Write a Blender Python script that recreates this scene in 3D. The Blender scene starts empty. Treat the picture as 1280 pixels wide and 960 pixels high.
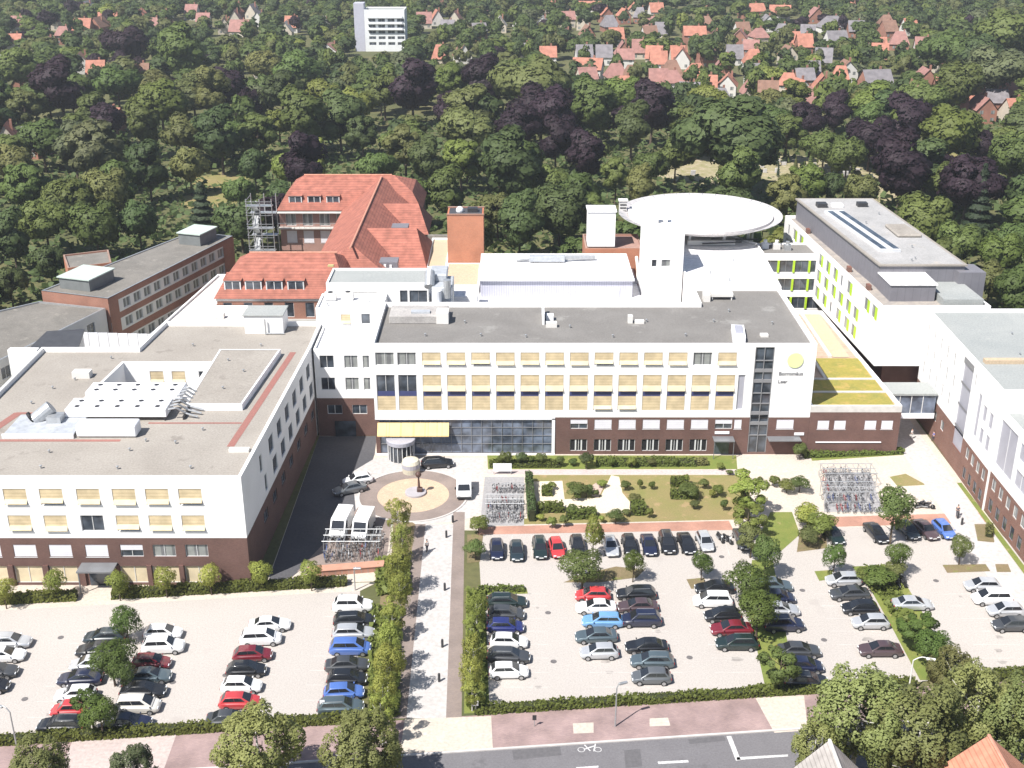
import bpy, bmesh, math, random
from mathutils import Vector, Matrix, noise
random.seed(7)
SC = bpy.context.scene
COL = SC.collection
R = math.radians
PI = math.pi
# ---------------------------------------------------------------- camera model (surveyed from the photograph)
F, TH, HC = 1490.0, R(22.9), 77.0
CT, ST = math.cos(TH), math.sin(TH)
def at(x, y, z=0.0):
    """point at height z seen at photo pixel x, y"""
    u = (x-640)/F; v = (480-y)/F
    d = (u, CT+v*ST, -ST+v*CT)
    t = (z-HC)/d[2]
    return (d[0]*t, d[1]*t, z)
def pix(X, Y, Z):
    d = Y*CT+(HC-Z)*ST
    return (640+F*X/d, 480-F*(Y*ST-(HC-Z)*CT)/d)
# ---------------------------------------------------------------- materials
MATS = {}
def mat(name, col, rough=0.8, var=0.12, scale=1.0, metal=0.0, detail=4, coat=0.0, spec=0.4, bump=0.0, col2=None, build=None, trans=0.0):
    if name in MATS: return MATS[name]
    m = bpy.data.materials.new(name); m.use_nodes = True
    nt = m.node_tree; N = nt.nodes; L = nt.links
    b = N['Principled BSDF']
    b.inputs['Roughness'].default_value = rough
    b.inputs['Metallic'].default_value = metal
    b.inputs['Specular IOR Level'].default_value = spec
    b.inputs['Coat Weight'].default_value = coat
    b.inputs['Coat Roughness'].default_value = 0.05
    c = list(col)+[1]
    b.inputs['Base Color'].default_value = c
    if build: build(nt, b, col)
    elif var > 0:
        g = N.new('ShaderNodeNewGeometry')
        n1 = N.new('ShaderNodeTexNoise'); n1.inputs['Scale'].default_value = scale; n1.inputs['Detail'].default_value = detail
        L.new(g.outputs['Position'], n1.inputs['Vector'])
        r = N.new('ShaderNodeMapRange'); r.inputs[1].default_value = 0.3; r.inputs[2].default_value = 0.7
        L.new(n1.outputs['Fac'], r.inputs[0])
        mx = N.new('ShaderNodeMix'); mx.data_type = 'RGBA'
        mx.inputs[6].default_value = [max(0, v*(1-var)) for v in col]+[1]
        mx.inputs[7].default_value = (list(col2)+[1]) if col2 else [min(1, v*(1+var)) for v in col]+[1]
        L.new(r.outputs[0], mx.inputs[0]); L.new(mx.outputs[2], b.inputs['Base Color'])
        if bump > 0:
            n2 = N.new('ShaderNodeTexNoise'); n2.inputs['Scale'].default_value = scale*12
            L.new(g.outputs['Position'], n2.inputs['Vector'])
            bp = N.new('ShaderNodeBump'); bp.inputs['Strength'].default_value = bump
            L.new(n2.outputs['Fac'], bp.inputs['Height']); L.new(bp.outputs[0], b.inputs['Normal'])
    MATS[name] = m
    return m
def brick_build(c1, c2, mortar, w=0.25, h=0.075, flat=False, big=0.15):
    def f(nt, b, col):
        N = nt.nodes; L = nt.links
        g = N.new('ShaderNodeNewGeometry'); s = N.new('ShaderNodeSeparateXYZ'); L.new(g.outputs['Position'], s.inputs[0])
        cb = N.new('ShaderNodeCombineXYZ')
        if flat:
            L.new(s.outputs[0], cb.inputs[0]); L.new(s.outputs[1], cb.inputs[1])
        else:
            a = N.new('ShaderNodeMath'); a.operation = 'ADD'; L.new(s.outputs[0], a.inputs[0]); L.new(s.outputs[1], a.inputs[1])
            L.new(a.outputs[0], cb.inputs[0]); L.new(s.outputs[2], cb.inputs[1])
        br = N.new('ShaderNodeTexBrick'); br.inputs['Scale'].default_value = 1.0
        br.inputs['Brick Width'].default_value = w; br.inputs['Row Height'].default_value = h; br.inputs['Mortar Size'].default_value = 0.012
        br.inputs['Color1'].default_value = list(c1)+[1]; br.inputs['Color2'].default_value = list(c2)+[1]; br.inputs['Mortar'].default_value = list(mortar)+[1]
        L.new(cb.outputs[0], br.inputs['Vector'])
        n = N.new('ShaderNodeTexNoise'); n.inputs['Scale'].default_value = 0.35; n.inputs['Detail'].default_value = 6
        L.new(g.outputs['Position'], n.inputs['Vector'])
        hv = N.new('ShaderNodeMapRange'); hv.inputs[1].default_value = .3; hv.inputs[2].default_value = .7; hv.inputs[3].default_value = 1-big; hv.inputs[4].default_value = 1+big
        L.new(n.outputs['Fac'], hv.inputs[0])
        mx = N.new('ShaderNodeMix'); mx.data_type = 'RGBA'; mx.blend_type = 'MULTIPLY'; mx.inputs[0].default_value = 1
        L.new(br.outputs['Color'], mx.inputs[6]); L.new(hv.outputs[0], mx.inputs[7]); L.new(mx.outputs[2], b.inputs['Base Color'])
    return f
def stripes_build(c1, c2, period, axis='z', duty=0.5, var=0.1):
    """boards / slats / roof tiles: bands along a world axis"""
    def f(nt, b, col):
        N = nt.nodes; L = nt.links
        g = N.new('ShaderNodeNewGeometry'); s = N.new('ShaderNodeSeparateXYZ'); L.new(g.outputs['Position'], s.inputs[0])
        if axis == 'xy':
            a = N.new('ShaderNodeMath'); a.operation = 'ADD'; L.new(s.outputs[0], a.inputs[0]); L.new(s.outputs[1], a.inputs[1]); src = a.outputs[0]
        else: src = s.outputs['xyz'.index(axis)]
        d = N.new('ShaderNodeMath'); d.operation = 'DIVIDE'; d.inputs[1].default_value = period; L.new(src, d.inputs[0])
        fr = N.new('ShaderNodeMath'); fr.operation = 'FRACT'; L.new(d.outputs[0], fr.inputs[0])
        gt = N.new('ShaderNodeMath'); gt.operation = 'GREATER_THAN'; gt.inputs[1].default_value = duty; L.new(fr.outputs[0], gt.inputs[0])
        mx = N.new('ShaderNodeMix'); mx.data_type = 'RGBA'; mx.inputs[6].default_value = list(c1)+[1]; mx.inputs[7].default_value = list(c2)+[1]
        L.new(gt.outputs[0], mx.inputs[0])
        n = N.new('ShaderNodeTexNoise'); n.inputs['Scale'].default_value = 0.8; n.inputs['Detail'].default_value = 6; L.new(g.outputs['Position'], n.inputs['Vector'])
        hv = N.new('ShaderNodeMapRange'); hv.inputs[1].default_value = .3; hv.inputs[2].default_value = .7; hv.inputs[3].default_value = 1-var; hv.inputs[4].default_value = 1+var
        L.new(n.outputs['Fac'], hv.inputs[0])
        m2 = N.new('ShaderNodeMix'); m2.data_type = 'RGBA'; m2.blend_type = 'MULTIPLY'; m2.inputs[0].default_value = 1
        L.new(mx.outputs[2], m2.inputs[6]); L.new(hv.outputs[0], m2.inputs[7]); L.new(m2.outputs[2], b.inputs['Base Color'])
    return f
def worn_build(c2, scale=0.12, fine=3.0, spots=None):
    """large cloudy stains plus fine grain: gravel roofs, paving, lawn"""
    def f(nt, b, col):
        N = nt.nodes; L = nt.links
        g = N.new('ShaderNodeNewGeometry')
        n1 = N.new('ShaderNodeTexNoise'); n1.inputs['Scale'].default_value = scale; n1.inputs['Detail'].default_value = 7; n1.inputs['Roughness'].default_value = .65; n1.inputs['Distortion'].default_value = .6
        L.new(g.outputs['Position'], n1.inputs['Vector'])
        r = N.new('ShaderNodeMapRange'); r.inputs[1].default_value = .36; r.inputs[2].default_value = .66; L.new(n1.outputs['Fac'], r.inputs[0])
        mx = N.new('ShaderNodeMix'); mx.data_type = 'RGBA'; mx.inputs[6].default_value = list(col)+[1]; mx.inputs[7].default_value = list(c2)+[1]; L.new(r.outputs[0], mx.inputs[0])
        n2 = N.new('ShaderNodeTexNoise'); n2.inputs['Scale'].default_value = fine; n2.inputs['Detail'].default_value = 3; L.new(g.outputs['Position'], n2.inputs['Vector'])
        hv = N.new('ShaderNodeMapRange'); hv.inputs[1].default_value = .25; hv.inputs[2].default_value = .75; hv.inputs[3].default_value = .84; hv.inputs[4].default_value = 1.16; L.new(n2.outputs['Fac'], hv.inputs[0])
        m2 = N.new('ShaderNodeMix'); m2.data_type = 'RGBA'; m2.blend_type = 'MULTIPLY'; m2.inputs[0].default_value = 1
        L.new(mx.outputs[2], m2.inputs[6]); L.new(hv.outputs[0], m2.inputs[7])
        out = m2.outputs[2]
        if spots:
            n3 = N.new('ShaderNodeTexNoise'); n3.inputs['Scale'].default_value = spots[1]; n3.inputs['Detail'].default_value = 5; n3.inputs['Roughness'].default_value = .7; L.new(g.outputs['Position'], n3.inputs['Vector'])
            r3 = N.new('ShaderNodeMapRange'); r3.inputs[1].default_value = spots[2]; r3.inputs[2].default_value = spots[2]+.08; L.new(n3.outputs['Fac'], r3.inputs[0])
            m3 = N.new('ShaderNodeMix'); m3.data_type = 'RGBA'; L.new(r3.outputs[0], m3.inputs[0]); L.new(out, m3.inputs[6]); m3.inputs[7].default_value = list(spots[0])+[1]
            out = m3.outputs[2]
        L.new(out, b.inputs['Base Color'])
    return f
def leaf_mat(name, col, hv=0.02, vv=0.16):
    if name in MATS: return MATS[name]
    m = bpy.data.materials.new(name); m.use_nodes = True
    nt = m.node_tree; N = nt.nodes; L = nt.links
    b = N['Principled BSDF']; b.inputs['Roughness'].default_value = .6; b.inputs['Specular IOR Level'].default_value = .25
    g = N.new('ShaderNodeNewGeometry'); oi = N.new('ShaderNodeObjectInfo')
    hs = N.new('ShaderNodeHueSaturation'); hs.inputs['Color'].default_value = list(col)+[1]
    a = N.new('ShaderNodeMapRange'); a.inputs[3].default_value = .5-hv; a.inputs[4].default_value = .5+hv; L.new(oi.outputs['Random'], a.inputs[0]); L.new(a.outputs[0], hs.inputs['Hue'])
    v = N.new('ShaderNodeMapRange'); v.inputs[3].default_value = 1-vv; v.inputs[4].default_value = 1+vv; L.new(g.outputs['Random Per Island'], v.inputs[0])
    w = N.new('ShaderNodeMath'); w.operation = 'MULTIPLY_ADD'; w.inputs[1].default_value = 7.31; w.inputs[2].default_value = .17; L.new(oi.outputs['Random'], w.inputs[0])
    fr = N.new('ShaderNodeMath'); fr.operation = 'FRACT'; L.new(w.outputs[0], fr.inputs[0])
    v2 = N.new('ShaderNodeMapRange'); v2.inputs[3].default_value = .78; v2.inputs[4].default_value = 1.25; L.new(fr.outputs[0], v2.inputs[0])
    mu = N.new('ShaderNodeMath'); mu.operation = 'MULTIPLY'; L.new(v.outputs[0], mu.inputs[0]); L.new(v2.outputs[0], mu.inputs[1]); L.new(mu.outputs[0], hs.inputs['Value'])
    L.new(hs.outputs[0], b.inputs['Base Color'])
    tr = N.new('ShaderNodeBsdfTranslucent'); L.new(hs.outputs[0], tr.inputs['Color'])
    ms = N.new('ShaderNodeMixShader'); ms.inputs[0].default_value = .42
    L.new(b.outputs[0], ms.inputs[1]); L.new(tr.outputs[0], ms.inputs[2]); L.new(ms.outputs[0], N['Material Output'].inputs['Surface'])
    MATS[name] = m; return m
# ---------------------------------------------------------------- mesh builder
class MB:
    def __init__(s): s.v = []; s.f = []
    def poly(s, pts):
        n = len(s.v); s.v += [tuple(p) for p in pts]; s.f.append(tuple(range(n, n+len(pts)))); return s
    def box(s, x0, y0, z0, x1, y1, z1):
        return s.prism([(x0, y0), (x1, y0), (x1, y1), (x0, y1)], z0, z1)
    def prism(s, pl, z0, z1, bottom=True):
        n = len(s.v); k = len(pl)
        s.v += [(p[0], p[1], z0) for p in pl]+[(p[0], p[1], z1) for p in pl]
        for i in range(k): j = (i+1) % k; s.f.append((n+i, n+j, n+k+j, n+k+i))
        s.f.append(tuple(range(n+k, n+2*k)))
        if bottom: s.f.append(tuple(reversed(range(n, n+k))))
        return s
    def obox(s, c, ux, hx, hy, z0, z1):
        """box centred c=(x,y), unit dir ux, half sizes"""
        uy = (-ux[1], ux[0])
        P = [(c[0]+a*hx*ux[0]+b*hy*uy[0], c[1]+a*hx*ux[1]+b*hy*uy[1]) for a, b in ((-1, -1), (1, -1), (1, 1), (-1, 1))]
        return s.prism(P, z0, z1)
    def tube(s, p0, p1, r0, r1=None, n=8, caps=True):
        r1 = r0 if r1 is None else r1
        a = Vector(p0); b = Vector(p1); d = (b-a)
        if d.length < 1e-6: return s
        d.normalize(); u = d.orthogonal().normalized(); w = d.cross(u)
        k = len(s.v)
        for c, r in ((a, r0), (b, r1)):
            for i in range(n):
                t = 2*PI*i/n; s.v.append(tuple(c+u*(r*math.cos(t))+w*(r*math.sin(t))))
        for i in range(n): j = (i+1) % n; s.f.append((k+i, k+j, k+n+j, k+n+i))
        if caps: s.f.append(tuple(reversed(range(k, k+n)))); s.f.append(tuple(range(k+n, k+2*n)))
        return s
    def path(s, pts, r, n=6):
        for a, b in zip(pts, pts[1:]): s.tube(a, b, r, n=n)
        return s
    def lathe(s, c, prof, n=24, cap=True):
        k = len(s.v); m = len(prof)
        for r, z in prof:
            for i in range(n):
                t = 2*PI*i/n; s.v.append((c[0]+r*math.cos(t), c[1]+r*math.sin(t), z))
        for j in range(m-1):
            for i in range(n):
                q = (i+1) % n; s.f.append((k+j*n+i, k+j*n+q, k+(j+1)*n+q, k+(j+1)*n+i))
        if cap:
            s.f.append(tuple(range(k+(m-1)*n, k+m*n))); s.f.append(tuple(reversed(range(k, k+n))))
        return s
    def ball(s, c, r, n=10, sq=1.0):
        return s.lathe(c, [(max(1e-3, r*math.sin(PI*i/8)), c[2]-r*sq*math.cos(PI*i/8)) for i in range(9)], n, cap=False)
    def mesh(s, name, m, off=(0, 0, 0), smooth=False, bevel=0, seg=1):
        me = bpy.data.meshes.new(name)
        me.from_pydata([(x-off[0], y-off[1], z-off[2]) for x, y, z in s.v], [], s.f)
        if bevel:
            bm = bmesh.new(); bm.from_mesh(me); bmesh.ops.remove_doubles(bm, verts=bm.verts, dist=1e-4)
            bmesh.ops.bevel(bm, geom=[e for e in bm.edges if e.is_manifold and e.calc_face_angle(0) > .4], offset=bevel, segments=seg, affect='EDGES', profile=.6)
            bm.to_mesh(me); bm.free()
        if smooth: me.polygons.foreach_set('use_smooth', [True]*len(me.polygons))
        me.materials.append(m); me.update()
        return me
# ---------------------------------------------------------------- objects
OFF = {}
def link(o, parent=None):
    COL.objects.link(o)
    if parent is not None: o.parent = parent
    return o
def thing(name, label, cat, loc=(0, 0, 0), rz=0, group=None):
    o = bpy.data.objects.new(name, None); link(o); o.empty_display_size = .5
    o.location = loc; o.rotation_euler = (0, 0, rz); OFF[o] = tuple(loc)
    o['label'] = label; o['category'] = cat
    if group: o['group'] = group
    return o
def part(name, mb, m, parent, label=None, smooth=False, bevel=0, seg=1):
    """mb in world coordinates; parent unrotated"""
    off = OFF[parent]
    o = bpy.data.objects.new(name, mb.mesh(name, m, off, smooth, bevel, seg)); link(o, parent); OFF[o] = off
    if label: o['label'] = label
    return o
def solo(name, mb, m, label, cat, group=None, smooth=False, bevel=0, loc=None, seg=1):
    """a thing that is one mesh (world-coordinate mb)"""
    off = loc or (0, 0, 0)
    o = bpy.data.objects.new(name, mb.mesh(name, m, off, smooth, bevel, seg)); link(o); o.location = off; OFF[o] = off
    o['label'] = label; o['category'] = cat
    if group: o['group'] = group
    return o
def struct(name, mb, m, kind='structure', label=None, cat=None):
    o = bpy.data.objects.new(name, mb.mesh(name, m)); link(o); o['kind'] = kind
    o['label'] = label or name.replace('_', ' '); o['category'] = cat or name.replace('_', ' ')
    return o
def dup(root, loc=None, rz=None, label=None, group=None, scale=None, name=None):
    r = root.copy(); COL.objects.link(r)
    if loc is not None: r.location = loc
    if rz is not None: r.rotation_euler = (0, 0, rz)
    if scale is not None: r.scale = scale
    if label: r['label'] = label
    if group: r['group'] = group
    def rec(a, b):
        for ch in KIDS(a):
            c = ch.copy(); COL.objects.link(c); c.parent = b; rec(ch, c)
    rec(root, r)
    return r
_K = {}
def KIDS(o):
    if o.name not in _K: _K[o.name] = [c for c in COL.objects if c.parent == o]
    return _K[o.name]
def flat(pts, z): return MB().poly([(p[0], p[1], z) for p in pts])
def rect(x0, y0, x1, y1, z): return flat([(x0, y0), (x1, y0), (x1, y1), (x0, y1)], z)
# ---------------------------------------------------------------- palette
white = mat('white_render', (.80, .79, .78), .85, .04, .3)
white2 = mat('white_panel', (.78, .78, .80), .55, .03, .4)
offwhite = mat('off_white_render', (.66, .64, .61), .85, .08, .3)
brick = mat('dark_brick', (.1, .05, .04), .9, build=brick_build((.145, .070, .057), (.104, .048, .041), (.15, .105, .09)))
redbrick = mat('red_brick', (.2, .09, .06), .9, build=brick_build((.30, .12, .075), (.24, .095, .06), (.30, .20, .16)))
brownbrick = mat('brown_brick', (.16, .08, .06), .9, build=brick_build((.20, .088, .062), (.16, .066, .050), (.22, .16, .13)))
rooflight = mat('pale_gravel_roof', (.325, .296, .262), .95, build=worn_build((.275, .248, .218), .10, 4, ((.235, .21, .185), .35, .60)))
roofgrey = mat('grey_bitumen_roof', (.205, .194, .182), .95, build=worn_build((.168, .158, .148), .12, 5, ((.255, .245, .23), .22, .58)))
roofgreen = mat('greenish_grey_roof', (.33, .34, .33), .9, build=worn_build((.28, .295, .29), .1, 4, ((.38, .38, .36), .3, .62)))
roofdark = mat('weathered_felt_roof', (.20, .185, .165), .95, build=worn_build((.15, .14, .125), .2, 4, ((.26, .24, .21), .5, .6)))
roofwhite = mat('white_membrane_roof', (.75, .74, .74), .7, build=worn_build((.68, .67, .67), .15, 2))
tan = mat('tan_roof', (.52, .40, .27), .9, build=worn_build((.46, .36, .26), .3, 4))
pinkroof = mat('dusty_pink_roof', (.36, .22, .18), .9, build=worn_build((.30, .19, .16), .3, 4))
redpath = mat('red_walk_mat', (.30, .13, .11), .9, build=worn_build((.26, .125, .105), .6, 5))
tile = mat('red_clay_tiles', (.40, .15, .10), .8, build=stripes_build((.335, .125, .088), (.26, .094, .070), .34, 'z', .7, .26))
metalgrey = mat('galvanised_metal', (.45, .46, .47), .45, .12, 2, metal=.6)
ductgrey = mat('duct_sheet', (.44, .46, .49), .55, .15, 1.5, metal=.2)
lavender = mat('corrugated_metal', (.50, .50, .57), .5, build=stripes_build((.50, .50, .575), (.40, .40, .47), .4, 'xy', .75, .05))
darkclad = mat('dark_grey_cladding', (.17, .165, .185), .6, build=stripes_build((.18, .175, .195), (.14, .135, .155), 1.2, 'xy', .94, .06))
black = mat('black_void', (.015, .015, .018), .7, 0)
darkmetal = mat('dark_metal', (.05, .05, .055), .5, .1, 2, metal=.3)
def glass_build(nt, b, col):
    N = nt.nodes; L = nt.links
    g = N.new('ShaderNodeNewGeometry'); n = N.new('ShaderNodeTexNoise'); n.inputs['Scale'].default_value = .55; n.inputs['Detail'].default_value = 2
    L.new(g.outputs['Position'], n.inputs['Vector'])
    r = N.new('ShaderNodeValToRGB'); r.color_ramp.elements[0].position = .35; r.color_ramp.elements[1].position = .7
    r.color_ramp.elements[0].color = [c*.5 for c in col]+[1]; r.color_ramp.elements[1].color = [c*1.9 for c in col]+[1]
    L.new(n.outputs['Fac'], r.inputs[0]); L.new(r.outputs[0], b.inputs['Base Color'])
glass = mat('window_glass', (.05, .06, .075), .08, spec=.8, build=glass_build)
glassblue = mat('bluish_glass', (.10, .12, .16), .1, spec=.8, build=glass_build)
glassgrey = mat('curtained_glass', (.22, .23, .23), .2, spec=.6, build=stripes_build((.26, .27, .26), (.15, .155, .16), 1.3, 'xy', .55, .2))
canopy_glass = mat('canopy_glass', (.17, .175, .185), .25, .1, .6, spec=.6)
shadedglass = mat('grey_screen_glass', (.36, .36, .41), .35, .06, .6, spec=.5)
winframe = mat('window_frame_white', (.62, .62, .62), .5, 0)
framegrey = mat('window_frame_grey', (.22, .22, .23), .5, 0)
lime = mat('lime_panel', (.42, .62, .03), .5, .06, 1)
blind = mat('beige_blind', (.60, .50, .33), .85, build=stripes_build((.56, .455, .29), (.48, .385, .24), .44, 'z', .75, .18))
blind2 = mat('cream_blind', (.62, .525, .36), .85, .12, .8)
whiteblind = mat('pale_roller_shutter', (.66, .65, .69), .7, build=stripes_build((.68, .67, .71), (.60, .59, .63), .3, 'z', .85, .05))
spandrel = mat('blue_spandrel', (.055, .065, .16), .3, .1, 1)
yellowblind = mat('yellow_awning_cloth', (.72, .47, .15), .85, build=stripes_build((.74, .55, .25), (.60, .43, .18), 2.0, 'x', .95, .07))
sill = mat('stone_sill', (.55, .53, .50), .8, .1, 1)
sedum = mat('sedum_roof', (.31, .255, .055), .95, build=worn_build((.22, .21, .05), .45, 3, ((.37, .27, .08), .6, .54)))
wood = mat('timber_deck', (.40, .29, .22), .85, build=stripes_build((.43, .31, .24), (.34, .24, .18), .9, 'y', .9, .14))
signgreen = mat('sign_disc', (.72, .80, .36), .6, .03, 1)
signgrey = mat('sign_letters', (.17, .17, .18), .6, 0)
orangewall = mat('orange_brick', (.46, .16, .07), .9, build=brick_build((.48, .17, .085), (.40, .135, .07), (.40, .24, .17)))
copper = mat('verdigris_sheet', (.46, .53, .48), .6, .1, 1)
darkslope = mat('charcoal_panel', (.06, .06, .065), .5, .15, 1)
# ---------------------------------------------------------------- building helpers
def inset(pl, d):
    """shrink a counter-clockwise polygon by d"""
    n = len(pl); out = []
    for i in range(n):
        p0, p1, p2 = Vector(pl[i-1][:2]), Vector(pl[i][:2]), Vector(pl[(i+1) % n][:2])
        a = (p1-p0).normalized(); b = (p2-p1).normalized()
        na = Vector((-a.y, a.x)); nb = Vector((-b.y, b.x))
        k = 1+na.dot(nb)
        m = (na+nb)/max(.2, k)
        q = p1+m*d; out.append((q.x, q.y))
    return out
def wallmb(mb, p0, p1, z0, z1, holes=(), depth=.22):
    """wall quad strip from p0 to p1 (outside on the right hand), real openings with reveals"""
    a = Vector(p0[:2]); b = Vector(p1[:2]); Lw = (b-a).length; d = (b-a)/Lw; n = Vector((d.y, -d.x))
    hs = [(max(0, u0), min(Lw, u1), max(z0, v0), min(z1, v1)) for u0, u1, v0, v1 in holes if u1 > 0 and u0 < Lw and v1 > z0 and v0 < z1]
    us = sorted(set([0, Lw]+[round(x, 4) for h in hs for x in h[:2]])); vs = sorted(set([z0, z1]+[round(x, 4) for h in hs for x in h[2:]]))
    P = lambda u, v, o=0: (a.x+d.x*u-n.x*o, a.y+d.y*u-n.y*o, v)
    for j in range(len(vs)-1):
        run = None
        for i in range(len(us)-1):
            uc = (us[i]+us[i+1])/2; vc = (vs[j]+vs[j+1])/2
            inside = any(h[0] < uc < h[1] and h[2] < vc < h[3] for h in hs)
            if not inside:
                run = [us[i], us[i+1]] if run is None else [run[0], us[i+1]]
            if inside or i == len(us)-2:
                if run: mb.poly([P(run[0], vs[j]), P(run[1], vs[j]), P(run[1], vs[j+1]), P(run[0], vs[j+1])]); run = None
    for u0, u1, v0, v1 in hs:
        mb.poly([P(u0, v0), P(u1, v0), P(u1, v0, depth), P(u0, v0, depth)])
        mb.poly([P(u0, v1, depth), P(u1, v1, depth), P(u1, v1), P(u0, v1)])
        mb.poly([P(u0, v0), P(u0, v0, depth), P(u0, v1, depth), P(u0, v1)])
        mb.poly([P(u1, v0, depth), P(u1, v0), P(u1, v1), P(u1, v1, depth)])
    return mb
_WT = {}
def wtemplate(style, w, h):
    """window part: local frame, x along the wall, y into the wall, origin at lower left of the opening on the wall face"""
    key = (style, round(w, 2), round(h, 2))
    if key in _WT: return _WT[key]
    D = .18; t = .07
    fm = winframe
    kids = []
    fr = MB(); fr.box(0, D-.05, 0, t, D+.03, h); fr.box(w-t, D-.05, 0, w, D+.03, h); fr.box(t, D-.05, 0, w-t, D+.03, t); fr.box(t, D-.05, h-t, w-t, D+.03, h)
    if w > 1.5 and style not in ('shutter',): fr.box(w/2-t/2, D-.05, t, w/2+t/2, D+.03, h-t)
    pane = MB().poly([(t, D, t), (w-t, D, t), (w-t, D, h-t), (t, D, h-t)])
    gm = glass
    if style[:5] == 'blind' or style in ('bay', 'bay_open', 'bay_low'):
        if style[:5] == 'blind':
            k = {'blind': .36, 'blind_b': .42, 'blind_c': .33}[style]*h; ko = {'blind': .12, 'blind_b': .19, 'blind_c': .08}[style]
            b1 = MB().box(.04, .06, k, w-.04, .10, h-.02)
            b2 = MB().poly([(.04, .06, k), (w-.04, .06, k), (w-.04, -.24, ko*h), (.04, -.24, ko*h)]); b2.box(.02, -.27, ko*h-.04, w-.02, -.22, ko*h+.02)
            kids += [('blind', b1, blind), ('awning', b2, blind2)]
        else:
            hs1, hs2 = h*.54, h*.40      # spandrel band
            if style != 'bay_open':
                k = h*.70
                b1 = MB().box(.04, .06, k, w-.04, .10, h-.02)
                b2 = MB().poly([(.04, .06, k), (w-.04, .06, k), (w-.04, -.22, hs1+.15), (.04, -.22, hs1+.15)]); b2.box(.02, -.25, hs1+.10, w-.02, -.20, hs1+.16)
                kids += [('blind', b1, blind), ('awning', b2, blind2)]
            kids.append(('spandrel_panel', MB().box(t, .10, hs2, w-t, D-.06, hs1), spandrel))
            b3 = MB().box(.04, .06, .02 if style != 'bay_low' else .5, w-.04, .10, hs2-.02); kids.append(('blind', b3, blind))
            if style == 'bay_low':
                kids.append(('awning', MB().poly([(.04, .05, .75), (w-.04, .05, .75), (w-.04, -.3, .3), (.04, -.3, .3)]), blind2))
    elif style == 'shutter':
        kids.append(('roller_shutter', MB().box(.03, .05, .05, w-.03, .09, h-.02), whiteblind))
        fr.box(-.05, -.06, -.06, w+.05, .02, -.01)
    elif style == 'half':
        kids.append(('roller_shutter', MB().box(.03, .05, h*.55, w-.03, .09, h-.02), whiteblind))
    elif style == 'curtain': gm = glassgrey
    elif style == 'screen': gm = shadedglass
    elif style == 'lime':
        kids.append(('lime_panel', MB().box(w*.56, .04, .03, w-.04, D-.06, h-.03), lime)); gm = glassgrey
    elif style == 'triple':
        for q in (1/3, 2/3): fr.box(w*q-.10, D-.10, t, w*q+.10, D+.03, h-t)
        gm = black
    elif style == 'big':
        fm = framegrey; gm = glassblue
        for q in range(1, int(w/1.5)): fr.box(w*q/int(w/1.5)-.04, D-.06, t, w*q/int(w/1.5)+.04, D+.03, h-t)
    elif style == 'cream': gm = blind2
    elif style == 'plain_grey': fm = framegrey
    elif style == 'tall_louver': gm = shadedglass
    T = (fr.mesh('window', fm), pane.mesh('pane', gm), [(n, m.mesh(n, k)) for n, m, k in kids])
    _WT[key] = T; return T
def window(root, p, ang, style, w, h, name='window'):
    T = wtemplate(style, w, h); off = OFF[root]
    o = bpy.data.objects.new(name, T[0]); link(o, root)
    o.location = (p[0]-off[0], p[1]-off[1], p[2]-off[2]); o.rotation_euler = (0, 0, ang)
    c = bpy.data.objects.new('pane', T[1]); link(c, o)
    for n, me in T[2]: link(bpy.data.objects.new(n, me), o)
    return o
def facade(root, p0, p1, bands, wins=(), depth=.22):
    """bands: [(z0,z1,material,partname)], wins: [(u0,w,z0,h,style)]"""
    a = Vector(p0[:2]); b = Vector(p1[:2]); d = (b-a).normalized(); ang = math.atan2(d.y, d.x)
    holes = [(u, u+w, z, z+h) for u, w, z, h, s in wins]
    for z0, z1, m, nm in bands:
        part(nm, wallmb(MB(), p0, p1, z0, z1, holes, depth), m, root)
    for u, w, z, h, s in wins:
        q = a+d*u
        window(root, (q.x, q.y, z), ang, s, w, h)
def roofdeck(root, pl, ztop, m, par=.5, t=.35, pm=None, name='roof'):
    """deck below a parapet with a coping; pl counter-clockwise"""
    ins = inset(pl, t)
    part(name, MB().poly([(x, y, ztop-par) for x, y in ins]), m, root)
    mb = MB(); n = len(pl)
    for i in range(n):
        j = (i+1) % n
        mb.poly([(*pl[i], ztop), (*pl[j], ztop), (*ins[j], ztop), (*ins[i], ztop)])
        mb.poly([(*ins[i], ztop), (*ins[j], ztop), (*ins[j], ztop-par), (*ins[i], ztop-par)])
    part('parapet', mb, pm or white, root)
def bands_of(z0, zb, z1, lo=None, hi=None):
    return [(z0, zb, lo or brick, 'brick_base'), (zb, z1, hi or white, 'white_wall')]
def block(root, pl, z0, z1, m, roofm, wins={}, par=.4, t=.3, pm=None, partname='wall', bands=None):
    """plain block: pl counter-clockwise, wins = {edge: [...]}"""
    n = len(pl)
    for i in range(n):
        facade(root, pl[i], pl[(i+1) % n], bands or [(z0, z1, m, partname)], wins.get(i, ()))
    roofdeck(root, pl, z1, roofm, par, t, pm or m)
def R4(x0, y0, x1, y1): return [(x0, y0), (x1, y0), (x1, y1), (x0, y1)]
def mushroom(mb, x, y, z, r=.18, h=.5):
    mb.tube((x, y, z), (x, y, z+h), r*.6, n=8); mb.lathe((x, y), [(r, z+h*.8), (r*1.1, z+h), (r*.3, z+h*1.15)], 8)
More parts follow.
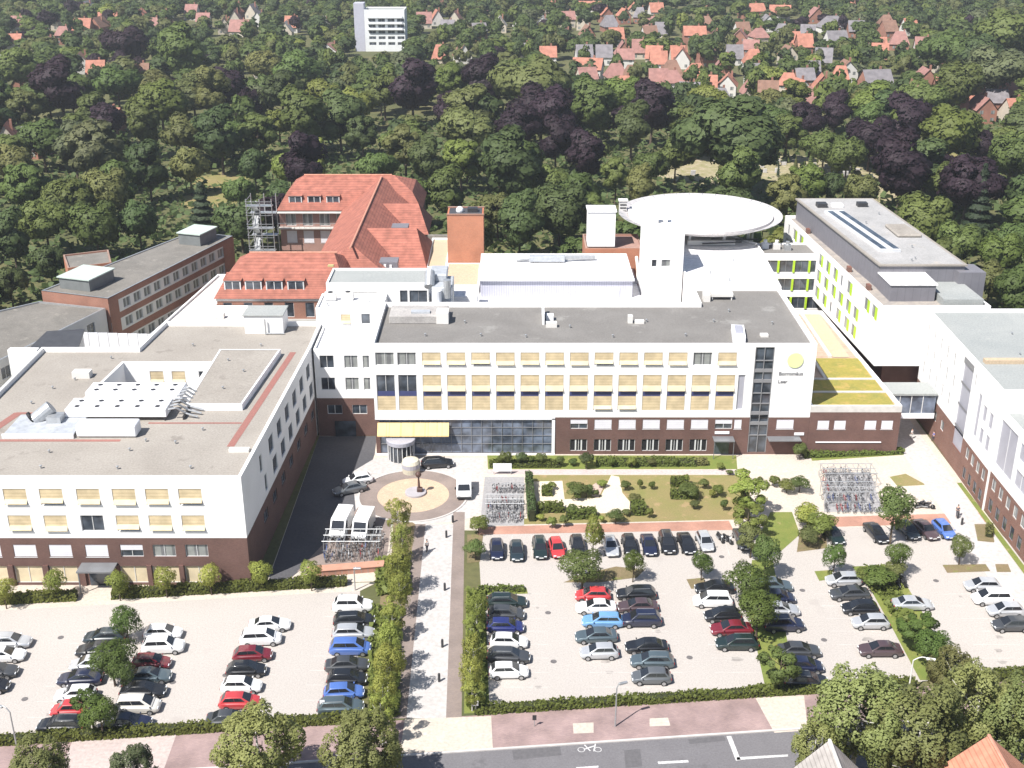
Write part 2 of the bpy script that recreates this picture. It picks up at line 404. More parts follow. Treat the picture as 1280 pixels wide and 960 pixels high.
# ================================================================ hospital buildings
# ---- main ward block with the sign tower
MX0, MX1, MY = -19.7, 42.8, 156.0
main = thing('ward_block', 'long white five storey ward block on dark brick base, beige blinds and green sign disc', 'hospital', (MX0, MY, 0))
mw = []
k0 = -12.68; dx = 3.475
rA = [-19.25, -16.15]+[k0+dx*i for i in range(13)]
rnd = random.Random(3)
for i, x in enumerate(rA):
    st = 'curtain' if i in (0, 1, 13) else rnd.choice(('blind', 'blind', 'blind_b', 'blind_c'))
    mw.append((x-MX0, 2.63, 13.95, 1.95, st))
    mw.append((x-MX0, 2.63, 7.0, 5.5, 'bay_open' if i < 2 else ('bay_low' if i in (9, 10) else 'bay')))
for i in range(7):
    x = 8.4+dx*i
    if i < 6:
        mw.append((x-MX0, 2.5, 4.05, 1.5, 'shutter' if i else 'half'))
        mw.append((x-MX0, 2.5, .5, 1.9, 'triple'))
    else:
        mw.append((x-MX0, 2.5, 4.05, 1.5, 'half'))
mw.append((32.0-MX0, 1.1, 4.05, 1.5, 'shutter'))
mw.append((38.1-MX0, 2.5, 4.05, 1.5, 'shutter'))
mw.append((32.1-MX0, 1.0, 7.1, 5.4, 'tall_louver'))
# facade of main: openings for the entrance glazing and the stair strip too
ENT = (0.6, 25.6, .15, 5.55); STR = (53.9, 56.6, .3, 16.7)
holes = [(u, u+w, z, z+h) for u, w, z, h, s in mw]+[ENT, STR]
part('brick_base', wallmb(MB(), (MX0, MY), (MX1, MY), 0, 5.9, holes, .25), brick, main)
part('white_wall', wallmb(MB(), (MX0, MY), (MX1, MY), 5.9, 17.2, holes, .25), white, main)
for u, w, z, h, s in mw: window(main, (MX0+u, MY, z), 0, s, w, h)
mpl = [(MX0, MY), (MX1, MY), (MX1, 182), (28.8, 182), (28.8, 174), (MX0, 174)]
for i in range(1, 6):
    part('side_wall', wallmb(MB(), mpl[i], mpl[(i+1) % 6], 0, 17.2), white, main)
roofdeck(main, mpl, 17.2, roofgrey, .75, .35)
# entrance glazing: dark glass with horizontal rails, white surround, yellow awning
eg = part('entrance_glazing', MB().poly([(MX0+.6, MY+.22, .15), (MX0+25.6, MY+.22, .15), (MX0+25.6, MY+.22, 5.55), (MX0+.6, MY+.22, 5.55)]), glassblue, main)
fr = MB()
for i in range(18):
    x = MX0+.6+25*i/17; fr.box(x-.03, MY+.1, .15, x+.03, MY+.2, 5.55)
for z in (.15, 1.6, 2.9, 4.2, 5.47): fr.box(MX0+.6, MY+.12, z, MX0+25.6, MY+.19, z+.07)
fr_o = part('glazing_bar', fr, framegrey, main)
su = MB(); su.box(MX0+25.45, MY-.12, 0, MX0+25.9, MY+.1, 5.75); su.box(MX0, MY-.12, 5.56, MX0+25.9, MY+.1, 5.86); su.box(MX0, MY-.3, 0, MX0+25.9, MY-.03, .14)
part('entrance_surround', su, white2, main)
aw = MB()
for i in range(6):
    x = MX0+.35+i*1.72; aw.poly([(x, MY-.1, 5.1), (x+1.68, MY-.1, 5.1), (x+1.68, MY-1.3, 3.6), (x, MY-1.3, 3.6)]); aw.box(x, MY-1.36, 3.45, x+1.68, MY-1.28, 3.62)
part('yellow_awning', aw, yellowblind, main)
rd = MB(); rd.lathe((-16.0, 154.8), [(2.0, 2.55), (2.1, 2.6), (2.1, 3.15), (2.0, 3.2)], 28)
dr = part('revolving_door', rd, shadedglass, main)
rg = MB()
for i in range(10):
    a0 = PI+i*PI/9; a = (-16.0+1.9*math.cos(a0), 154.8+1.9*math.sin(a0)); rg.box(a[0]-.05, a[1]-.05, 0, a[0]+.05, a[1]+.05, 2.55)
part('door_post', rg, winframe, main)
part('door_glass', MB().lathe((-16.0, 154.8), [(1.8, .05), (1.8, 2.5)], 24, cap=False), glass, main)
# stair glazing strip
part('stair_glazing', MB().poly([(MX0+53.9, MY+.2, .3), (MX0+56.6, MY+.2, .3), (MX0+56.6, MY+.2, 16.7), (MX0+53.9, MY+.2, 16.7)]), glass, main)
sg = MB()
for z in (3.0, 4.7, 6.3, 8.0, 9.6, 11.3, 12.9, 14.6): sg.box(MX0+53.9, MY+.02, z, MX0+56.6, MY+.17, z+.5 if int(z*10) % 2 else z+.12)
for u in (53.93, 55.2, 56.5): sg.box(MX0+u, MY+.0, .3, MX0+u+.09, MY+.18, 16.7)
part('stair_landing', sg, framegrey, main)
# sign: green disc and lettering
part('sign_disc', MB().lathe((0, 0), [(1.12, 0), (1.12, .06)], 40), signgreen, main)
o = [c for c in main.children if c.name.startswith('sign_disc')][0]
o.data.transform(Matrix.Translation((39.9-MX0, -.08, 14.75))@Matrix.Rotation(R(90), 4, 'X')@Matrix.Translation((MX0, MY, 0)))
def lettering(txt, x, z, size, m, parent, y):
    cu = bpy.data.curves.new('t', 'FONT'); cu.body = txt; cu.size = size; cu.extrude = .02; cu.offset = .012
    ob = bpy.data.objects.new('t', cu); COL.objects.link(ob)
    bpy.context.view_layer.update()
    me = bpy.data.meshes.new_from_object(ob.evaluated_get(bpy.context.evaluated_depsgraph_get()))
    bpy.data.objects.remove(ob)
    off = OFF[parent]
    me.transform(Matrix.Translation((x-off[0], y-off[1], z-off[2]))@Matrix.Rotation(R(90), 4, 'X'))
    me.materials.clear(); me.materials.append(m)
    o = bpy.data.objects.new('sign_lettering', me); link(o, parent); OFF[o] = off; return o
lettering('Borromäus', 37.75, 12.45, .76, signgrey, main, MY-.03)
lettering('Leer', 37.75, 11.25, .72, signgrey, main, MY-.03)
# side entrance canopies on the brick base
cp = MB(); cp.box(29.0, MY-1.7, 2.75, 32.0, MY-.01, 2.9); cp.box(29.05, MY-1.6, 0, 29.13, MY-1.52, 2.75); cp.box(31.85, MY-1.6, 0, 31.93, MY-1.52, 2.75)
part('glass_canopy', cp, canopy_glass, main)
part('side_door', MB().box(29.4, MY-.06, .05, 31.5, MY-.01, 2.4), glass, main)
cp = MB(); cp.box(36.9, MY-1.5, 2.75, 41.6, MY-.01, 2.9)
part('glass_canopy', cp, canopy_glass, main)
part('wall_sign', MB().box(40.8, MY-.12, 3.1, 42.2, MY-.02, 3.5), white2, main)
part('wall_sign', MB().box(29.3, MY-.12, 3.3, 31.4, MY-.02, 3.7), white2, main)
# ---- roof clutter of the main block (parts: fixed to the roof)
def roofbits(root, z, pts, h=.45, m=None):
    for x, y in pts:
        mb = MB(); mushroom(mb, x, y, z, .16, h); part('roof_vent', mb, m or metalgrey, root)
roofbits(main, 16.45, [(-12.5, 161), (-7, 166.5), (-4.5, 161), (2.0, 160.5), (8.5, 164.5), (14.5, 160.5), (20, 167), (25, 161), (30, 167), (33, 171.5), (38.5, 166)])
hb = MB(); hb.box(4.5, 165.8, 16.45, 4.8, 171.0, 18.2); hb.box(5.1, 167.6, 16.45, 6.2, 168.6, 17.3); part('roof_hatch', hb, white2, main)
hb = MB(); hb.box(5.0, 164.6, 16.45, 6.6, 165.4, 17.2); part('roof_hatch', hb, offwhite, main)
hb = MB(); hb.box(17.2, 166.4, 16.45, 17.9, 167.2, 17.6); hb.box(18.2, 166.2, 16.45, 19.6, 167.0, 16.9); part('roof_hatch', hb, offwhite, main)
hb = MB(); hb.obox((32.6, 161.0), (.12, .99), 2.6, .9, 16.45, 17.3); part('skylight_kerb', hb, white2, main)
hb = MB(); hb.obox((32.7, 161.4), (.12, .99), 1.5, .55, 17.31, 17.5); part('skylight_glass', hb, shadedglass, main)
hb = MB(); hb.box(35.8, 160.6, 16.45, 36.9, 161.5, 16.8); part('roof_hatch', hb, offwhite, main)
hb = MB(); hb.box(31.2, 177.0, 17.0, 34.6, 179.5, 17.5)
for x in (31.3, 34.3): hb.box(x, 177.1, 16.45, x+.15, 177.3, 17.0)
hb.box(29.9, 176.2, 16.45, 30.9, 178, 17.6); part('cooling_platform', hb, offwhite, main)

# plant cluster on the left end of the main roof
pl = thing('plant_enclosure', 'low weathered grey plant box near the left edge of the ward block roof', 'roof plant', (-13, 168.5, 16.46))
part('casing', MB().box(-18.2, 166.2, 16.46, -9.6, 171.0, 17.7), mat('weathered_sheet', (.42, .40, .38), .9, build=worn_build((.32, .30, .29), .5, 4)), pl, bevel=.08)
part('top_duct', MB().box(-15.0, 167.2, 17.72, -12.2, 168.2, 18.0), ductgrey, pl)
part('end_unit', MB().box(-11.2, 166.0, 16.5, -9.4, 168.4, 18.2), offwhite, pl)
du = thing('air_duct_stack', 'silver air ducts and round vessels standing behind the left roof plant box', 'ventilation', (-11, 176.5, 15))
part('duct', MB().box(-12.4, 175.0, 14.0, -9.2, 181.0, 19.2).box(-12.9, 178.0, 19.2, -10.2, 183, 20.3), ductgrey, du, bevel=.1)
part('cowl', MB().tube((-12.8, 176, 19), (-12.8, 178, 20.8), .8, n=12).tube((-10, 175.2, 17.5), (-10, 175.2, 20.4), .6, n=12), metalgrey, du)
part('vessel', MB().tube((-11.6, 174.6, 16.4), (-11.6, 174.6, 18.9), .75, n=14), white2, du)
part('ladder', MB().box(-9.1, 175.0, 14.4, -9.0, 175.1, 20.6).box(-9.1, 175.9, 14.4, -9.0, 176.0, 20.6), metalgrey, du)

# ---- connector between the front wing and the ward block
cn = thing('connector_wing', 'recessed white link building over a dark brick passage between front wing and ward block', 'hospital', (-29, 162.2, 0))
cw = []
for x, w in ((-28.2, 2.1), (-24.6, 2.0), (-21.9, 1.0)):
    for z, h in ((11.0, 2.0), (7.5, 2.0)): cw.append((x+29.0, w, z, h, 'curtain' if x > -25 else 'plain'))
for x in (-27.5, -23.8): cw.append((x+29.0, 2.2, 3.6, 1.5, 'plain'))
facade(cn, (-29.0, 162.2), (MX0, 162.2), bands_of(0, 6.2, 14.0), cw)
part('door', MB().box(-26.5, 162.05, 0, -23.4, 162.19, 2.5), glass, cn)
roofdeck(cn, [(-29.0, 162.2), (MX0-.02, 162.2), (MX0-.02, 172), (-29.0, 172)], 14.0, roofwhite, .35, .25)
# ---- low white blocks behind the connector
ga = thing('white_stair_block', 'white two storey block with two small windows behind the link roof', 'hospital', (-30, 172, 0))
block(ga, R4(-30, 172.02, MX0-.02, 179), 8, 16.9, white, roofwhite, {0: [(3.8, 1.5, 14.3, 1.6, 'blind'), (6.9, 1.4, 14.3, 1.7, 'plain')]}, par=.3)
roofbits(ga, 16.6, [(-28.4, 174), (-22, 175)])
ua = []
for i, (x, y) in enumerate([(-28.3, 176.6), (-25.6, 176.8)]):
    u = thing('cooling_unit', ['grey cabinet cooling unit at the left on the small white block roof', 'grey cabinet cooling unit beside a pipe on the small white block roof'][i], 'cooling unit', (x, y, 16.6))
    part('cabinet', MB().box(x-.9, y-.5, 16.8, x+.9, y+.5, 17.9), offwhite, u, bevel=.04); part('fan', MB().lathe((x, y), [(.4, 17.91), (.4, 18.0), (.1, 18.02)], 14), darkmetal, u)
    part('stand', MB().box(x-.8, y-.4, 16.62, x+.8, y+.4, 16.8), metalgrey, u)
gb = thing('white_upper_block', 'white block with flat grey roof and dark strip windows below the red tiled roof', 'hospital', (-29, 179, 0))
block(gb, R4(-29.3, 179.02, -13.2, 187), 8, 18.6, white, roofgreen, {0: [(11.6, 1.2, 15.4, 2.0, 'plain_grey'), (13.1, 2.8, 15.4, 2.0, 'plain_grey'), (2.5, 5.5, 17.0, .18, 'plain_grey')]}, par=.3)
gc = thing('white_plant_block', 'small white block with one dark window between duct stack and metal hall', 'hospital', (-9, 176, 0))
block(gc, R4(-13.1, 182, -5.6, 188), 8, 15.4, white, roofwhite, {0: [(4.4, 1.6, 13.2, 1.3, 'plain')]}, par=.25)

# ---- podium and the metal hall
po = thing('podium_block', 'low white podium building under the grey metal hall', 'hospital', (4, 176, 0))
block(po, R4(-13.0, 174.03, 21.8, 181.9), 0, 12.6, white, roofwhite, {}, par=.3)
part('rear_wall', wallmb(wallmb(MB(), (21.8, 182), (21.8, 208), 0, 12.3), (-5.5, 208), (-5.5, 182), 0, 12.3), white, po)
part('rear_roof', rect(-5.5, 181.95, 21.8, 208, 12.3), roofwhite, po)
roofbits(po, 12.3, [(-1, 180), (9.5, 180.2), (15.5, 179.8)], .8)
ha = thing('metal_hall', 'long grey corrugated metal hall with white roof behind the ward block', 'hospital', (7, 190, 12.3))
hp = R4(-5.3, 190.5, 20.2, 204.5)
hw = MB()
for i in range(4): wallmb(hw, hp[i], hp[(i+1) % 4], 12.31, 15.5)
part('wall', hw, lavender, ha)
part('roof', MB().prism([(-5.5, 190.2), (20.4, 190.2), (20.4, 204.8), (-5.5, 204.8)], 15.5, 15.75), roofwhite, ha)
part('wall_panel', MB().box(12.2, 190.38, 12.4, 18.0, 190.49, 14.0), white2, ha)
part('eaves', MB().box(-5.55, 190.05, 15.35, 20.45, 190.19, 15.8), white2, ha)
rt = thing('rooftop_air_handler', 'long pale air handler with round ducts on the metal hall roof', 'ventilation', (5, 200, 15.76))
part('casing', MB().box(3.0, 199.0, 15.9, 9.2, 200.6, 16.9), ductgrey, rt, bevel=.15, seg=2)
part('duct', MB().tube((.8, 199.8, 16.1), (3.2, 199.8, 16.4), .35, n=10).tube((9.0, 199.8, 16.5), (14.5, 200.6, 16.3), .4, n=10), metalgrey, rt)
part('stand', MB().box(3.6, 199.2, 15.77, 3.8, 200.4, 15.9).box(8.4, 199.2, 15.77, 8.6, 200.4, 15.9), darkmetal, rt)

# ---- front left wing
AX1 = -30.9
A = thing('front_wing', 'white three storey front wing with pale flat gravel roof, beige blinds, dark brick base', 'hospital', (-50, 121, 0))
apl = [(-68.5, 121.0), (AX1, 121.0), (-29.3, 162.15), (-29.3, 173), (-53.5, 173), (-54.5, 162), (-68.5, 162)]
aw = []
xs = [-66.6, -62.5, -58.35, -54.2, -49.95, -45.85, -42.05, -38.25]
for i, x in enumerate(xs):
    aw.append((x+68.5, 2.65, 10.75, 2.1, ('blind', 'blind_c', 'blind', 'blind_b')[i % 4]))
    aw.append((x+68.5, 2.65, 7.3, 2.1, 'plain' if i == 4 else ('blind_b', 'blind', 'blind', 'blind_c', 'blind')[i % 5]))
    aw.append((x+68.5, 2.65, 3.85, 1.65, 'shutter' if i < 5 else ('half' if i == 5 else 'curtain')))
    if i != 4 and i < 8: aw.append((x+68.5-.35, 3.3, .3, 2.3, 'cream'))
facade(A, apl[0], apl[1], bands_of(0, 6.4, 14.4), aw)
sw = []
for z, h in ((10.6, 2.2), (7.2, 2.2)):
    sw.append((8.3+(1.6 if z < 9 else 0), 1.1, z, h, 'plain_grey'))
    for i in range(6): sw.append((13.2+4.75*i+(1.2 if z < 9 else 0), 2.3, z, h, 'plain_grey'))
for i in range(7): sw.append((8+5*i, 2.2, 3.6, 1.5, 'plain_grey')); 
facade(A, apl[1], apl[2], bands_of(0, 6.4, 14.4), sw)
for i in range(2, 7):
    part('rear_wall', wallmb(MB(), apl[i], apl[(i+1) % 7], 0, 14.4), white, A)
# deck with the light well cut out
LW = [(-56.0, 144.2), (-42.8, 144.2), (-42.8, 156.4), (-54.9, 156.4)]
zd = 13.75
ins = inset(apl, .4)
dk = MB()
fl = lambda *p: dk.poly([(x, y, zd) for x, y in p])
fl(ins[0], ins[1], (LW[1][0], LW[1][1]), (LW[0][0], LW[0][1]))
fl(ins[1], ins[2], (LW[2][0], LW[2][1]), (LW[1][0], LW[1][1]))
fl(ins[2], ins[3], ins[4], ins[5], LW[3], LW[2])
fl(ins[5], ins[6], LW[3])
fl(ins[6], ins[0], LW[0], LW[3])
part('roof', dk, rooflight, A)
pm = MB()
for i in range(7):
    j = (i+1) % 7
    pm.poly([(*apl[i], 14.4), (*apl[j], 14.4), (*ins[j], 14.4), (*ins[i], 14.4)]); pm.poly([(*ins[i], 14.4), (*ins[j], 14.4), (*ins[j], zd), (*ins[i], zd)])
part('parapet', pm, white, A)
# light well: white walls with a few windows
lw = MB(); bw = [(3.5, 1.9, 10.9, 2.0, 'blind'), (6.6, 1.9, 10.9, 2.0, 'blind'), (10.4, 1.2, 10.9, 2.0, 'plain')]
off = [(LW[3], LW[2], bw), (LW[0], LW[3], [(6.0, 1.6, 10.6, 2.2, 'plain')]), (LW[2], LW[1], ()), (LW[1], LW[0], ())]
for p0, p1, ws in off:
    facade(A, p0, p1, [(4, 14.25, white, 'light_well_wall')], ws)
part('light_well_floor', flat(LW, 4), roofgrey, A)
kb = MB(); lo = inset(LW, -.35)
for i in range(4):
    j = (i+1) % 4; kb.poly([(*lo[i], 14.25), (*lo[j], 14.25), (*LW[j], 14.25), (*LW[i], 14.25)]); kb.poly([(*lo[i], zd), (*lo[j], zd), (*lo[j], 14.25), (*lo[i], 14.25)])
part('light_well_kerb', kb, white, A)
# raised roof step, red walkways, vents
st = [(-42.2, 140.9), (-34.9, 140.9), (-33.4, 160.5), (-42.2, 160.5)]
part('raised_roof', MB().poly([(x, y, 14.62) for x, y in inset(st, .25)]), rooflight, A)
sm = MB(); si = inset(st, .25)
for i in range(4):
    j = (i+1) % 4; sm.poly([(*st[i], zd), (*st[j], zd), (*st[j], 14.66), (*st[i], 14.66)]); sm.poly([(*st[i], 14.66), (*st[j], 14.66), (*si[j], 14.66), (*si[i], 14.66)])
part('roof_step', sm, white2, A)
rp = MB(); rp.poly([(-34.6, 130.2, zd+.02), (-33.7, 130.2, zd+.02), (-31.4, 161.6, zd+.02), (-32.3, 161.6, zd+.02)])
rp.poly([(-46.0, 136.8, zd+.02), (-34.2, 136.8, zd+.02), (-34.2, 137.2, zd+.02), (-46.0, 137.2, zd+.02)])
rp.poly([(-66, 131.6, zd+.02), (-48, 131.6, zd+.02), (-48, 132.2, zd+.02), (-66, 132.2, zd+.02)])
rp.poly([(-66, 132.2, zd+.024), (-64.8, 132.2, zd+.024), (-63.0, 140.2, zd+.024), (-64.2, 140.2, zd+.024)])
rp.poly([(-63.9, 139.8, zd+.02), (-56.2, 139.8, zd+.02), (-56.2, 140.3, zd+.02), (-63.9, 140.3, zd+.02)])
part('red_walkway', rp, redpath, A)
roofbits(A, zd, [(-60.5, 124), (-55, 124.4), (-46, 124.2), (-37.5, 124.3), (-41, 131), (-44.8, 131.6), (-38.6, 134.8), (-46, 129), (-55.5, 128.5), (-62, 148), (-60, 151), (-57.5, 159), (-37, 164), (-47, 164), (-63, 143)], .4)
roofbits(A, 14.62, [(-38.5, 146), (-37, 152), (-40, 156)], .35)
part('pipe_rack', MB().box(-34.0, 128.6, zd, -31.6, 129.4, zd+.35), offwhite, A)
part('roof_stair', MB().box(-60.6, 151.6, zd, -58.2, 153, zd+.9), offwhite, A)
# brick pillars and entrance canopy at the front
pi = MB()
for x in xs: pi.box(x-.95, 120.75, 0, x-.4, 120.99, 2.8)
part('brick_pillar', pi, brick, A)
cp = MB(); cp.box(-50.6, 118.9, 2.9, -46.4, 120.97, 3.1); cp.box(-50.5, 119, 0, -50.38, 119.12, 2.9); cp.box(-46.6, 119, 0, -46.48, 119.12, 2.9)
part('entrance_canopy', cp, canopy_glass, A)
part('entrance_door', MB().box(-49.9, 120.86, .05, -47.1, 120.97, 2.6), glass, A)
# chillers on the roof of the front wing
def chiller(x0, x1, y0, y1, z, lab):
    c = thing('chiller', lab, 'cooling unit', ((x0+x1)/2, (y0+y1)/2, zd), group='white chillers on the front wing roof')
    part('casing', MB().box(x0, y0, z, x1, y1, z+1.1), white2, c, bevel=.05)
    lg = MB()
    for x in (x0+.3, (x0+x1)/2, x1-.3):
        for y in (y0+.2, y1-.2): lg.box(x-.08, y-.08, zd+.03, x+.08, y+.08, z)
    part('stand', lg, darkmetal, c)
    n = 5
    for i in range(n):
        x = x0+(x1-x0)*(i+.5)/n
        for y in (y0+(y1-y0)*.27, y0+(y1-y0)*.75):
            part('fan', MB().lathe((x, y), [(.34, z+1.1), (.32, z+1.15), (.28, z+1.15), (.26, z+1.12), (.05, z+1.13)], 16), darkmetal, c)
chiller(-55.8, -43.4, 143.0, 146.4, 14.3, 'rear of two white rooftop chillers, edge over the light well')
chiller(-56.6, -43.8, 137.6, 141.2, 14.3, 'front of two long white rooftop chillers with rows of fans')
bx = thing('roof_tank_box', 'plain white rounded box in front of the rooftop chillers', 'roof plant', (-50, 133.5, zd))
part('body', MB().box(-53.6, 132.6, zd+.15, -46.2, 134.8, zd+1.7), white2, bx, bevel=.25, seg=3)
part('plinth', MB().box(-53.4, 132.8, zd+.03, -46.4, 134.6, zd+.15), metalgrey, bx)
pf = thing('plant_platform', 'grey steel platform with fan housing left of the rooftop chillers', 'roof plant', (-58, 134.5, zd))
part('deck', MB().box(-62.6, 132.6, zd+.3, -54.0, 138.4, zd+.5), ductgrey, pf)
part('edge', MB().box(-62.7, 132.4, zd+.03, -53.9, 132.59, zd+.6), white2, pf)
part('fan_housing', MB().tube((-60.2, 136.8, zd+.5), (-58.2, 137.6, zd+2.0), .9, n=14).box(-58.4, 135.8, zd+.5, -56.6, 137.6, zd+1.3), metalgrey, pf)
part('opening', MB().tube((-60.75, 136.58, zd+.95), (-60.5, 136.68, zd+1.1), .7, n=14), black, pf)
pp = thing('pipe_bundle', 'bent silver pipes at the right end of the rooftop chillers', 'pipework', (-42, 141, zd))
pb = MB(); rnd = random.Random(5)
for i in range(7):
    y = 138+i*1.1; pb.path([(-43.6, y, 15.2), (-42.6, y, 15.3+.2*rnd.random()), (-41.6, y+.6, 14.4), (-40.8+rnd.random(), y+.4, 14.0)], .13, 8)
part('pipe', pb, metalgrey, pp); part('support', MB().box(-41.9, 138, zd+.03, -41.7, 145, zd+.5), darkmetal, pp)
# small roof house at the back of the front wing
sh = thing('roof_house', 'small white roof house with low curved roof in front of the red tiled wing', 'roof house', (-37, 170, zd))
part('wall', MB().box(-40.4, 169.3, zd+.02, -34.6, 173.5, 16.6), white, sh)
part('roof', MB().prism([(-40.6, 169.1), (-34.4, 169.1), (-34.4, 173.7), (-40.6, 173.7)], 16.6, 16.8), roofgreen, sh, bevel=.06)
part('vent_pipe', MB().tube((-37.2, 168.9, zd+.02), (-37.2, 168.9, 16.2), .12).tube((-37.2, 168.9, zd+.2), (-34.4, 168.9, zd+.2), .12), metalgrey, sh)

# ---- brick annex with sedum roof, right of the sign tower
D = thing('brick_annex', 'low dark brick annex with yellow sedum roof at the foot of the sign tower', 'hospital', (49, 156, 0))
dpl = [(MX1+.02, 156.0), (55.9, 156.0), (54.2, 197), (MX1+.02, 197)]
dw = [(x-MX1, 1.7, 4.0, 1.4, 'shutter') for x in (44.0, 46.4, 50.8, 53.2)]
facade(D, dpl[0], dpl[1], [(0, 6.7, brick, 'wall'), (6.7, 7.7, sill, 'cornice')], dw)
part('wall', wallmb(MB(), dpl[1], dpl[2], 0, 7.7), brownbrick, D); part('wall', wallmb(MB(), dpl[2], dpl[3], 0, 7.7), brownbrick, D)
roofdeck(D, dpl, 7.7, wood, .5, .35, white)
part('sedum_bed', rect(43.4, 156.6, 55.2, 161.6, 7.3), sedum, D); part('sedum_bed', rect(43.4, 162.2, 55.0, 166.6, 7.3), sedum, D); part('sedum_bed', rect(47.9, 167.2, 54.8, 175.5, 7.3), sedum, D)
part('bed_kerb', MB().box(43.4, 161.65, 7.2, 55.2, 162.15, 7.42).box(43.4, 166.65, 7.2, 55, 167.15, 7.42).box(47.4, 167.2, 7.2, 47.85, 176, 7.42).box(50.2, 176, 7.2, 50.8, 196, 7.5), sill, D)
part('wall_rail', MB().box(44.0, 155.86, 1.9, 53.5, 155.98, 2.05), white2, D)
part('terrace_screen', MB().box(44.0, 171.0, 7.2, 47.0, 171.2, 8.4).box(44.5, 176.0, 7.2, 47.2, 176.2, 8.4), wood, D)
part('roof_strip', rect(51.0, 176, 53.6, 196, 7.29), tan, D)

# ---- white block below the helipad, stair tower, brick rear block
W = thing('operating_block', 'windowless white block with bright white roof in front of the helipad', 'hospital', (36, 198, 0))
block(W, [(28.6, 182.03), (43.2, 182.03), (44.2, 207), (40, 213), (30.5, 213), (28.6, 206)], 6, 17.0, white, roofwhite, {}, par=.3)
part('base_wall', wallmb(MB(), (28.6, 206), (28.6, 174.05), 0, 6), brownbrick, W)
roofbits(W, 16.7, [(33, 190), (38, 197), (35.5, 186)])
part('roof_beam', MB().box(31.5, 206.5, 16.8, 40, 207.2, 17.6), offwhite, W)
T = thing('stair_tower', 'tall white stair tower with two small windows rising beside the helipad', 'tower', (24.6, 190, 0))
block(T, R4(21.9, 190.0, 28.4, 197), 8.5, 24.6, white, roofwhite, {0: [(1.3, .8, 17.9, 1.2, 'plain_grey'), (2.9, 1.5, 17.9, 1.2, 'curtain')], 1: [(1.5, .8, 22.4, 1.0, 'plain_grey')]}, par=.3)
part('base_wall', MB().box(22.1, 190.2, 0, 28.2, 196.8, 8.5), brick, T)
part('roof_cabin', MB().box(23.0, 193.5, 24.32, 24.4, 195, 26.2).box(25.4, 194, 24.32, 26.0, 195, 25.9), offwhite, T)
BR = thing('brick_rear_block', 'reddish brick block with flat pink roof between hall and stair tower', 'hospital', (18, 206, 0))
block(BR, R4(13.2, 206.5, 23.5, 216), 0, 16.2, orangewall, pinkroof, {0: [(1.5, 1.6, 13.4, 1.2, 'curtain'), (5, 1.6, 13.4, 1.2, 'curtain')]}, par=.3, pm=redbrick)
part('pipe', MB().path([(21.9, 198.0, 12.6), (22.4, 203, 13.4), (22.4, 206.3, 14.6)], .3, 8), offwhite, BR)
T2 = thing('lift_tower', 'plain white lift tower on the brick rear block left of the helipad', 'tower', (16.2, 207.6, 16.3))
part('wall', MB().box(13.6, 207.4, 16.25, 18.5, 211.5, 22.6), white, T2); part('roof', MB().prism([(13.4, 207.2), (18.7, 207.2), (18.7, 211.7), (13.4, 211.7)], 22.6, 22.8), roofwhite, T2)
CS = thing('courtyard_slope', 'sloping orange brick roof strip in the dark courtyard beside the metal hall', 'roof strip', (25, 190, 0))
part('roof', MB().poly([(25.4, 176, 9.5), (27.4, 176, 9.5), (24.6, 189.8, 11.5), (23.0, 189.8, 11.5)]), orangewall, CS)
part('wall', MB().poly([(25.4, 176, 0), (27.4, 176, 0), (27.4, 176, 9.5), (25.4, 176, 9.5)]).poly([(27.4, 176, 0), (24.6, 189.8, 0), (24.6, 189.8, 11.5), (27.4, 176, 9.5)]), brownbrick, CS)

# ---- helipad
hp = thing('helipad', 'large round white rooftop helipad on steel legs behind the operating block', 'helipad', (35.0, 216.5, 0))
hz = 20.0; hc = (35.0, 216.8)
part('deck', MB().lathe(hc, [(13.0, hz-.9), (13.4, hz-.5), (13.4, hz)], 72), mat('helipad_paint', (.58, .55, .535), .8, build=worn_build((.65, .62, .61), .14, 1.5, ((.50, .46, .45), .35, .60))), hp)
part('safety_net', MB().lathe(hc, [(13.45, hz-.45), (15.1, hz+.05), (15.1, hz-.03), (13.45, hz-.53)], 72, cap=False), mat('net_mesh', (.46, .44, .44), .8, .1, 2), hp)
rb = MB()
for i in range(36):
    t = 2*PI*i/36; c, s = math.cos(t), math.sin(t); rb.tube((hc[0]+13.5*c, hc[1]+13.5*s, hz-.5), (hc[0]+15.05*c, hc[1]+15.05*s, hz+.1), .06, n=5)
part('net_rib', rb, metalgrey, hp)
lg = MB()
for i in range(10):
    t = 2*PI*i/10; x, y = hc[0]+10*math.cos(t), hc[1]+10*math.sin(t); lg.tube((x, y, 0 if y > 213 or x > 44 or x < 29 else 16.8), (x, y, hz-.9), .3, n=8)
part('column', lg, metalgrey, hp)
part('deck_beam', MB().box(25, 216, hz-1.5, 45, 217.4, hz-.92).box(34.4, 206, hz-1.5, 35.8, 228, hz-.93), metalgrey, hp)
tdz = MB(); tdz.lathe(hc, [(8.0, hz+.012), (7.6, hz+.012)], 64, cap=False); part('touchdown_ring', tdz, mat('faded_pink_paint', (.62, .50, .49), .8, .05), hp)
rmp = MB(); rmp.poly([(26, 197.2, 24), (27.5, 197.2, 24), (29.5, 206, hz+.05), (28, 206, hz+.05)]); part('ramp', rmp, offwhite, hp)
cab = MB(); cab.box(20.2, 219.2, hz-1, 21.6, 220.6, hz+1.6); cab.box(20.0, 219, hz+1.6, 21.8, 220.8, hz+1.75); part('equipment_cabinet', cab, offwhite, hp)
for k in range(3): part('vent_slot', MB().box(20.3, 219.12, hz-.4+.6*k, 21.5, 219.19, hz-.15+.6*k), darkmetal, hp)
gt = MB(); gt.box(36, 209, 17.0, 44.5, 209.2, 17.25).tube((34, 206, 17.2), (41, 206, 17.5), .12); part('gutter', gt, darkmetal, hp)

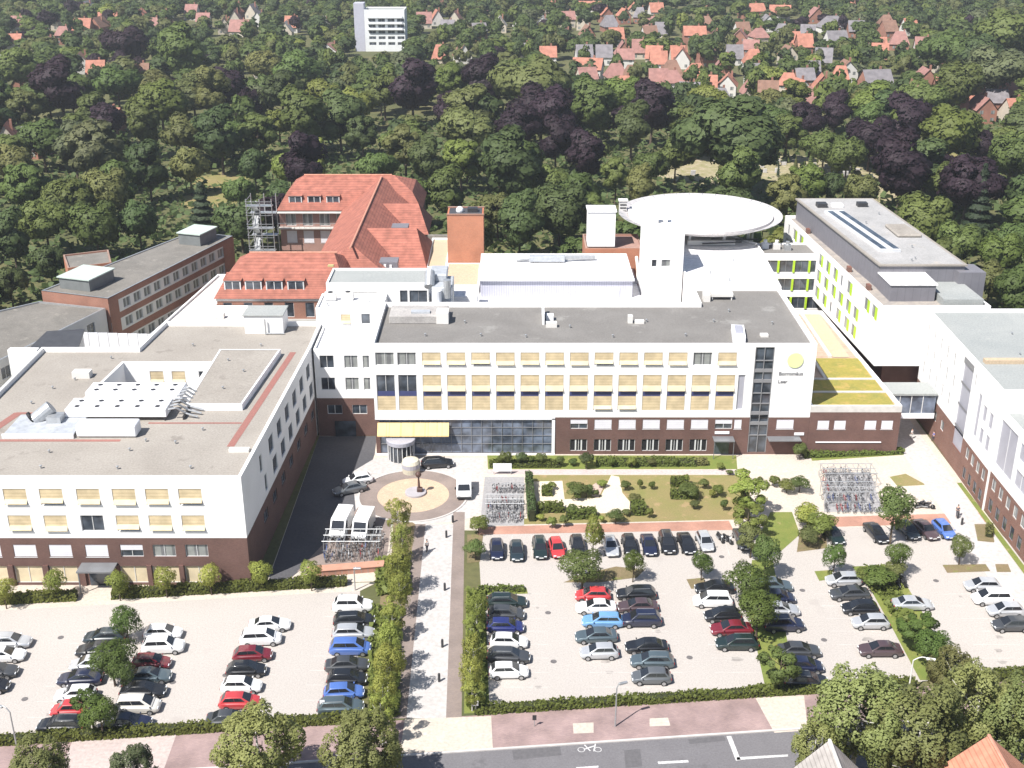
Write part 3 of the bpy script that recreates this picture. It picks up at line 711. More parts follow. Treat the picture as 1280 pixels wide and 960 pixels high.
# ---- right wing with lime windows
N1 = thing('lime_window_wing', 'long white right hand wing with lime green window panels and grey rooftop storey', 'hospital', (60, 190, 0))
npl = [(56.0, 171.0), (72.6, 171.0), (69.2, 224), (52.6, 224)]
nw = []
Lw = math.hypot(3.4, 53)
rnd = random.Random(11)
for j, z in enumerate((8.7, 11.7, 14.7)):
    for i in range(13):
        u = 2.0+i*3.95
        if 11.2 < u < 21.5: continue
        s = rnd.random()
        if s < .72: nw.append((u+rnd.uniform(-.3, .3), 2.7, z-.1, 2.15, 'lime'))
        elif s < .85: nw.append((u+.5, 1.0, z, 1.9, 'plain_grey'))
facade(N1, npl[3], npl[0], [(7.8, 17.6, white, 'white_wall')], nw)
for i in range(3): part('white_wall', wallmb(MB(), npl[i], npl[i+1], 7.8, 17.6), white, N1)
part('soffit', MB().poly([(*p, 7.8) for p in reversed(npl)]), offwhite, N1)
part('recessed_base', MB().prism(inset(npl, 2.2), 0, 7.8, False), brownbrick, N1)
roofdeck(N1, npl, 17.6, mat('worn_terrace', (.36, .32, .28), .95, build=worn_build((.25, .23, .22), .3, 3)), .5, .35)
ph = [(58.2, 180.8), (71.6, 180.8), (68.6, 223.0), (54.4, 223.0)]
pw = MB()
for i in range(4): wallmb(pw, ph[i], ph[(i+1) % 4], 17.1, 20.9)
part('roof_storey', pw, darkclad, N1)
ph2 = inset(ph, -.3); part('upper_roof', MB().prism(ph2, 20.9, 21.15), rooflight, N1)
part('upper_gravel', MB().poly([(*p, 21.154) for p in inset(ph2, .5)]), mat('silvery_roof', (.38, .37, .365), .9, build=worn_build((.30, .295, .29), .15, 4, ((.42, .38, .33), .2, .62))), N1)
part('stair_head', MB().prism([(58.3, 174.6), (65.2, 174.6), (65.2, 180.7), (58.1, 180.7)], 17.1, 19.7), darkclad, N1)
part('stair_head_roof', MB().prism([(58.1, 174.4), (65.4, 174.4), (65.4, 180.75), (57.9, 180.75)], 19.7, 19.9), roofwhite, N1)
part('low_roof', MB().prism([(65.7, 172.0), (71.8, 172.0), (71.4, 180.7), (65.7, 180.7)], 17.1, 18.3), roofgreen, N1)
part('rear_box', MB().prism([(70.4, 179.5), (74.6, 179.5), (74.2, 184), (70.2, 184)], 12, 20.2), darkclad, N1)
sk = MB(); sk.poly([(60.2, 187.6, 21.4), (63.2, 187.6, 21.4), (60.2, 212.5, 21.4), (57.2, 212.5, 21.4)]); part('skylight', MB().prism([(60.0, 187.4), (63.4, 187.4), (60.4, 212.7), (57.0, 212.7)], 21.155, 21.6), mat('skylight_frame', (.55, .56, .58), .4, .05), N1)
for a in (0, 2.05):
    part('skylight_glass', MB().poly([(60.25+a, 188, 21.62), (61.25+a, 188, 21.62), (58.35+a, 212, 21.62), (57.35+a, 212, 21.62)]), glass, N1)
rv = MB(); rv.box(56.6, 216, 21.16, 58.4, 217.8, 21.9); part('roof_hood', rv, darkmetal, N1)
rv = MB(); rv.box(64.2, 216.5, 21.16, 66.0, 218, 21.9); part('roof_hood', rv, darkmetal, N1)
rv = MB(); rv.box(59.4, 216.2, 21.16, 61.4, 217.6, 21.7); part('roof_hood', rv, white2, N1)
part('roof_pad', MB().prism([(65.4, 196), (69.6, 196), (68.8, 203), (65.2, 203)], 21.16, 21.7), rooflight, N1, bevel=.2)
roofbits(N1, 21.15, [(64.5, 183.5), (63.6, 182.4), (66, 190), (62.5, 205), (66.5, 211)])
for t in (.18, .36, .8):
    x = 56+(-3.4)*t; y = 171+53*t; part('terrace_planter', MB().box(x+1.0, y-.6, 17.11, x+1.6, y+.6, 17.9), brownbrick, N1)

# ---- glazed link wing with lime mullions
N2 = thing('lime_link_wing', 'three storey white link wing with lime mullions between dark windows', 'hospital', (50.5, 203, 0))
lw = []
for j, z in enumerate((6.0, 9.4, 12.8)):
    for i in range(4): lw.append((.25+2.75*i, 2.45, z, 2.2, 'plain_grey'))
facade(N2, (44.4, 203), (55.6, 203), [(4.6, 16.2, white, 'white_wall')], lw)
lm = MB()
for j, z in enumerate((6.0, 9.4, 12.8)):
    for i in range(1, 4): lm.box(44.4+2.75*i-.08, 202.85, z, 44.4+2.75*i+.28, 203.06, z+2.2)
part('lime_mullion', lm, lime, N2)
part('side_wall', wallmb(wallmb(wallmb(MB(), (55.6, 203), (55.6, 210), 4.6, 16.2), (55.6, 210), (44.4, 210), 4.6, 16.2), (44.4, 210), (44.4, 203), 4.6, 16.2), white, N2)
part('soffit', MB().poly([(44.4, 203, 4.6), (44.4, 210, 4.6), (55.6, 210, 4.6), (55.6, 203, 4.6)]), offwhite, N2)
part('base', MB().box(44.6, 205, 0, 55.4, 209.8, 4.6), brick, N2)
roofdeck(N2, R4(44.4, 203, 55.6, 210), 16.2, roofgrey, .3, .3)
for i, (x, y) in enumerate([(45.6, 207.6), (47.6, 207.2), (49.4, 206.5)]):
    part('roof_vent', MB().box(x-.6, y-.5, 15.9, x+.6, y+.5, 16.9).tube((x, y, 16.9), (x, y, 17.5), .35, n=10), [white2, offwhite, metalgrey][i], N2)

# ---- right edge wing with grey-green roof and stair glazing
N3 = thing('right_edge_wing', 'white right edge wing with pale green flat roof and tall grey stair glazing', 'hospital', (62.5, 150, 0))
X3 = 62.4
npl3 = [(X3, 139.4), (90, 139.4), (90, 170.9), (X3+.6, 170.9)]
nw = []
for j, z in enumerate((7.4, 10.4, 13.4)):
    for i in range(5): nw.append((1.6+i*3.0+(j % 2)*.8, .55, z, 2.0, 'plain_grey'))
nw.append((24.3, 1.3, 7.6, 6.3, 'screen'))
for z in (7.6, 10.8): nw += [(26.4, 1.5, z, 2.3, 'screen'), (28.7, 1.5, z, 2.3, 'screen')]
nw += [(22.2, .5, 13.8, 1.9, 'plain_grey')]
for i in range(4): nw.append((23+2.1*i, 1.3, 3.6, 1.7, 'curtain')); nw.append((23+2.1*i, 1.3, .5, 1.8, 'plain_grey'))
for i in range(4): nw.append((2+3.4*i, 1.5, 2.9, 1.6, 'curtain'))
gl = (17.6, 21.4, 3.2, 16.4)
hs = [(u, u+w, z, z+h) for u, w, z, h, s in nw]+[gl]
p0, p1 = npl3[3], npl3[0]; d3 = (Vector(p1)-Vector(p0)).normalized(); a3 = math.atan2(d3.y, d3.x)
part('brick_base', wallmb(MB(), p0, p1, 0, 5.8, hs), brownbrick, N3); part('white_wall', wallmb(MB(), p0, p1, 5.8, 17.2, hs), white, N3)
for u, w, z, h, s in nw:
    q = Vector(p0)+d3*u; window(N3, (q.x, q.y, z), a3, s, w, h)
P3 = lambda u, z, o=0: (p0[0]+d3.x*u+o, p0[1]+d3.y*u, z)
part('stair_glazing', MB().poly([P3(17.6, 3.2, .15), P3(21.4, 3.2, .15), P3(21.4, 16.4, .15), P3(17.6, 16.4, .15)]), shadedglass, N3)
sb = MB()
for z in (6.2, 9.4, 12.6, 15.6): sb.poly([P3(17.6, z, -.02), P3(21.4, z, -.02), P3(21.4, z+.28, -.02), P3(17.6, z+.28, -.02)]); 
sb.poly([P3(17.6, 15.6, -.03), P3(21.4, 15.6, -.03), P3(21.4, 16.4, -.03), P3(17.6, 16.4, -.03)])
part('glazing_band', sb, framegrey, N3)
part('white_wall', wallmb(MB(), (X3, 139.4), (90, 139.4), 0, 17.2), white, N3); part('white_wall', wallmb(MB(), (90, 170.9), (X3+.6, 170.9), 0, 17.2), white, N3)
roofdeck(N3, npl3, 17.2, roofgreen, .45, .4)
part('roof_divider', MB().box(64, 149.5, 16.76, 89.4, 150.5, 17.3), tan, N3)
roofbits(N3, 16.75, [(72, 161), (80, 158), (70, 153)], .3)
N4 = thing('right_edge_lower_wing', 'lower white wing with large grey screens at the right picture edge', 'hospital', (X3, 125, 0))
npl4 = [(X3+.3, 100), (90, 100), (90, 139.37), (X3+.3, 139.37)]
nw = [(.6, 5.4, 7.2, 6.4, 'screen')]+[(6.8+i*5.0, 3.6, z, 2.3, 'screen') for i in range(5) for z in (7.4, 11)]
for i in range(11): nw.append((.8+2.4*i, 1.4, 3.6, 1.7, 'curtain')); nw.append((.8+2.4*i, 1.4, .5, 1.9, 'plain_grey'))
facade(N4, npl4[3], npl4[0], [(0, 5.8, brownbrick, 'brick_base'), (5.8, 14.6, white, 'white_wall')], nw)
part('white_wall', wallmb(MB(), npl4[0], npl4[1], 0, 14.6), white, N4)
roofdeck(N4, npl4, 14.6, roofgreen, .4, .4)
# glazed footbridge annex -> right wing
FB = thing('glazed_footbridge', 'short glazed footbridge joining the brick annex to the right edge wing', 'footbridge', (59, 163, 0))
part('roof', MB().box(55.6, 160.8, 7.2, 62.6, 165.2, 7.5), roofgreen, FB)
part('glass', MB().box(55.8, 161.0, 4.3, 62.5, 165.0, 7.2), glassblue, FB)
part('floor_beam', MB().box(55.7, 160.85, 3.5, 62.55, 165.1, 4.3), white2, FB)
mu = MB()
for x in (57.2, 58.9, 60.6): mu.box(x-.05, 160.93, 4.3, x+.05, 160.99, 7.2)
part('mullion', mu, winframe, FB)
# ================================================================ older rear buildings
def hiproof(mb, x0, y0, x1, y1, ze, zr, axis, h0, h1, o=.5):
    """hip/gable roof; axis 'x' or 'y' is the ridge; h0,h1 = hip run at each end"""
    x0 -= o; x1 += o; y0 -= o; y1 += o
    if axis == 'x':
        ym = (y0+y1)/2; a = (x0+h0, ym, zr); b = (x1-h1, ym, zr)
        A, B, C, D_ = (x0, y0, ze), (x1, y0, ze), (x1, y1, ze), (x0, y1, ze)
        mb.poly([A, B, b, a]).poly([C, D_, a, b]).poly([D_, A, a]).poly([B, C, b])
    else:
        xm = (x0+x1)/2; a = (xm, y0+h0, zr); b = (xm, y1-h1, zr)
        A, B, C, D_ = (x0, y0, ze), (x1, y0, ze), (x1, y1, ze), (x0, y1, ze)
        mb.poly([A, B, a]).poly([B, C, b, a]).poly([C, D_, b]).poly([D_, A, a, b])
    return mb
J = thing('red_tiled_wing', 'old brick wing with steep red tiled roofs, dormers and a long ridge', 'hospital', (-36, 190, 0))
jw = [(1.0+i*3.45, 1.5, 9.0, 2.6, 'plain') for i in range(6)]+[(1.0+i*3.45, 1.5, 5.2, 2.4, 'plain') for i in range(6)]
facade(J, (-49.6, 190), (-29.6, 190), [(0, 12.4, redbrick, 'brick_wall')], jw)
part('string_course', MB().box(-49.7, 189.85, 8.2, -29.6, 189.98, 8.7).box(-49.7, 189.85, 11.9, -29.6, 189.98, 12.3), sill, J)
part('brick_wall', wallmb(wallmb(MB(), (-49.6, 204), (-49.6, 190), 0, 12.4), (-36, 204), (-49.6, 204), 0, 12.4), redbrick, J)
# steeper lower slope with flatter top, hipped at the left
def mansard(mb, x0, y0, x1, y1, ze, zk, run, zr, h0, h1):
    a = [(x0-.4, y0-.4, ze), (x1+.4, y0-.4, ze), (x1+.4, y1+.4, ze), (x0-.4, y1+.4, ze)]
    b = [(x0+run, y0+run, zk), (x1-run, y0+run, zk), (x1-run, y1-run, zk), (x0+run, y1-run, zk)]
    for i in range(4): j = (i+1) % 4; mb.poly([a[i], a[j], b[j], b[i]])
    ym = (y0+y1)/2; r0 = (x0+h0, ym, zr); r1 = (x1-h1, ym, zr)
    mb.poly([b[0], b[1], r1, r0]).poly([b[2], b[3], r0, r1]).poly([b[3], b[0], r0]).poly([b[1], b[2], r1])
mb = MB(); mansard(mb, -49.6, 190, -27, 204, 12.4, 15.9, 1.7, 18.2, 4.6, 3.5); jr = part('front_roof', mb, tile, J)
mb = MB(); hiproof(mb, -35.6, 198, -20.4, 256, 12.4, 18.35, 'y', 4, 3); part('spine_roof', mb, tile, J)
mb = MB(); mansard(mb, -49.6, 248, -19.5, 263, 12.4, 15.9, 1.7, 18.2, 4.6, 6); part('rear_roof', mb, tile, J)
mb = MB(); hiproof(mb, -28, 206.5, -15.8, 223.5, 12.4, 17.6, 'x', 0, 2.4); part('cross_roof', mb, tile, J)
mb = MB(); hiproof(mb, -28, 229.5, -17.0, 242, 12.4, 17.0, 'x', 0, 2.4); part('cross_roof', mb, tile, J)
part('brick_wall', MB().box(-35.2, 203, 0, -20.8, 250, 12.38), redbrick, J)
part('brick_wall', MB().box(-28, 207, 0, -16.4, 223, 12.37), redbrick, J)
part('brick_wall', MB().box(-28, 230, 0, -17.6, 241.5, 12.36), redbrick, J)
part('brick_wall', MB().box(-29.55, 190.05, 0, -27.2, 203.5, 12.35), redbrick, J)
# ridge tiles
rd = MB(); rd.tube((-28.0, 199, 18.4), (-28.0, 253, 18.4), .2, n=6).tube((-45, 197, 18.25), (-30, 197, 18.25), .2, n=6).tube((-45, 255.5, 18.25), (-26, 255.5, 18.25), .2, n=6)
part('ridge_tiles', rd, mat('ridge_mortar', (.50, .24, .17), .9, .15, 2), J)
rear = [(1.3+i*3.6, 2.2, 9.0, 2.6, 'curtain') for i in range(4)]+[(1.3+i*3.6, 2.2, 5.2, 2.7, 'shutter') for i in range(4)]
facade(J, (-49.6, 248), (-35.2, 248), [(0, 12.4, mat('rosy_brick', (.3, .16, .13), .9, build=brick_build((.33, .18, .145), (.27, .145, .12), (.34, .24, .21))), 'brick_wall')], rear)
part('brick_wall', wallmb(wallmb(wallmb(MB(), (-49.6, 263), (-49.6, 248), 0, 12.4), (-19.5, 263), (-49.6, 263), 0, 12.4), (-19.5, 248), (-19.5, 263), 0, 12.4), brownbrick, J)
bal = MB(); bal.box(-49.8, 246.8, 8.55, -35.2, 247.98, 8.75); bal.box(-49.8, 246.8, 11.95, -35.2, 247.98, 12.15)
part('balcony_slab', bal, sill, J)
br = MB()
for i in range(14): br.box(-49.7+i*1.1, 246.85, 8.75, -49.64+i*1.1, 246.9, 9.8)
br.box(-49.8, 246.84, 9.75, -35.2, 246.9, 9.85); part('balcony_rail', br, metalgrey, J)
def dormer(x, y, z, w=2.7, h=2.05, d=2.0):
    mb = MB(); mb.box(x, y, z, x+w, y+d, z+h); o = part('dormer', mb, mat('dormer_cheek', (.36, .34, .33), .7, .08), J)
    part('dormer_roof', MB().poly([(x-.2, y-.25, z+h+.02), (x+w+.2, y-.25, z+h+.02), (x+w+.2, y+d+1.2, z+h+.45), (x-.2, y+d+1.2, z+h+.45)]), tile, o)
    part('dormer_frame', MB().box(x-.05, y-.1, z-.1, x+w+.05, y-.01, z+.15).box(x-.05, y-.1, z+h-.15, x+w+.05, y-.01, z+h).box(x-.05, y-.1, z, x+.15, y-.01, z+h).box(x+w-.15, y-.1, z, x+w+.05, y-.01, z+h).box(x+w/2-.06, y-.1, z, x+w/2+.06, y-.01, z+h), winframe, o)
    part('pane', MB().poly([(x, y-.04, z), (x+w, y-.04, z), (x+w, y-.04, z+h), (x, y-.04, z+h)]), glass, o)
for x in (-48.2, -44.7, -41.2, -37.6): dormer(x, 190.5, 13.3)
for x in (-47.4, -43.4, -39.4): dormer(x, 248.6, 13.3)
# side dormers on the spine (dark cladding stands in for valley shade, white windows)
for y in (203.4, 226.3):
    o = part('side_dormer', MB().box(-24.0, y-1.6, 12.5, -20.2, y+1.6, 15.0), darkclad, J)
    part('pane', MB().poly([(-20.17, y-1.2, 13), (-20.17, y+1.2, 13), (-20.17, y+1.2, 14.7), (-20.17, y-1.2, 14.7)]), glassgrey, o)
    part('dormer_frame', MB().box(-21.6, y-1.75, 12.7, -21.2, y-1.62, 14.6).box(-22.6, y-1.75, 13.2, -22.2, y-1.62, 14.7), white2, o)
part('skylight', MB().box(-31.2, 193.6, 16.6, -30.2, 194.6, 17.0), mat('skylight_yellow', (.45, .42, .2), .4, .1), J)
# steel escape stair at the rear wing
es = thing('escape_stair', 'grey steel escape stair tower at the left end of the rear tiled wing', 'stair', (-52.5, 246, 0))
fr = MB()
for x in (-55.4, -52.6, -50.1):
    for y in (243.2, 248.2): fr.tube((x, y, 0), (x, y, 16), .12, n=6)
part('frame', fr, metalgrey, es)
for i in range(6):
    z = 2.4*(i+1); m = MB(); m.box(-55.6, 243.0 if i % 2 else 246.6, z, -50.0, 244.4 if i % 2 else 248.3, z+.12); part('landing', m, metalgrey, es)
    m = MB(); ya, yb = (247.4, 243.8) if i % 2 else (243.8, 247.4)
    m.poly([(-54.6, ya, z-2.4), (-53.4, ya, z-2.4), (-53.4, yb, z), (-54.6, yb, z)]); m.tube((-54.6, ya, z-1.4), (-54.6, yb, z+1), .07, n=5).tube((-53.4, ya, z-1.4), (-53.4, yb, z+1), .07, n=5); part('flight', m, metalgrey, es)
    m = MB(); m.box(-55.6, 243.0, z+1.0, -50.0, 243.08, z+1.1); m.box(-55.6, 243.0, z+.5, -50.0, 243.08, z+.58); m.box(-55.62, 243, z+1, -55.54, 248.3, z+1.1); part('rail', m, metalgrey, es)
# brick tower and low roofs behind
bt = thing('brick_chimney_tower', 'tall windowless red brick tower block behind the metal hall', 'tower', (-8.3, 208, 0))
part('wall', MB().box(-11.6, 207.6, 0, -5.1, 213, 22.0), orangewall, bt)
part('roof', MB().box(-11.3, 207.9, 21.6, -5.4, 212.7, 22.02), darkslope, bt)
part('coping', MB().box(-11.7, 207.5, 22.03, -5.0, 207.9, 22.2).box(-11.7, 212.7, 22.03, -5, 213.1, 22.2), redbrick, bt)
part('roof_dome', MB().ball((-9.4, 210, 22.3), .7, 12), white2, bt); part('roof_box', MB().box(-8, 209.6, 22.03, -6.2, 211, 22.7), darkmetal, bt)
lr = thing('low_rear_roofs', 'cluster of low white and tan flat roofs between red tiles and brick tower', 'hospital', (-12, 205, 0))
block(lr, R4(-15.6, 207, -11.8, 226), 0, 12.6, white, tan, {}, par=.35)
block(lr, R4(-11.7, 193, -5.6, 207.4), 0, 13.2, white, tan, {}, par=.1)
part('annex', MB().box(-20.2, 193.4, 0, -11.8, 206.2, 11.4), white, lr); part('annex_roof', rect(-20, 193.6, -12, 206, 11.42), roofwhite, lr)
part('tank', MB().tube((-2.5, 207.8, 13), (-.6, 207.8, 13), .9, n=14), white2, lr)
part('parapet_strip', MB().box(-16.5, 226.1, 0, -6, 227, 13.0), roofdark, lr)
# ---- left long brick wing with flat roofs
u = Vector((.315, .949)); n = Vector((-.949, .315))
def LP(a, b): q = Vector((-69.0, 193.1))+u*a+n*b; return (q.x, q.y)
L1 = thing('long_left_wing', 'long narrow brick wing with weathered flat felt roof and white window bands', 'building', (-69, 193, 0))
lpl = [LP(0, 13.6), LP(0, 0), LP(41, 0), LP(41, 9.5)]
ww = []
for z in (1.2, 4.8, 8.2):
    for i in range(11): ww.append((4+3.1*i, 2.0, z, 1.7, 'curtain'))
facade(L1, lpl[1], lpl[2], [(0, .9, redbrick, 'brick_band'), (.9, 3.2, offwhite, 'white_band'), (3.2, 4.5, redbrick, 'brick_band'), (4.5, 6.8, offwhite, 'white_band'), (6.8, 7.9, redbrick, 'brick_band'), (7.9, 10.2, offwhite, 'white_band'), (10.2, 11.2, redbrick, 'brick_band')], ww)
for i in (0, 2, 3): part('end_wall', wallmb(MB(), lpl[i], lpl[(i+1) % 4], 0, 11.2), redbrick, L1)
e0, e1 = LP(0, -.05), LP(3.2, -.05)
part('end_pier', wallmb(MB(), LP(.0, -.1), LP(2.6, -.1), 0, 11.1), redbrick, L1); part('end_pier', wallmb(MB(), LP(37, -.1), LP(41, -.1), 0, 11.1), redbrick, L1)
roofdeck(L1, lpl, 11.3, roofdark, .2, .3, pm=metalgrey)
def stairhead(a, b, w, d, h, lab):
    q = LP(a, b); c = [LP(a, b), LP(a, b-w), LP(a+d, b-w), LP(a+d, b)]
    t = thing('roof_cabin', lab, 'roof house', (q[0], q[1], 11.1))
    part('wall', MB().prism(c, 11.12, 11.12+h), mat('cabin_grey', (.16, .17, .17), .8, .1), t); part('roof', MB().prism(inset(c, -.25), 11.12+h, 11.32+h), copper, t)
stairhead(2.5, 11.6, 6.2, 7, 2.0, 'dark roof cabin with pale green lid at the near end of the long left wing')
stairhead(33, 7.2, 4.8, 6, 2.2, 'dark roof cabin with pale green lid at the far end of the long left wing')
L2 = thing('low_left_wing', 'low flat roofed wing at the left edge, grey felt roof', 'building', (-80, 180, 0))
l2 = [(-79.2, 166), (-69.6, 193.0), (-82.2, 196.6), (-110, 170), (-110, 160)]
block(L2, [l2[0], l2[1], l2[2], l2[3], l2[4]], 0, 9.6, offwhite, roofdark, {0: [(3+3.4*i, 2.0, 6.3, 1.9, 'plain') for i in range(7)]}, par=.25, pm=metalgrey)
st = thing('brick_stair_house', 'small orange brick stair house with grey roof beyond the long left wing', 'building', (-82, 218, 0))
spl = [(-86.2, 220.5), (-82.4, 212.0), (-75.4, 215.6), (-78.6, 224.0)]
block(st, spl, 0, 10.8, orangewall, roofdark, {1: [(2.0, 1.2, 7.6, 1.6, 'plain'), (4.4, 1.2, 7.6, 1.6, 'plain')]}, par=.3, pm=redbrick)
# flat terrace roofs between the wings, screen of white panels, dark sloping canopy
tr = thing('white_terrace_roof', 'low white terrace roof between the long left wing and red tiled wing', 'building', (-54, 190, 0))
block(tr, [(-57.2, 174), (-43, 174), (-43, 189.7), (-49.8, 189.7), (-49.8, 207), (-53.4, 207)], 0, 11.2, white, mat('dusty_white_roof', (.62, .58, .54), .9, build=worn_build((.52, .49, .46), .3, 3)), {}, par=.35)
part('ac_box', MB().box(-48.8, 184, 10.9, -47.2, 185, 11.7), offwhite, tr); part('roof_hatch', MB().box(-52, 180, 10.9, -50.4, 181.4, 11.3), sill, tr)
scn = thing('white_panel_screen', 'row of upright white panels screening the gap behind the front wing roof', 'screen', (-63, 178, 0))
for i in range(8):
    x = -69.6+i*1.62; y = 179.4-i*.12
    part('panel', MB().box(x, y, 5.5, x+1.5, y+.12, 10.2), white2, scn)
part('frame', MB().box(-69.8, 179.6, 0, -56.6, 179.8, 5.4), offwhite, scn)
cnp = thing('dark_sloping_canopy', 'dark sloping glass canopy roof behind the front wing', 'canopy', (-69, 170, 0))
part('roof', MB().prism([(-73.2, 167.6), (-65.6, 167.6), (-67.6, 177.0), (-73.2, 176.0)], 11.4, 11.7), darkslope, cnp)
part('wall', MB().prism([(-73.0, 167.8), (-65.8, 167.8), (-67.8, 176.6), (-73.0, 175.8)], 0, 11.4), offwhite, cnp)
part('gable', MB().box(-75.6, 166.4, 0, -71.2, 167.5, 12.2), white, cnp)
# ================================================================ ground, streets, car parks
grass_dry = mat('dry_lawn', (.24, .19, .085), .95, build=worn_build((.19, .185, .06), .22, 6, ((.31, .225, .115), .5, .56)))
grass_green = mat('rough_grass', (.13, .17, .035), .95, build=worn_build((.19, .20, .05), .4, 7, ((.26, .23, .09), .8, .6)))
earth = mat('park_ground', (.075, .085, .032), .95, build=worn_build((.13, .12, .05), .06, 1.5, ((.22, .19, .10), .03, .62)))
paver = mat('pale_car_park_pavers', (.425, .39, .36), .9, build=worn_build((.405, .37, .342), .05, 6, ((.38, .346, .32), .16, .61)))
creampave = mat('cream_pavers', (.52, .46, .39), .9, build=worn_build((.46, .40, .345), .12, 3, ((.54, .49, .44), .4, .6)))
whitepath = mat('pale_concrete_slabs', (.47, .445, .43), .85, build=worn_build((.43, .405, .39), .15, 2, ((.38, .355, .345), .5, .63)))
brownpave = mat('brown_clinker', (.25, .20, .175), .9, build=brick_build((.26, .205, .18), (.22, .175, .16), (.20, .17, .15), .24, .12, True))
pinkpave = mat('dusty_pink_clinker', (.30, .21, .20), .9, build=brick_build((.32, .225, .21), (.27, .19, .185), (.26, .20, .19), .3, .15, True, .22))
salmon = mat('salmon_clinker', (.40, .21, .15), .9, build=brick_build((.43, .22, .155), (.36, .18, .13), (.34, .22, .18), .24, .12, True, .2))
greypave = mat('grey_yard_pavers', (.33, .32, .32), .9, build=worn_build((.28, .27, .275), .2, 3))
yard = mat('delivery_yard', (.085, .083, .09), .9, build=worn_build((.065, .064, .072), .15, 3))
asphalt = mat('asphalt', (.145, .138, .145), .9, build=worn_build((.165, .158, .165), .18, 5, ((.12, .115, .12), .25, .58)))
gravel = mat('cream_gravel', (.62, .54, .42), .95, build=worn_build((.56, .50, .40), .8, 6))
sand = mat('apricot_sand', (.50, .375, .265), .95, build=worn_build((.45, .34, .25), .5, 4, ((.55, .43, .31), .9, .58)))
kerbm = mat('kerb_stone', (.50, .47, .45), .85, .08, 1)
paint = mat('road_paint', (.52, .51, .505), .8, .25, 5)
soil = mat('brown_bed', (.20, .15, .085), .95, build=worn_build((.15, .125, .06), .5, 5, ((.17, .18, .05), .7, .58)))
# one ground sheet, finer near the site, reaching the horizon
struct('ground', rect(-6000, -400, 6000, 9000, 0), earth, label='park and garden ground', cat='ground')
al = math.atan(.1); SU = Vector((math.cos(al), math.sin(al))); SN = Vector((-SU.y, SU.x))
def S(a, v): q = Vector((-4, 97.6))+SU*a+SN*v; return (q.x, q.y)
def PX(*pts, z=.012): return MB().poly([at(x, y, z) for x, y in pts])
struct('forecourt', flat([(-29.2, 120.9), (-16, 121.8), (-11, 134), (62.6, 132.6), (62.6, 170), (56, 196.5), (43, 156.2), (-29, 162.3)], .004), creampave, label='pale forecourt paving')
struct('car_park', flat([S(-75, .2), S(-11.6, .2), S(-11.6, 23.4), S(-75, 23.4)], .008), paver, label='left car park paving')
struct('car_park', flat([S(1.6, .2), S(70, .2), (62.3, 135.2), (-4.4, 133.4)], .008), paver, label='right car park paving')
struct('pavement', flat([S(-75, 23.4), S(-11.6, 23.4), (-16, 121.6), (-30.9, 121), (-68.5, 121)], .006), creampave, label='paving strip before the front wing')
struct('path', PX((532, 655), (566.5, 655), (557.5, 898), (508, 898), z=.016), whitepath, label='white slab walkway')
struct('path', PX((566.5, 640), (581, 640), (577, 898), (557.5, 898), z=.012), brownpave, label='brown clinker strip beside the walkway')
struct('path', PX((519, 655), (532, 655), (508, 898), (488, 898), z=.012), brownpave, label='brown clinker strip under the walkway trees')
struct('grass_strip', PX((492, 640), (519, 655), (488, 898), (462, 905), (476, 740), (490, 690), z=.010), soil, 'stuff', 'planted strip left of the walkway', 'planting')
struct('grass_strip', PX((583, 735), (606, 740), (612, 890), (580, 892), z=.012), grass_green, 'stuff', 'planted strip right of the walkway', 'planting')
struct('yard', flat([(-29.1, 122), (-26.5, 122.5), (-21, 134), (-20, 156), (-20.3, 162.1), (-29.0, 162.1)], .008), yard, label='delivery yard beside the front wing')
struct('pavement', flat([(-26, 124), (-15.4, 125.5), (-15.8, 139.5), (-20.5, 140)], .011), brownpave, label='grey bicycle yard paving')
# street
struct('pavement', flat([S(-80, -.6), S(80, -.6), S(80, -5.75), S(-80, -5.75)], .004), pinkpave, label='dusty pink clinker pavement')
for i, (a, b) in enumerate([((505, 897), (615, 933)), ]):
    struct('path', PX((506, 899), (614, 895), (616, 935), (500, 942), z=.02), creampave, label='pale crossing slab at the walkway end')
struct('pavement', PX((944, 872), (1005, 869), (1010, 913), (968, 916), z=.012), creampave, label='pale driveway slab right')
struct('pavement', PX((92, 922), (222, 914), (200, 975), (70, 980), z=.012), mat('rosy_slabs', (.47, .39, .36), .9, build=worn_build((.42, .35, .33), .2, 3)), label='rosy driveway slab left')
struct('pavement', PX((716, 904), (742, 903), (742, 916), (717, 917), z=.012), creampave, label='small pale slab in the pavement')
struct('pavement', PX((812, 898), (835, 897), (838, 907), (812, 908), z=.012), creampave, label='small pale patch in the pavement')
struct('kerb', MB().prism([S(-80, -6.0), S(80, -6.0), S(80, -5.75), S(-80, -5.75)], 0, .12), kerbm)
struct('road', flat([S(-80, -6.0), S(80, -6.0), S(80, -17), S(-80, -17)], .004), asphalt, label='grey asphalt road')
struct('road', flat([S(-80, -17), S(80, -17), S(80, -60), S(-80, -60)], .002), grass_green, label='verge beyond the road')
mk = MB()
for q in ([(908, 920), (914, 920), (926, 950), (920, 951)], [(921, 946.5), (985, 943), (985, 945.5), (921, 950)], [(822, 952), (860, 950), (861, 953), (823, 955)], [(720, 959), (748, 957), (748, 959.5), (721, 962)]):
    mk.poly([at(x, y, .010) for x, y in q])
q0 = at(737, 937, .010)
mk.lathe((q0[0]-.8, q0[1]), [(.36, .010), (.29, .010)], 16, cap=False).lathe((q0[0]+.8, q0[1]), [(.36, .010), (.29, .010)], 16, cap=False)
mk.obox((q0[0], q0[1]+.3), (.9, .43), .6, .07, .008, .011).obox((q0[0]-.2, q0[1]+.25), (-.5, .86), .5, .06, .008, .0105).obox((q0[0]+.5, q0[1]+.3), (.2, .98), .55, .06, .008, .0108)
struct('road_marking', mk, paint, label='white road lines and bicycle symbol')
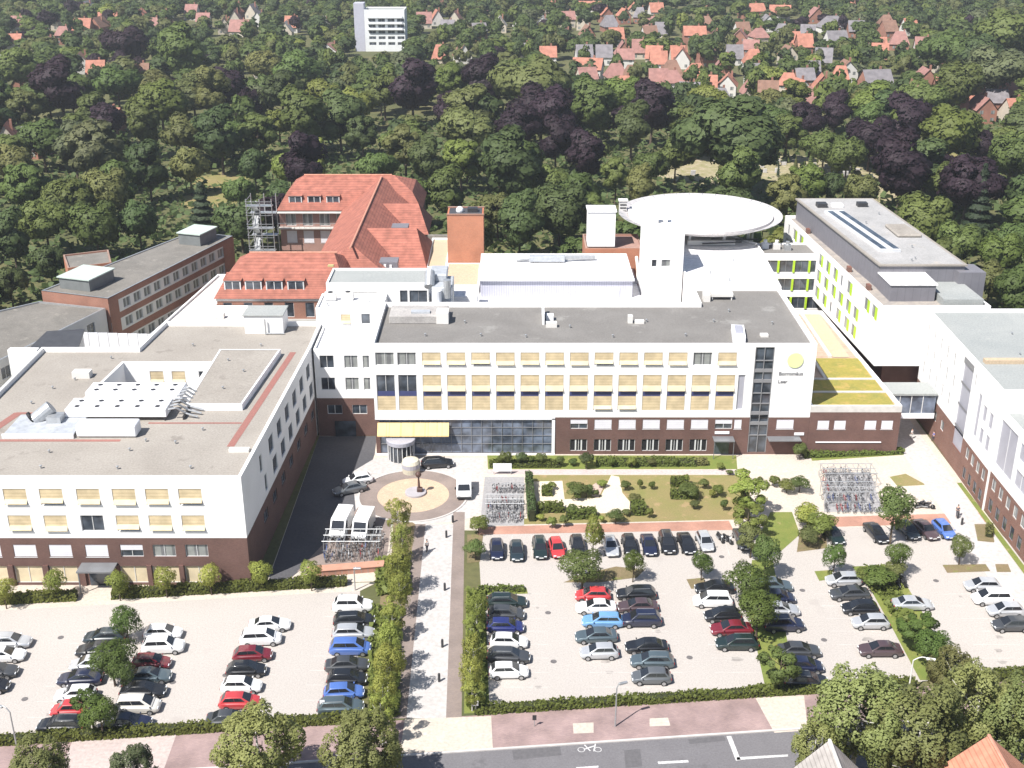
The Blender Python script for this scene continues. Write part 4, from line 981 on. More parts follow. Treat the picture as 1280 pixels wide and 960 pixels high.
# salmon clinker paths, garden
struct('path', flat([(-4.4, 132.8), (28.5, 134.0), (28.3, 136.4), (-4.4, 134.8)], .014), salmon, label='salmon clinker path above the car park')
struct('path', flat([(38.5, 134.6), (62.3, 136), (62.3, 138.6), (38.5, 137.2)], .014), salmon, label='salmon clinker path on the right')
struct('lawn', flat([(-3.2, 135.2), (31.2, 136.8), (33.4, 149.4), (2.0, 149.4), (2.0, 137), (-3.2, 136.5)], .010), grass_dry, 'stuff', 'dry brown garden lawn', 'lawn')
struct('lawn', flat([(-3.4, 151.2), (32, 151.2), (32.6, 155.6), (-3.6, 155.6)], .010), grass_green, 'stuff', 'green bed along the brick base', 'lawn')
struct('path', flat([(-3.6, 149.6), (33.5, 149.6), (33, 151.0), (-3.6, 151.0)], .012), mat('pinkish_path', (.48, .40, .39), .9, build=worn_build((.42, .36, .34), .3, 3)), label='pinkish garden path along the facade')
struct('path', PX((664, 602), (703, 601), (706, 626), (704, 632), (672, 631), z=.018), gravel, label='cream gravel square on the left of the garden')
struct('path', PX((704, 624), (750, 622), (764, 594), (774, 596), (778, 616), (793, 634), (780, 641), (732, 642), (700, 632), z=.0185), gravel, label='cream gravel garden path')
struct('path', PX((741, 606), (752, 600), (754, 610), (748, 622), (740, 620), z=.019), mat('pink_gravel', (.48, .36, .31), .95, build=worn_build((.42, .32, .27), .6, 5)), label='pinkish gravel patch in the garden')
struct('pavement', PX((606, 596), (655, 596), (655, 657), (600, 657), z=.014), greypave, label='paving under the bicycle racks by the garden')
struct('pavement', PX((1032, 590), (1088, 590), (1104, 640), (1030, 640), z=.012), greypave, label='paving of the right bicycle yard')
struct('lawn', PX((1112, 596), (1132, 592), (1158, 606), (1122, 608), z=.014), grass_dry, 'stuff', 'small dry lawn triangle', 'lawn')
struct('lawn', PX((1012, 568), (1130, 562), (1138, 568), (1015, 576), z=.014), grass_green, 'stuff', 'grass strip before the brick annex', 'lawn')
struct('path', flat([(57.0, 168), (61.6, 168), (61.6, 100), (57.2, 100)], .016), whitepath, label='white path beside the right edge wing')
struct('lawn', flat([(61.7, 147), (62.35, 147), (62.6, 100), (61.7, 100)], .040), grass_green, 'stuff', 'narrow grass strip at the right wing', 'lawn')
# grass islands in the right car park
isl = [((963, 640), (990, 640), (1000, 668), (975, 690), (940, 690)), ((940, 700), (966, 700), (995, 862), (958, 866), (935, 760)), ((704, 728), (748, 728), (796, 722), (806, 712), (770, 708), (735, 716)), ((858, 724), (880, 722), (884, 735), (864, 736)), ((1018, 714), (1042, 712), (1040, 724), (1024, 726)),
       ((1065, 708), (1118, 706), (1150, 760), (1200, 850), (1150, 850), (1118, 790), (1090, 740)), ((1000, 662), (1032, 660), (1034, 685), (996, 690)), ((1178, 706), (1232, 705), (1238, 714), (1184, 716)), ((1244, 705), (1260, 705), (1264, 715), (1246, 715)), ((596, 735), (658, 735), (660, 742), (598, 744)), ((584, 668), (604, 668), (600, 702), (584, 704)), ((1218, 655), (1240, 655), (1243, 678), (1222, 676))]
for i, q in enumerate(isl):
    struct('grass_strip', PX(*q, z=.022+.001*i), [grass_green, soil][i in (2, 3, 6, 7, 8, 10, 11)], 'stuff', 'planted island between parked cars', 'planting')
# paler bays lines
ln = MB()
def bayline(x0, y0, x1, y1, w=.10): ln.poly([(x0, y0, .0125), (x1, y0+(y1-y0), .0125), (x1, y1+w, .0125), (x0, y0+w, .0125)])
for y in [101.5+2.5*i for i in range(8)]:
    for x0, x1 in ((-.9, 4), (8.2, 12.8), (13.4, 18), (21.4, 26), (28.3, 32.5), (35.5, 40.3), (50.5, 55.5)): bayline(x0, y, x1, y)
for y in [97+2.5*i for i in range(8)]:
    for x0, x1 in ((-48.4, -43.8), (-42.6, -38), (-29.4, -24.8), (-21.4, -16.8), (-58, -54)): bayline(x0, y+(x0+20)*.1, x1, y+(x0+20)*.1)
for i in range(15): x = -2.5+2.45*i; ln.poly([(x, 127.6, .0125), (x+.1, 127.6, .0125), (x+.1, 132.6, .0125), (x, 132.6, .0125)])
struct('parking_marking', ln, mat('bay_line', (.475, .44, .41), .9, .15, 1), label='faint pale bay lines on the car parks')
st_ = MB(); ro = random.Random(17)
for row_, hd_, cars_ in []: pass
for bx_, n_, y0_ in ((2, 8, 101), (10.6, 8, 101), (15.7, 8, 101), (24, 8, 101), (31, 8, 102), (38, 7, 103), (53, 6, 106), (-46, 7, 95), (-40, 7, 95.5), (-27, 7, 96.5), (-19, 8, 97.5)):
    for i_ in range(n_):
        if ro.random() < .35: continue
        cx_, cy_, r_ = bx_+ro.uniform(-1.2, 1.2), y0_+2.5*i_+ro.uniform(-.6, .6), ro.uniform(.18, .5); k_ = ro.uniform(.6, 1.5)
        st_.poly([(cx_+r_*k_*(1+.3*math.sin(3*t+i_))*math.cos(t), cy_+r_*(1+.25*math.cos(2*t))*math.sin(t), .0118) for t in [2*PI*j/12 for j in range(12)]])
struct('oil_stain', st_, mat('oil_stain', (.30, .275, .255), .8, .2, 2), label='dark oil stains on the parking bays')
pt_ = MB()
for q in ([(640, 938), (700, 933), (702, 944), (642, 950)], [(780, 938), (800, 936), (803, 958), (782, 960)], [(860, 924), (905, 920), (907, 926), (862, 930)]): pt_.poly([at(x, y, .007) for x, y in q])
struct('road_patch', pt_, mat('asphalt_patch', (.115, .11, .115), .9, .12, 3), label='darker asphalt repair patches')
# roundabout
rc = at(516.5, 619, 0)[:2]
struct('roundabout', MB().lathe(rc, [(7.25, .012), (7.2, .05), (4.9, .05), (4.85, .03)], 72, cap=False), brownpave, label='brown clinker ring of the roundabout')
struct('roundabout', MB().poly([(rc[0]+4.9*math.cos(2*PI*i/64), rc[1]+4.9*math.sin(2*PI*i/64), .04) for i in range(64)]), sand, label='apricot centre of the roundabout')
struct('kerb', MB().lathe(rc, [(7.25, 0), (7.25, .1), (7.5, .1), (7.5, 0)], 72, cap=False), kerbm, label='kerb ring of the roundabout')
struct('path', PX((440, 590), (470, 572), (605, 572), (603, 640), (580, 650), (534, 655), (480, 660), (446, 650), z=.009), whitepath, label='white slabs round the roundabout')
# round plinth and sculpture in the middle
rp = thing('roundabout_sculpture', 'dark slender sculpture on a round grey stone disc in the roundabout', 'sculpture', (rc[0]+.3, rc[1]+.4, .04))
sx, sy = rc[0]+.3, rc[1]+.5
part('stone_disc', MB().lathe((sx, sy), [(1.45, .045), (1.45, .3), (1.4, .34)], 32), mat('grey_stone', (.36, .34, .36), .85, .12, 1), rp)
part('stem', MB().tube((sx+.5, sy, .34), (sx+.45, sy, 2.6), .22, .1, n=10), mat('dark_bronze', (.09, .05, .04), .5, .2, 2, metal=.1), rp)
part('head', MB().ball((sx+.45, sy, 2.9), .42, 12), MATS['dark_bronze'], rp)
part('foot_block', MB().box(sx+.2, sy-.35, .34, sx+.95, sy+.35, .9), MATS['dark_bronze'], rp, bevel=.08)
kb = at(514, 590, 0)
gk = thing('glass_kiosk', 'small cream round kiosk with glass band at the rear of the roundabout', 'kiosk', (kb[0], kb[1], 0))
part('body', MB().lathe(kb, [(1.2, .02), (1.3, .8), (1.3, 1.5), (1.1, 1.95), (.5, 2.15)], 20), mat('cream_kiosk', (.56, .52, .42), .6, .08, 1), gk, smooth=False)
part('glass_band', MB().lathe(kb, [(1.315, .85), (1.315, 1.45)], 20, cap=False), shadedglass, gk)
# low salmon wall on the left and bins
lw_ = thing('low_brick_wall', 'low salmon brick wall below the bicycle yard left of the walkway', 'wall', (-20, 124.5, 0))
part('wall', MB().prism([(-24.5, 122.6), (-15.6, 124.0), (-15.6, 125.2), (-24.5, 123.8)], 0, .75), salmon, lw_); part('coping', MB().prism([(-24.6, 122.5), (-15.5, 123.9), (-15.5, 125.3), (-24.6, 123.9)], .75, .82), mat('salmon_coping', (.46, .24, .17), .9, .1, 1), lw_)
for i, (x, y) in enumerate([(300, 716)]):
    pass
# signs, lamps, bollards
def lamp(px, py, h, lab, arm=(1.2, .4), white_=True):
    p = at(px, py, 0); m = mat('lamp_white', (.66, .66, .64), .5, .05) if white_ else metalgrey
    t = thing('street_lamp', lab, 'street lamp', p)
    part('pole', MB().tube(p, (p[0], p[1], h), .09, .06, n=8), m, t)
    pts = [(p[0], p[1], h)]+[(p[0]+arm[0]*k/5, p[1]+arm[1]*k/5, h+.55*math.sin(PI*k/7)) for k in range(1, 6)]
    part('arm', MB().path(pts, .055, 6), m, t); e = pts[-1]
    part('lamp_head', MB().obox((e[0]+arm[0]*.25, e[1]+arm[1]*.25), Vector(arm).normalized(), .45, .14, e[2]-.12, e[2]+.08), m, t, bevel=.03)
lamp(1135, 868, 4.2, 'white street lamp with curved arm among the birches at the right', (1.3, -.3))
lamp(769, 908, 4.6, 'slim grey lamp post on the pink pavement behind the hedge', (.5, .2), False)
lamp(24, 948, 5.4, 'slim grey street lamp at the lower left corner', (-.9, .3), False)
lamp(444, 738, 2.6, 'short grey lamp at the rear corner of the left car park', (.3, 0), False)
def sign(px, py, lab, h=1.5, w=.5, col=None):
    p = at(px, py, 0); t = thing('sign_post', lab, 'sign', p)
    part('post', MB().tube(p, (p[0], p[1], h), .04, n=6), metalgrey, t); part('plate', MB().box(p[0]-w/2, p[1]-.06, h-.4, p[0]+w/2, p[1]-.041, h+.2), col or white2, t)
sign(595, 893, 'small post with white plate at the corner of the street hedge')
sign(404, 892, 'small post with white plate behind the left street hedge')
sign(668, 908, 'small dark plate on a post on the pink pavement', 1.2, .4, darkmetal)
nb = at(628, 593, 0); ib = thing('notice_board', 'pale notice board at the edge of the garden bicycle racks', 'notice board', nb)
part('board', MB().box(nb[0]-1.3, nb[1]-.05, .5, nb[0]+1.3, nb[1]+.05, 1.7), white2, ib); part('post', MB().tube((nb[0]-1.2, nb[1], 0), (nb[0]-1.2, nb[1], .5), .05).tube((nb[0]+1.2, nb[1], 0), (nb[0]+1.2, nb[1], .5), .05), metalgrey, ib)
def shelter(x0, x1, y0, y1, h, lab):
    t = thing('bicycle_shelter', lab, 'bicycle shelter', ((x0+x1)/2, (y0+y1)/2, 0)); m = MB(); n_ = 4
    for i in range(n_+1):
        x = x0+(x1-x0)*i/n_
        for y in (y0, y1): m.tube((x, y, 0), (x, y, h), .045, n=6)
    part('post', m, metalgrey, t); m = MB()
    for y in (y0, (y0+y1)/2, y1): m.tube((x0-.2, y, h), (x1+.2, y, h), .05, n=6)
    for i in range(2*n_+1): x = x0+(x1-x0)*i/(2*n_); m.tube((x, y0, h), (x, y1, h), .035, n=5)
    part('roof_frame', m, metalgrey, t)
shelter(-23.2, -16.4, 127.4, 130.4, 2.2, 'open steel bicycle shelter frame below the two white vans'); shelter(41.8, 49.0, 140.2, 143.2, 2.2, 'front open steel shelter frame in the right bicycle yard'); shelter(43.0, 50.0, 145.6, 148.6, 2.2, 'rear open steel shelter frame in the right bicycle yard'); shelter(-3.3, 1.4, 137.2, 139.8, 2.1, 'open steel shelter frame beside the garden hedge')
BOL = []
bpx = [(558, 672), (556, 738), (553, 809), (549, 852), (549, 585), (566, 653), (428, 752), (1197, 648), (1202, 656)]
for i, (x, y) in enumerate(bpx):
    p = at(x, y, 0); solo('bollard', MB().lathe((0, 0), [(.14, .0), (.14, .95), (.09, 1.02)], 10), darkmetal, 'short dark bollard at the edge of the white paving', 'bollard', 'dark bollards along the white paths', loc=(0, 0, 0)).location = (p[0], p[1], .01)
mhm = MB().lathe((0, 0), [(.34, 0), (.34, .012)], 16).mesh('manhole_cover', mat('manhole_iron', (.13, .12, .12), .7, .2, 4))
for x, y in [(76, 797), (282, 844), (216, 853), (685, 766), (692, 827), (862, 822), (1003, 738), (1030, 800), (31, 874), (902, 696), (1170, 726)]:
    p = at(x, y, 0); o = bpy.data.objects.new('manhole_cover', mhm); link(o); o.location = (p[0], p[1], .012); o['label'] = 'small dark manhole cover in the pale car park paving'; o['category'] = 'manhole cover'; o['group'] = 'manhole covers in the car parks'
# ================================================================ vehicles
def paintm(name, c, metal=.0): return mat('paint_'+name, c, .32, 0, metal=metal, coat=.8, spec=.5)
PC = dict(black=(.012, .013, .016), dark_grey=(.05, .053, .058), grey=(.14, .15, .16), silver=(.50, .51, .53), white=(.78, .78, .78), red=(.46, .045, .05), dark_red=(.16, .014, .024),
          navy=(.012, .016, .042), blue=(.075, .15, .42), light_blue=(.14, .30, .52), dark_blue=(.018, .026, .13), dark_green=(.012, .024, .023), teal_grey=(.10, .135, .155), beige=(.62, .59, .54), brown=(.07, .045, .05), dark_teal=(.02, .032, .040))
carglass = mat('car_glass', (.018, .02, .024), .06, 0, spec=.9)
rubber = mat('tyre_rubber', (.02, .02, .02), .9, 0); rimm = mat('rim_alloy', (.45, .45, .46), .3, 0, metal=.7)
headm = mat('headlight_glass', (.75, .77, .8), .1, 0, spec=.9); tailm = mat('tail_light_red', (.35, .01, .012), .2, 0); platem = mat('number_plate', (.7, .7, .68), .5, 0); trimm = mat('black_trim', (.02, .02, .022), .7, 0)
TYPES = { # L, W, zbelt, zroof, windscreen base, windscreen top, roof end, rear base (x from centre, front +)
 'hatchback': (4.15, 1.78, .92, 1.47, 1.22, .30, -1.38, -1.98),
 'saloon': (4.65, 1.82, .92, 1.43, 1.22, .22, -1.00, -1.85),
 'estate': (4.65, 1.82, .93, 1.47, 1.25, .34, -1.72, -2.24),
 'off-roader': (4.55, 1.88, 1.05, 1.68, 1.25, .50, -1.65, -2.18),
 'people carrier': (4.50, 1.84, 1.00, 1.66, 1.62, .62, -1.72, -2.18),
 'small car': (3.65, 1.66, .92, 1.50, 1.05, .42, -1.35, -1.72)}
CARS = {}
def lerp(a, b, t): return tuple(a[i]+(b[i]-a[i])*t for i in range(len(a)))
def quad_in(a, b, c, d, m0, m1, k0, k1, off):
    """panel inside quad a,b (bottom) c,d (top) with margins, lifted by off"""
    A = lerp(a, d, k0); B = lerp(b, c, k0); C = lerp(b, c, k1); D = lerp(a, d, k1)
    P = [lerp(A, B, m0), lerp(A, B, m1), lerp(D, C, m1), lerp(D, C, m0)]
    n = (Vector(P[1])-Vector(P[0])).cross(Vector(P[3])-Vector(P[0])).normalized()*off
    return [tuple(Vector(p)+n) for p in P]
def car_proto(kind, cname):
    if (kind, cname) in CARS: return CARS[(kind, cname)]
    L, W, zb, zr, wb, wt, re, rb = TYPES[kind]; h = L/2; w = W/2; pm = paintm(cname, PC[cname], .35 if cname in ('silver', 'grey', 'teal_grey') else 0)
    if ('mesh', kind) not in CARS:
        P = {}
        b = MB(); n = 8
        st = [(-h, .42, zb-.22, .74), (-h+.10, .30, zb-.06, .86), (-h+.32, .26, zb-.01, .95), (-h*.55, .24, zb, 1), (0, .24, zb, 1), (h*.5, .24, zb-.05, 1), (h-.62, .25, zb-.13, .97), (h-.28, .27, zb-.22, .90), (h-.10, .30, zb-.31, .80), (h, .38, zb-.43, .66)]
        for x, z0, z1, k in st:
            ww = w*k; zm = z0+(z1-z0)*.5
            b.v += [(x, -ww*.90, z0), (x, -ww, zm), (x, -ww*.97, z1-.10), (x, -ww*.86, z1), (x, ww*.86, z1), (x, ww*.97, z1-.10), (x, ww, zm), (x, ww*.90, z0)]
        for i in range(len(st)-1):
            for j in range(n):
                q = (j+1) % n; b.f.append((i*n+j, (i+1)*n+j, (i+1)*n+q, i*n+q))
        b.f.append(tuple(reversed(range(n)))); b.f.append(tuple((len(st)-1)*n+j for j in range(n)))
        bw = w*.87; rw = w*.64
        lo = [(rb, -bw, zb-.06), (wb, -bw, zb-.06), (wb, bw, zb-.06), (rb, bw, zb-.06)]
        hi = [(re, -rw, zr-.03), (wt, -rw, zr-.03), (wt, rw, zr-.03), (re, rw, zr-.03)]
        mx = (re+wt)/2
        c = MB(); k = 0
        c.v += lo+hi+[(mx, -rw, zr+.0), (mx, rw, zr+.0), (mx, -rw*.5, zr+.035), (mx, rw*.5, zr+.035)]
        c.f += [(0, 1, 5, 8, 4), (1, 2, 6, 5), (2, 3, 7, 9, 6), (3, 0, 4, 7), (4, 8, 10, 11, 9, 7), (8, 5, 6, 9, 11, 10)]
        m1 = b.mesh('body', trimm); m2 = c.mesh('cab', trimm)
        bm = bmesh.new(); bm.from_mesh(m2)
        bmesh.ops.bevel(bm, geom=list(bm.edges), offset=.07, segments=3, affect='EDGES'); 
        bm.from_mesh(m1); me = bpy.data.meshes.new('body'); bm.to_mesh(me); bm.free()
        me.polygons.foreach_set('use_smooth', [True]*len(me.polygons)); me.set_sharp_from_angle(angle=.6); me.materials.append(trimm)
        P['body'] = me
        sp = lambda q: MB().poly(q)
        P['windscreen'] = sp(quad_in(lo[1], lo[2], hi[2], hi[1], .05, .95, .14, .94, .012)).mesh('windscreen', carglass)
        P['rear_window'] = sp(quad_in(lo[3], lo[0], hi[0], hi[3], .08, .92, .28, .92, .012)).mesh('rear_window', carglass)
        for nm, (a, b_, c_, d_), fl in (('sw0', (lo[0], lo[1], hi[1], hi[0]), 0), ('sw1', (lo[2], lo[3], hi[3], hi[2]), 1)):
            mbb = MB()
            if fl: seg = ((.10, .485), (.495, .93))
            else: seg = ((.07, .505), (.515, .90))
            for s0, s1 in seg: mbb.poly(quad_in(a, b_, c_, d_, s0, s1, .32, .90, .012))
            P[nm] = mbb.mesh('side_window', carglass)
        P['tyre'] = MB().tube((0, -.1, 0), (0, .1, 0), .31, n=18).mesh('wheel', rubber)
        P['rim'] = MB().tube((0, -.108, 0), (0, .108, 0), .2, n=14).mesh('rim', rimm)
        P['head'] = MB().box(-.16, -.17, -.06, .05, .17, .07).mesh('headlight', headm, bevel=.03); P['tail'] = MB().box(-.04, -.13, -.1, .08, .13, .1).mesh('tail_light', tailm, bevel=.02)
        P['mirror'] = MB().box(-.06, -.1, -.06, .07, .1, .06).mesh('mirror', trimm, bevel=.02)
        P['plate'] = MB().box(-.01, -.26, -.06, .01, .26, .06).mesh('number_plate', platem); P['bumper'] = MB().box(-.06, -w*.7, -.07, .02, w*.7, .07).mesh('bumper', trimm, bevel=.02)
        P['rail'] = MB().tube((re+.2, 0, 0), (wt-.1, 0, 0), .022, n=5).mesh('roof_rail', metalgrey)
        CARS[('mesh', kind)] = P
    P = CARS[('mesh', kind)]
    r = bpy.data.objects.new(kind.replace(' ', '_').replace('-', '_'), None)
    items = []
    def add(nm, me, loc=(0, 0, 0), kids=(), m=None):
        items.append((nm, me, loc, kids, m))
    add('body', P['body'], m=pm)
    for nm, key in (('windscreen', 'windscreen'), ('rear_window', 'rear_window'), ('side_window', 'sw0'), ('side_window', 'sw1')): add(nm, P[key])
    for sx in (h*.62, -h*.60):
        for sy in (-1, 1): add('wheel', P['tyre'], (sx, sy*(w-.08), .31), [('rim', P['rim'])])
    for sy in (-1, 1):
        add('headlight', P['head'], (h-.10, sy*w*.56, zb-.36)); add('tail_light', P['tail'], (-h+.03, sy*w*.63, zb-.28)); add('mirror', P['mirror'], (wb-.22, sy*(w+.02), zb+.03), m=pm)
        if kind in ('estate', 'off-roader'): add('roof_rail', P['rail'], (0, sy*w*.55, zr+.02))
    add('number_plate', P['plate'], (h+.005, 0, .48)); add('bumper', P['bumper'], (-h, 0, .5)); 
    CARS[(kind, cname)] = items
    return items
def put_car(kind, cname, x, y, rz, label, group):
    items = car_proto(kind, cname)
    t = thing(kind.replace(' ', '_').replace('-', '_'), label, 'car', (x, y, .012), rz, group)
    for nm, me, loc, kids, m in items:
        o = bpy.data.objects.new(nm, me); link(o, t); o.location = loc
        if m: o.material_slots[0].link = 'OBJECT'; o.material_slots[0].material = m
        for kn, km in kids: link(bpy.data.objects.new(kn, km), o)
    return t
ROWS = [ # row text, heading degrees, cars (px, py, colour, kind)
 ('at the left picture edge', 0, [(12, 801, 'silver', 'estate'), (4, 818, 'white', 'saloon'), (-6, 838, 'dark_grey', 'saloon'), (-14, 856, 'black', 'hatchback')]),
 ('under the left car park trees', 180, [(131, 795, 'dark_teal', 'estate'), (122, 811, 'black', 'saloon'), (112, 829, 'silver', 'hatchback'), (100, 847, 'navy', 'saloon'), (94, 867, 'white', 'hatchback'), (86, 886, 'red', 'small car'), (76, 905, 'black', 'estate')]),
 ('right of the left car park trees', 0, [(204, 790, 'white', 'hatchback'), (204, 807, 'white', 'off-roader'), (189, 827, 'dark_red', 'hatchback'), (186, 844, 'teal_grey', 'saloon'), (179, 862, 'black', 'saloon'), (172, 881, 'beige', 'people carrier'), (160, 902, 'navy', 'saloon')]),
 ('left car park middle row', 0, [(337, 780, 'white', 'saloon'), (326, 797, 'white', 'people carrier'), (316, 817, 'dark_red', 'hatchback'), (308, 836, 'black', 'hatchback'), (302, 856, 'white', 'hatchback'), (300, 876, 'red', 'hatchback'), (287, 898, 'dark_grey', 'saloon')]),
 ('row left of the walkway trees', 0, [(441, 756, 'white', 'off-roader'), (443, 774, 'black', 'estate'), (442, 790, 'silver', 'estate'), (438, 809, 'blue', 'people carrier'), (434, 830, 'dark_grey', 'saloon'), (434, 847, 'black', 'hatchback'), (430, 864, 'blue', 'hatchback'), (426, 882, 'teal_grey', 'estate')]),
 ('row right of the walkway', 0, [(634, 751, 'dark_green', 'estate'), (633, 766, 'dark_grey', 'hatchback'), (632, 782, 'dark_blue', 'hatchback'), (636, 801, 'white', 'hatchback'), (636, 819, 'dark_grey', 'estate'), (636, 838, 'white', 'hatchback')]),
 ('row below the middle island', 180, [(741, 743, 'red', 'hatchback'), (745, 758, 'white', 'saloon'), (753, 775, 'light_blue', 'estate'), (745, 794, 'teal_grey', 'saloon'), (749, 814, 'silver', 'hatchback')]),
 ('row right of the red car', 180, [(795, 741, 'black', 'estate'), (797, 757, 'brown', 'saloon'), (801, 774, 'navy', 'off-roader'), (808, 807, 'black', 'saloon'), (815, 825, 'teal_grey', 'estate'), (814, 845, 'grey', 'hatchback')]),
 ('row left of central tree strip', 180, [(893, 734, 'black', 'saloon'), (891, 750, 'white', 'people carrier'), (903, 768, 'black', 'hatchback'), (914, 785, 'dark_red', 'saloon'), (921, 803, 'dark_green', 'estate')]),
 ('row right of central tree strip', 0, [(966, 731, 'teal_grey', 'estate'), (972, 746, 'navy', 'hatchback'), (974, 761, 'silver', 'saloon'), (980, 780, 'navy', 'off-roader'), (999, 812, 'dark_grey', 'saloon'), (1005, 831, 'navy', 'hatchback'), (1008, 850, 'black', 'estate')]),
 ('row left of the right grass strip', 180, [(1054, 724, 'silver', 'hatchback'), (1062, 741, 'dark_grey', 'saloon'), (1075, 759, 'black', 'hatchback'), (1088, 777, 'silver', 'hatchback'), (1100, 811, 'brown', 'saloon')]),
 ('beside the round bush on the right', 0, [(1141, 754, 'silver', 'saloon')]),
 ('far right row', 180, [(1228, 731, 'silver', 'hatchback'), (1240, 747, 'white', 'people carrier'), (1257, 762, 'silver', 'hatchback'), (1264, 780, 'dark_grey', 'hatchback')]),
 ('nosing out below the salmon path', -90, [(621, 686, 'navy', 'hatchback'), (646, 688, 'dark_teal', 'hatchback'), (675, 684, 'dark_green', 'estate'), (696, 684, 'red', 'hatchback'), (722, 681, 'black', 'hatchback'), (763, 681, 'silver', 'saloon'), (787, 680, 'black', 'hatchback'), (811, 680, 'navy', 'saloon'), (834, 678, 'black', 'off-roader'), (858, 678, 'black', 'saloon'), (881, 676, 'silver', 'hatchback'), (928, 673, 'dark_grey', 'saloon')]),
 ('below the right bicycle yard', -90, [(1042, 668, 'dark_green', 'hatchback'), (1095, 665, 'black', 'saloon'), (1135, 662, 'dark_teal', 'hatchback'), (1157, 661, 'brown', 'saloon'), (1180, 661, 'blue', 'hatchback')]),
]
ORD = ['first', 'second', 'third', 'fourth', 'fifth', 'sixth', 'seventh', 'eighth', 'ninth', 'tenth', 'eleventh', 'twelfth']
rnd = random.Random(21)
for row, hd, cars in ROWS:
    for i, (px, py, c, k) in enumerate(cars):
        x, y, _ = at(px, py, .65)
        same = [q for q in cars if q[2] == c and q[3] == k]
        cn_ = c.replace('_', ' ')
        if len(cars) == 1: lab = f'{cn_} {k} parked {row}'
        elif hd == -90: lab = f'{cn_} {k}, {ORD[i]} from left, {row}'
        else: lab = f'{cn_} {k}, {ORD[i]} from the hospital end, {row}'
        a = hd+rnd.uniform(-2.5, 2.5)+(3 if hd in (0, 180) and px < 480 else 0)+(4 if hd == -90 else 0)
        if hd == -90 and px > 1000: a += 6
        put_car(k, c, x, y, R(a), lab, 'cars parked in the hospital car parks')
# forecourt vehicles
for px, py, c, k, a, lab in [(447, 599, 'white', 'hatchback', 200, 'white hatchback standing half in shade left of the roundabout'), (437, 610, 'grey', 'saloon', 205, 'grey saloon in the shade left of the roundabout'), (547, 578, 'black', 'estate', 8, 'black estate waiting before the entrance glazing')]:
    x, y, _ = at(px, py, .65); put_car(k, c, x, y, R(a), lab, 'cars on the forecourt')
# vans
def van(x, y, rz, label, L=5.6, high=True):
    t = thing('van', label, 'van', (x, y, .012), rz); W = 1.0; pm = paintm('white', PC['white']); zt = 2.45 if high else 2.0
    def P(nm, mb, m, bevel=0, par=None, loc=(0, 0, 0)):
        o = bpy.data.objects.new(nm, mb.mesh(nm, m, bevel=bevel, seg=2)); link(o, par or t); o.location = loc; return o
    b = MB(); h = L/2
    prof = [(-h, .35), (h, .35), (h, .95), (h-.55, 1.18), (h-1.35, zt-.1), (h-1.7, zt), (-h+.05, zt), (-h, zt-.25)]
    n = len(prof); b.v += [(x_, -W, z_) for x_, z_ in prof]+[(x_, W, z_) for x_, z_ in prof]
    for i in range(n): j = (i+1) % n; b.f.append((i, j, n+j, n+i))
    b.f.append(tuple(reversed(range(n)))); b.f.append(tuple(range(n, 2*n)))
    bm_ = b.mesh('body', pm, bevel=.09, seg=2); bmx = bmesh.new(); bmx.from_mesh(bm_); bmesh.ops.recalc_face_normals(bmx, faces=bmx.faces); bmx.to_mesh(bm_); bmx.free()
    link(bpy.data.objects.new('body', bm_), t)
    a0, a1 = (h-.60, 1.24), (h-1.28, zt-.16); nx, nz = .035, .025
    P('windscreen', MB().poly([(a0[0]+nx, -.82, a0[1]+nz), (a0[0]+nx, .82, a0[1]+nz), (a1[0]+nx, .76, a1[1]+nz), (a1[0]+nx, -.76, a1[1]+nz)]), carglass)
    for s in (-1, 1):
        y_ = s*(W+.012); P('side_window', MB().poly([(h-1.0, y_, 1.25), (h-1.85, y_, 1.25), (h-1.85, y_, zt-.35), (h-1.42, y_, zt-.35)][::s]), carglass)
        P('headlight', MB().box(-.1, -.18, -.12, .04, .18, .12), headm, .03, None, (h, s*.72, .85)); P('mirror', MB().box(-.08, -.1, -.16, .08, .1, .16), trimm, .03, None, (h-1.0, s*(W+.14), 1.4)); P('tail_light', MB().box(-.03, -.08, -.2, .04, .08, .2), tailm, .01, None, (-h, s*.85, 1.1))
        for x_ in (h-.95, -h+1.05):
            w_ = P('wheel', MB().tube((0, -.12, 0), (0, .12, 0), .34, n=18), rubber, 0, None, (x_, s*(W-.1), .34)); P('rim', MB().tube((0, -.13, 0), (0, .13, 0), .2, n=12), rimm, 0, w_)
    P('bumper', MB().box(h-.06, -.95, .32, h+.06, .95, .6), trimm, .03); P('rear_window', MB().poly([(-h-.012, -.7, 1.3), (-h-.012, .7, 1.3), (-h-.012, .7, zt-.45), (-h-.012, -.7, zt-.45)][::-1]), carglass)
for px, py, a, lab, hi in [(427, 655, -97, 'white van, left one of two parked behind the bicycle yard', True), (454, 657, -97, 'white van, right one of two parked behind the bicycle yard', True), (580, 608, -88, 'white van parked at the right side of the roundabout', False)]:
    x, y, _ = at(px, py, 1.0); van(x, y, R(a), lab, 5.4 if hi else 4.6, hi)
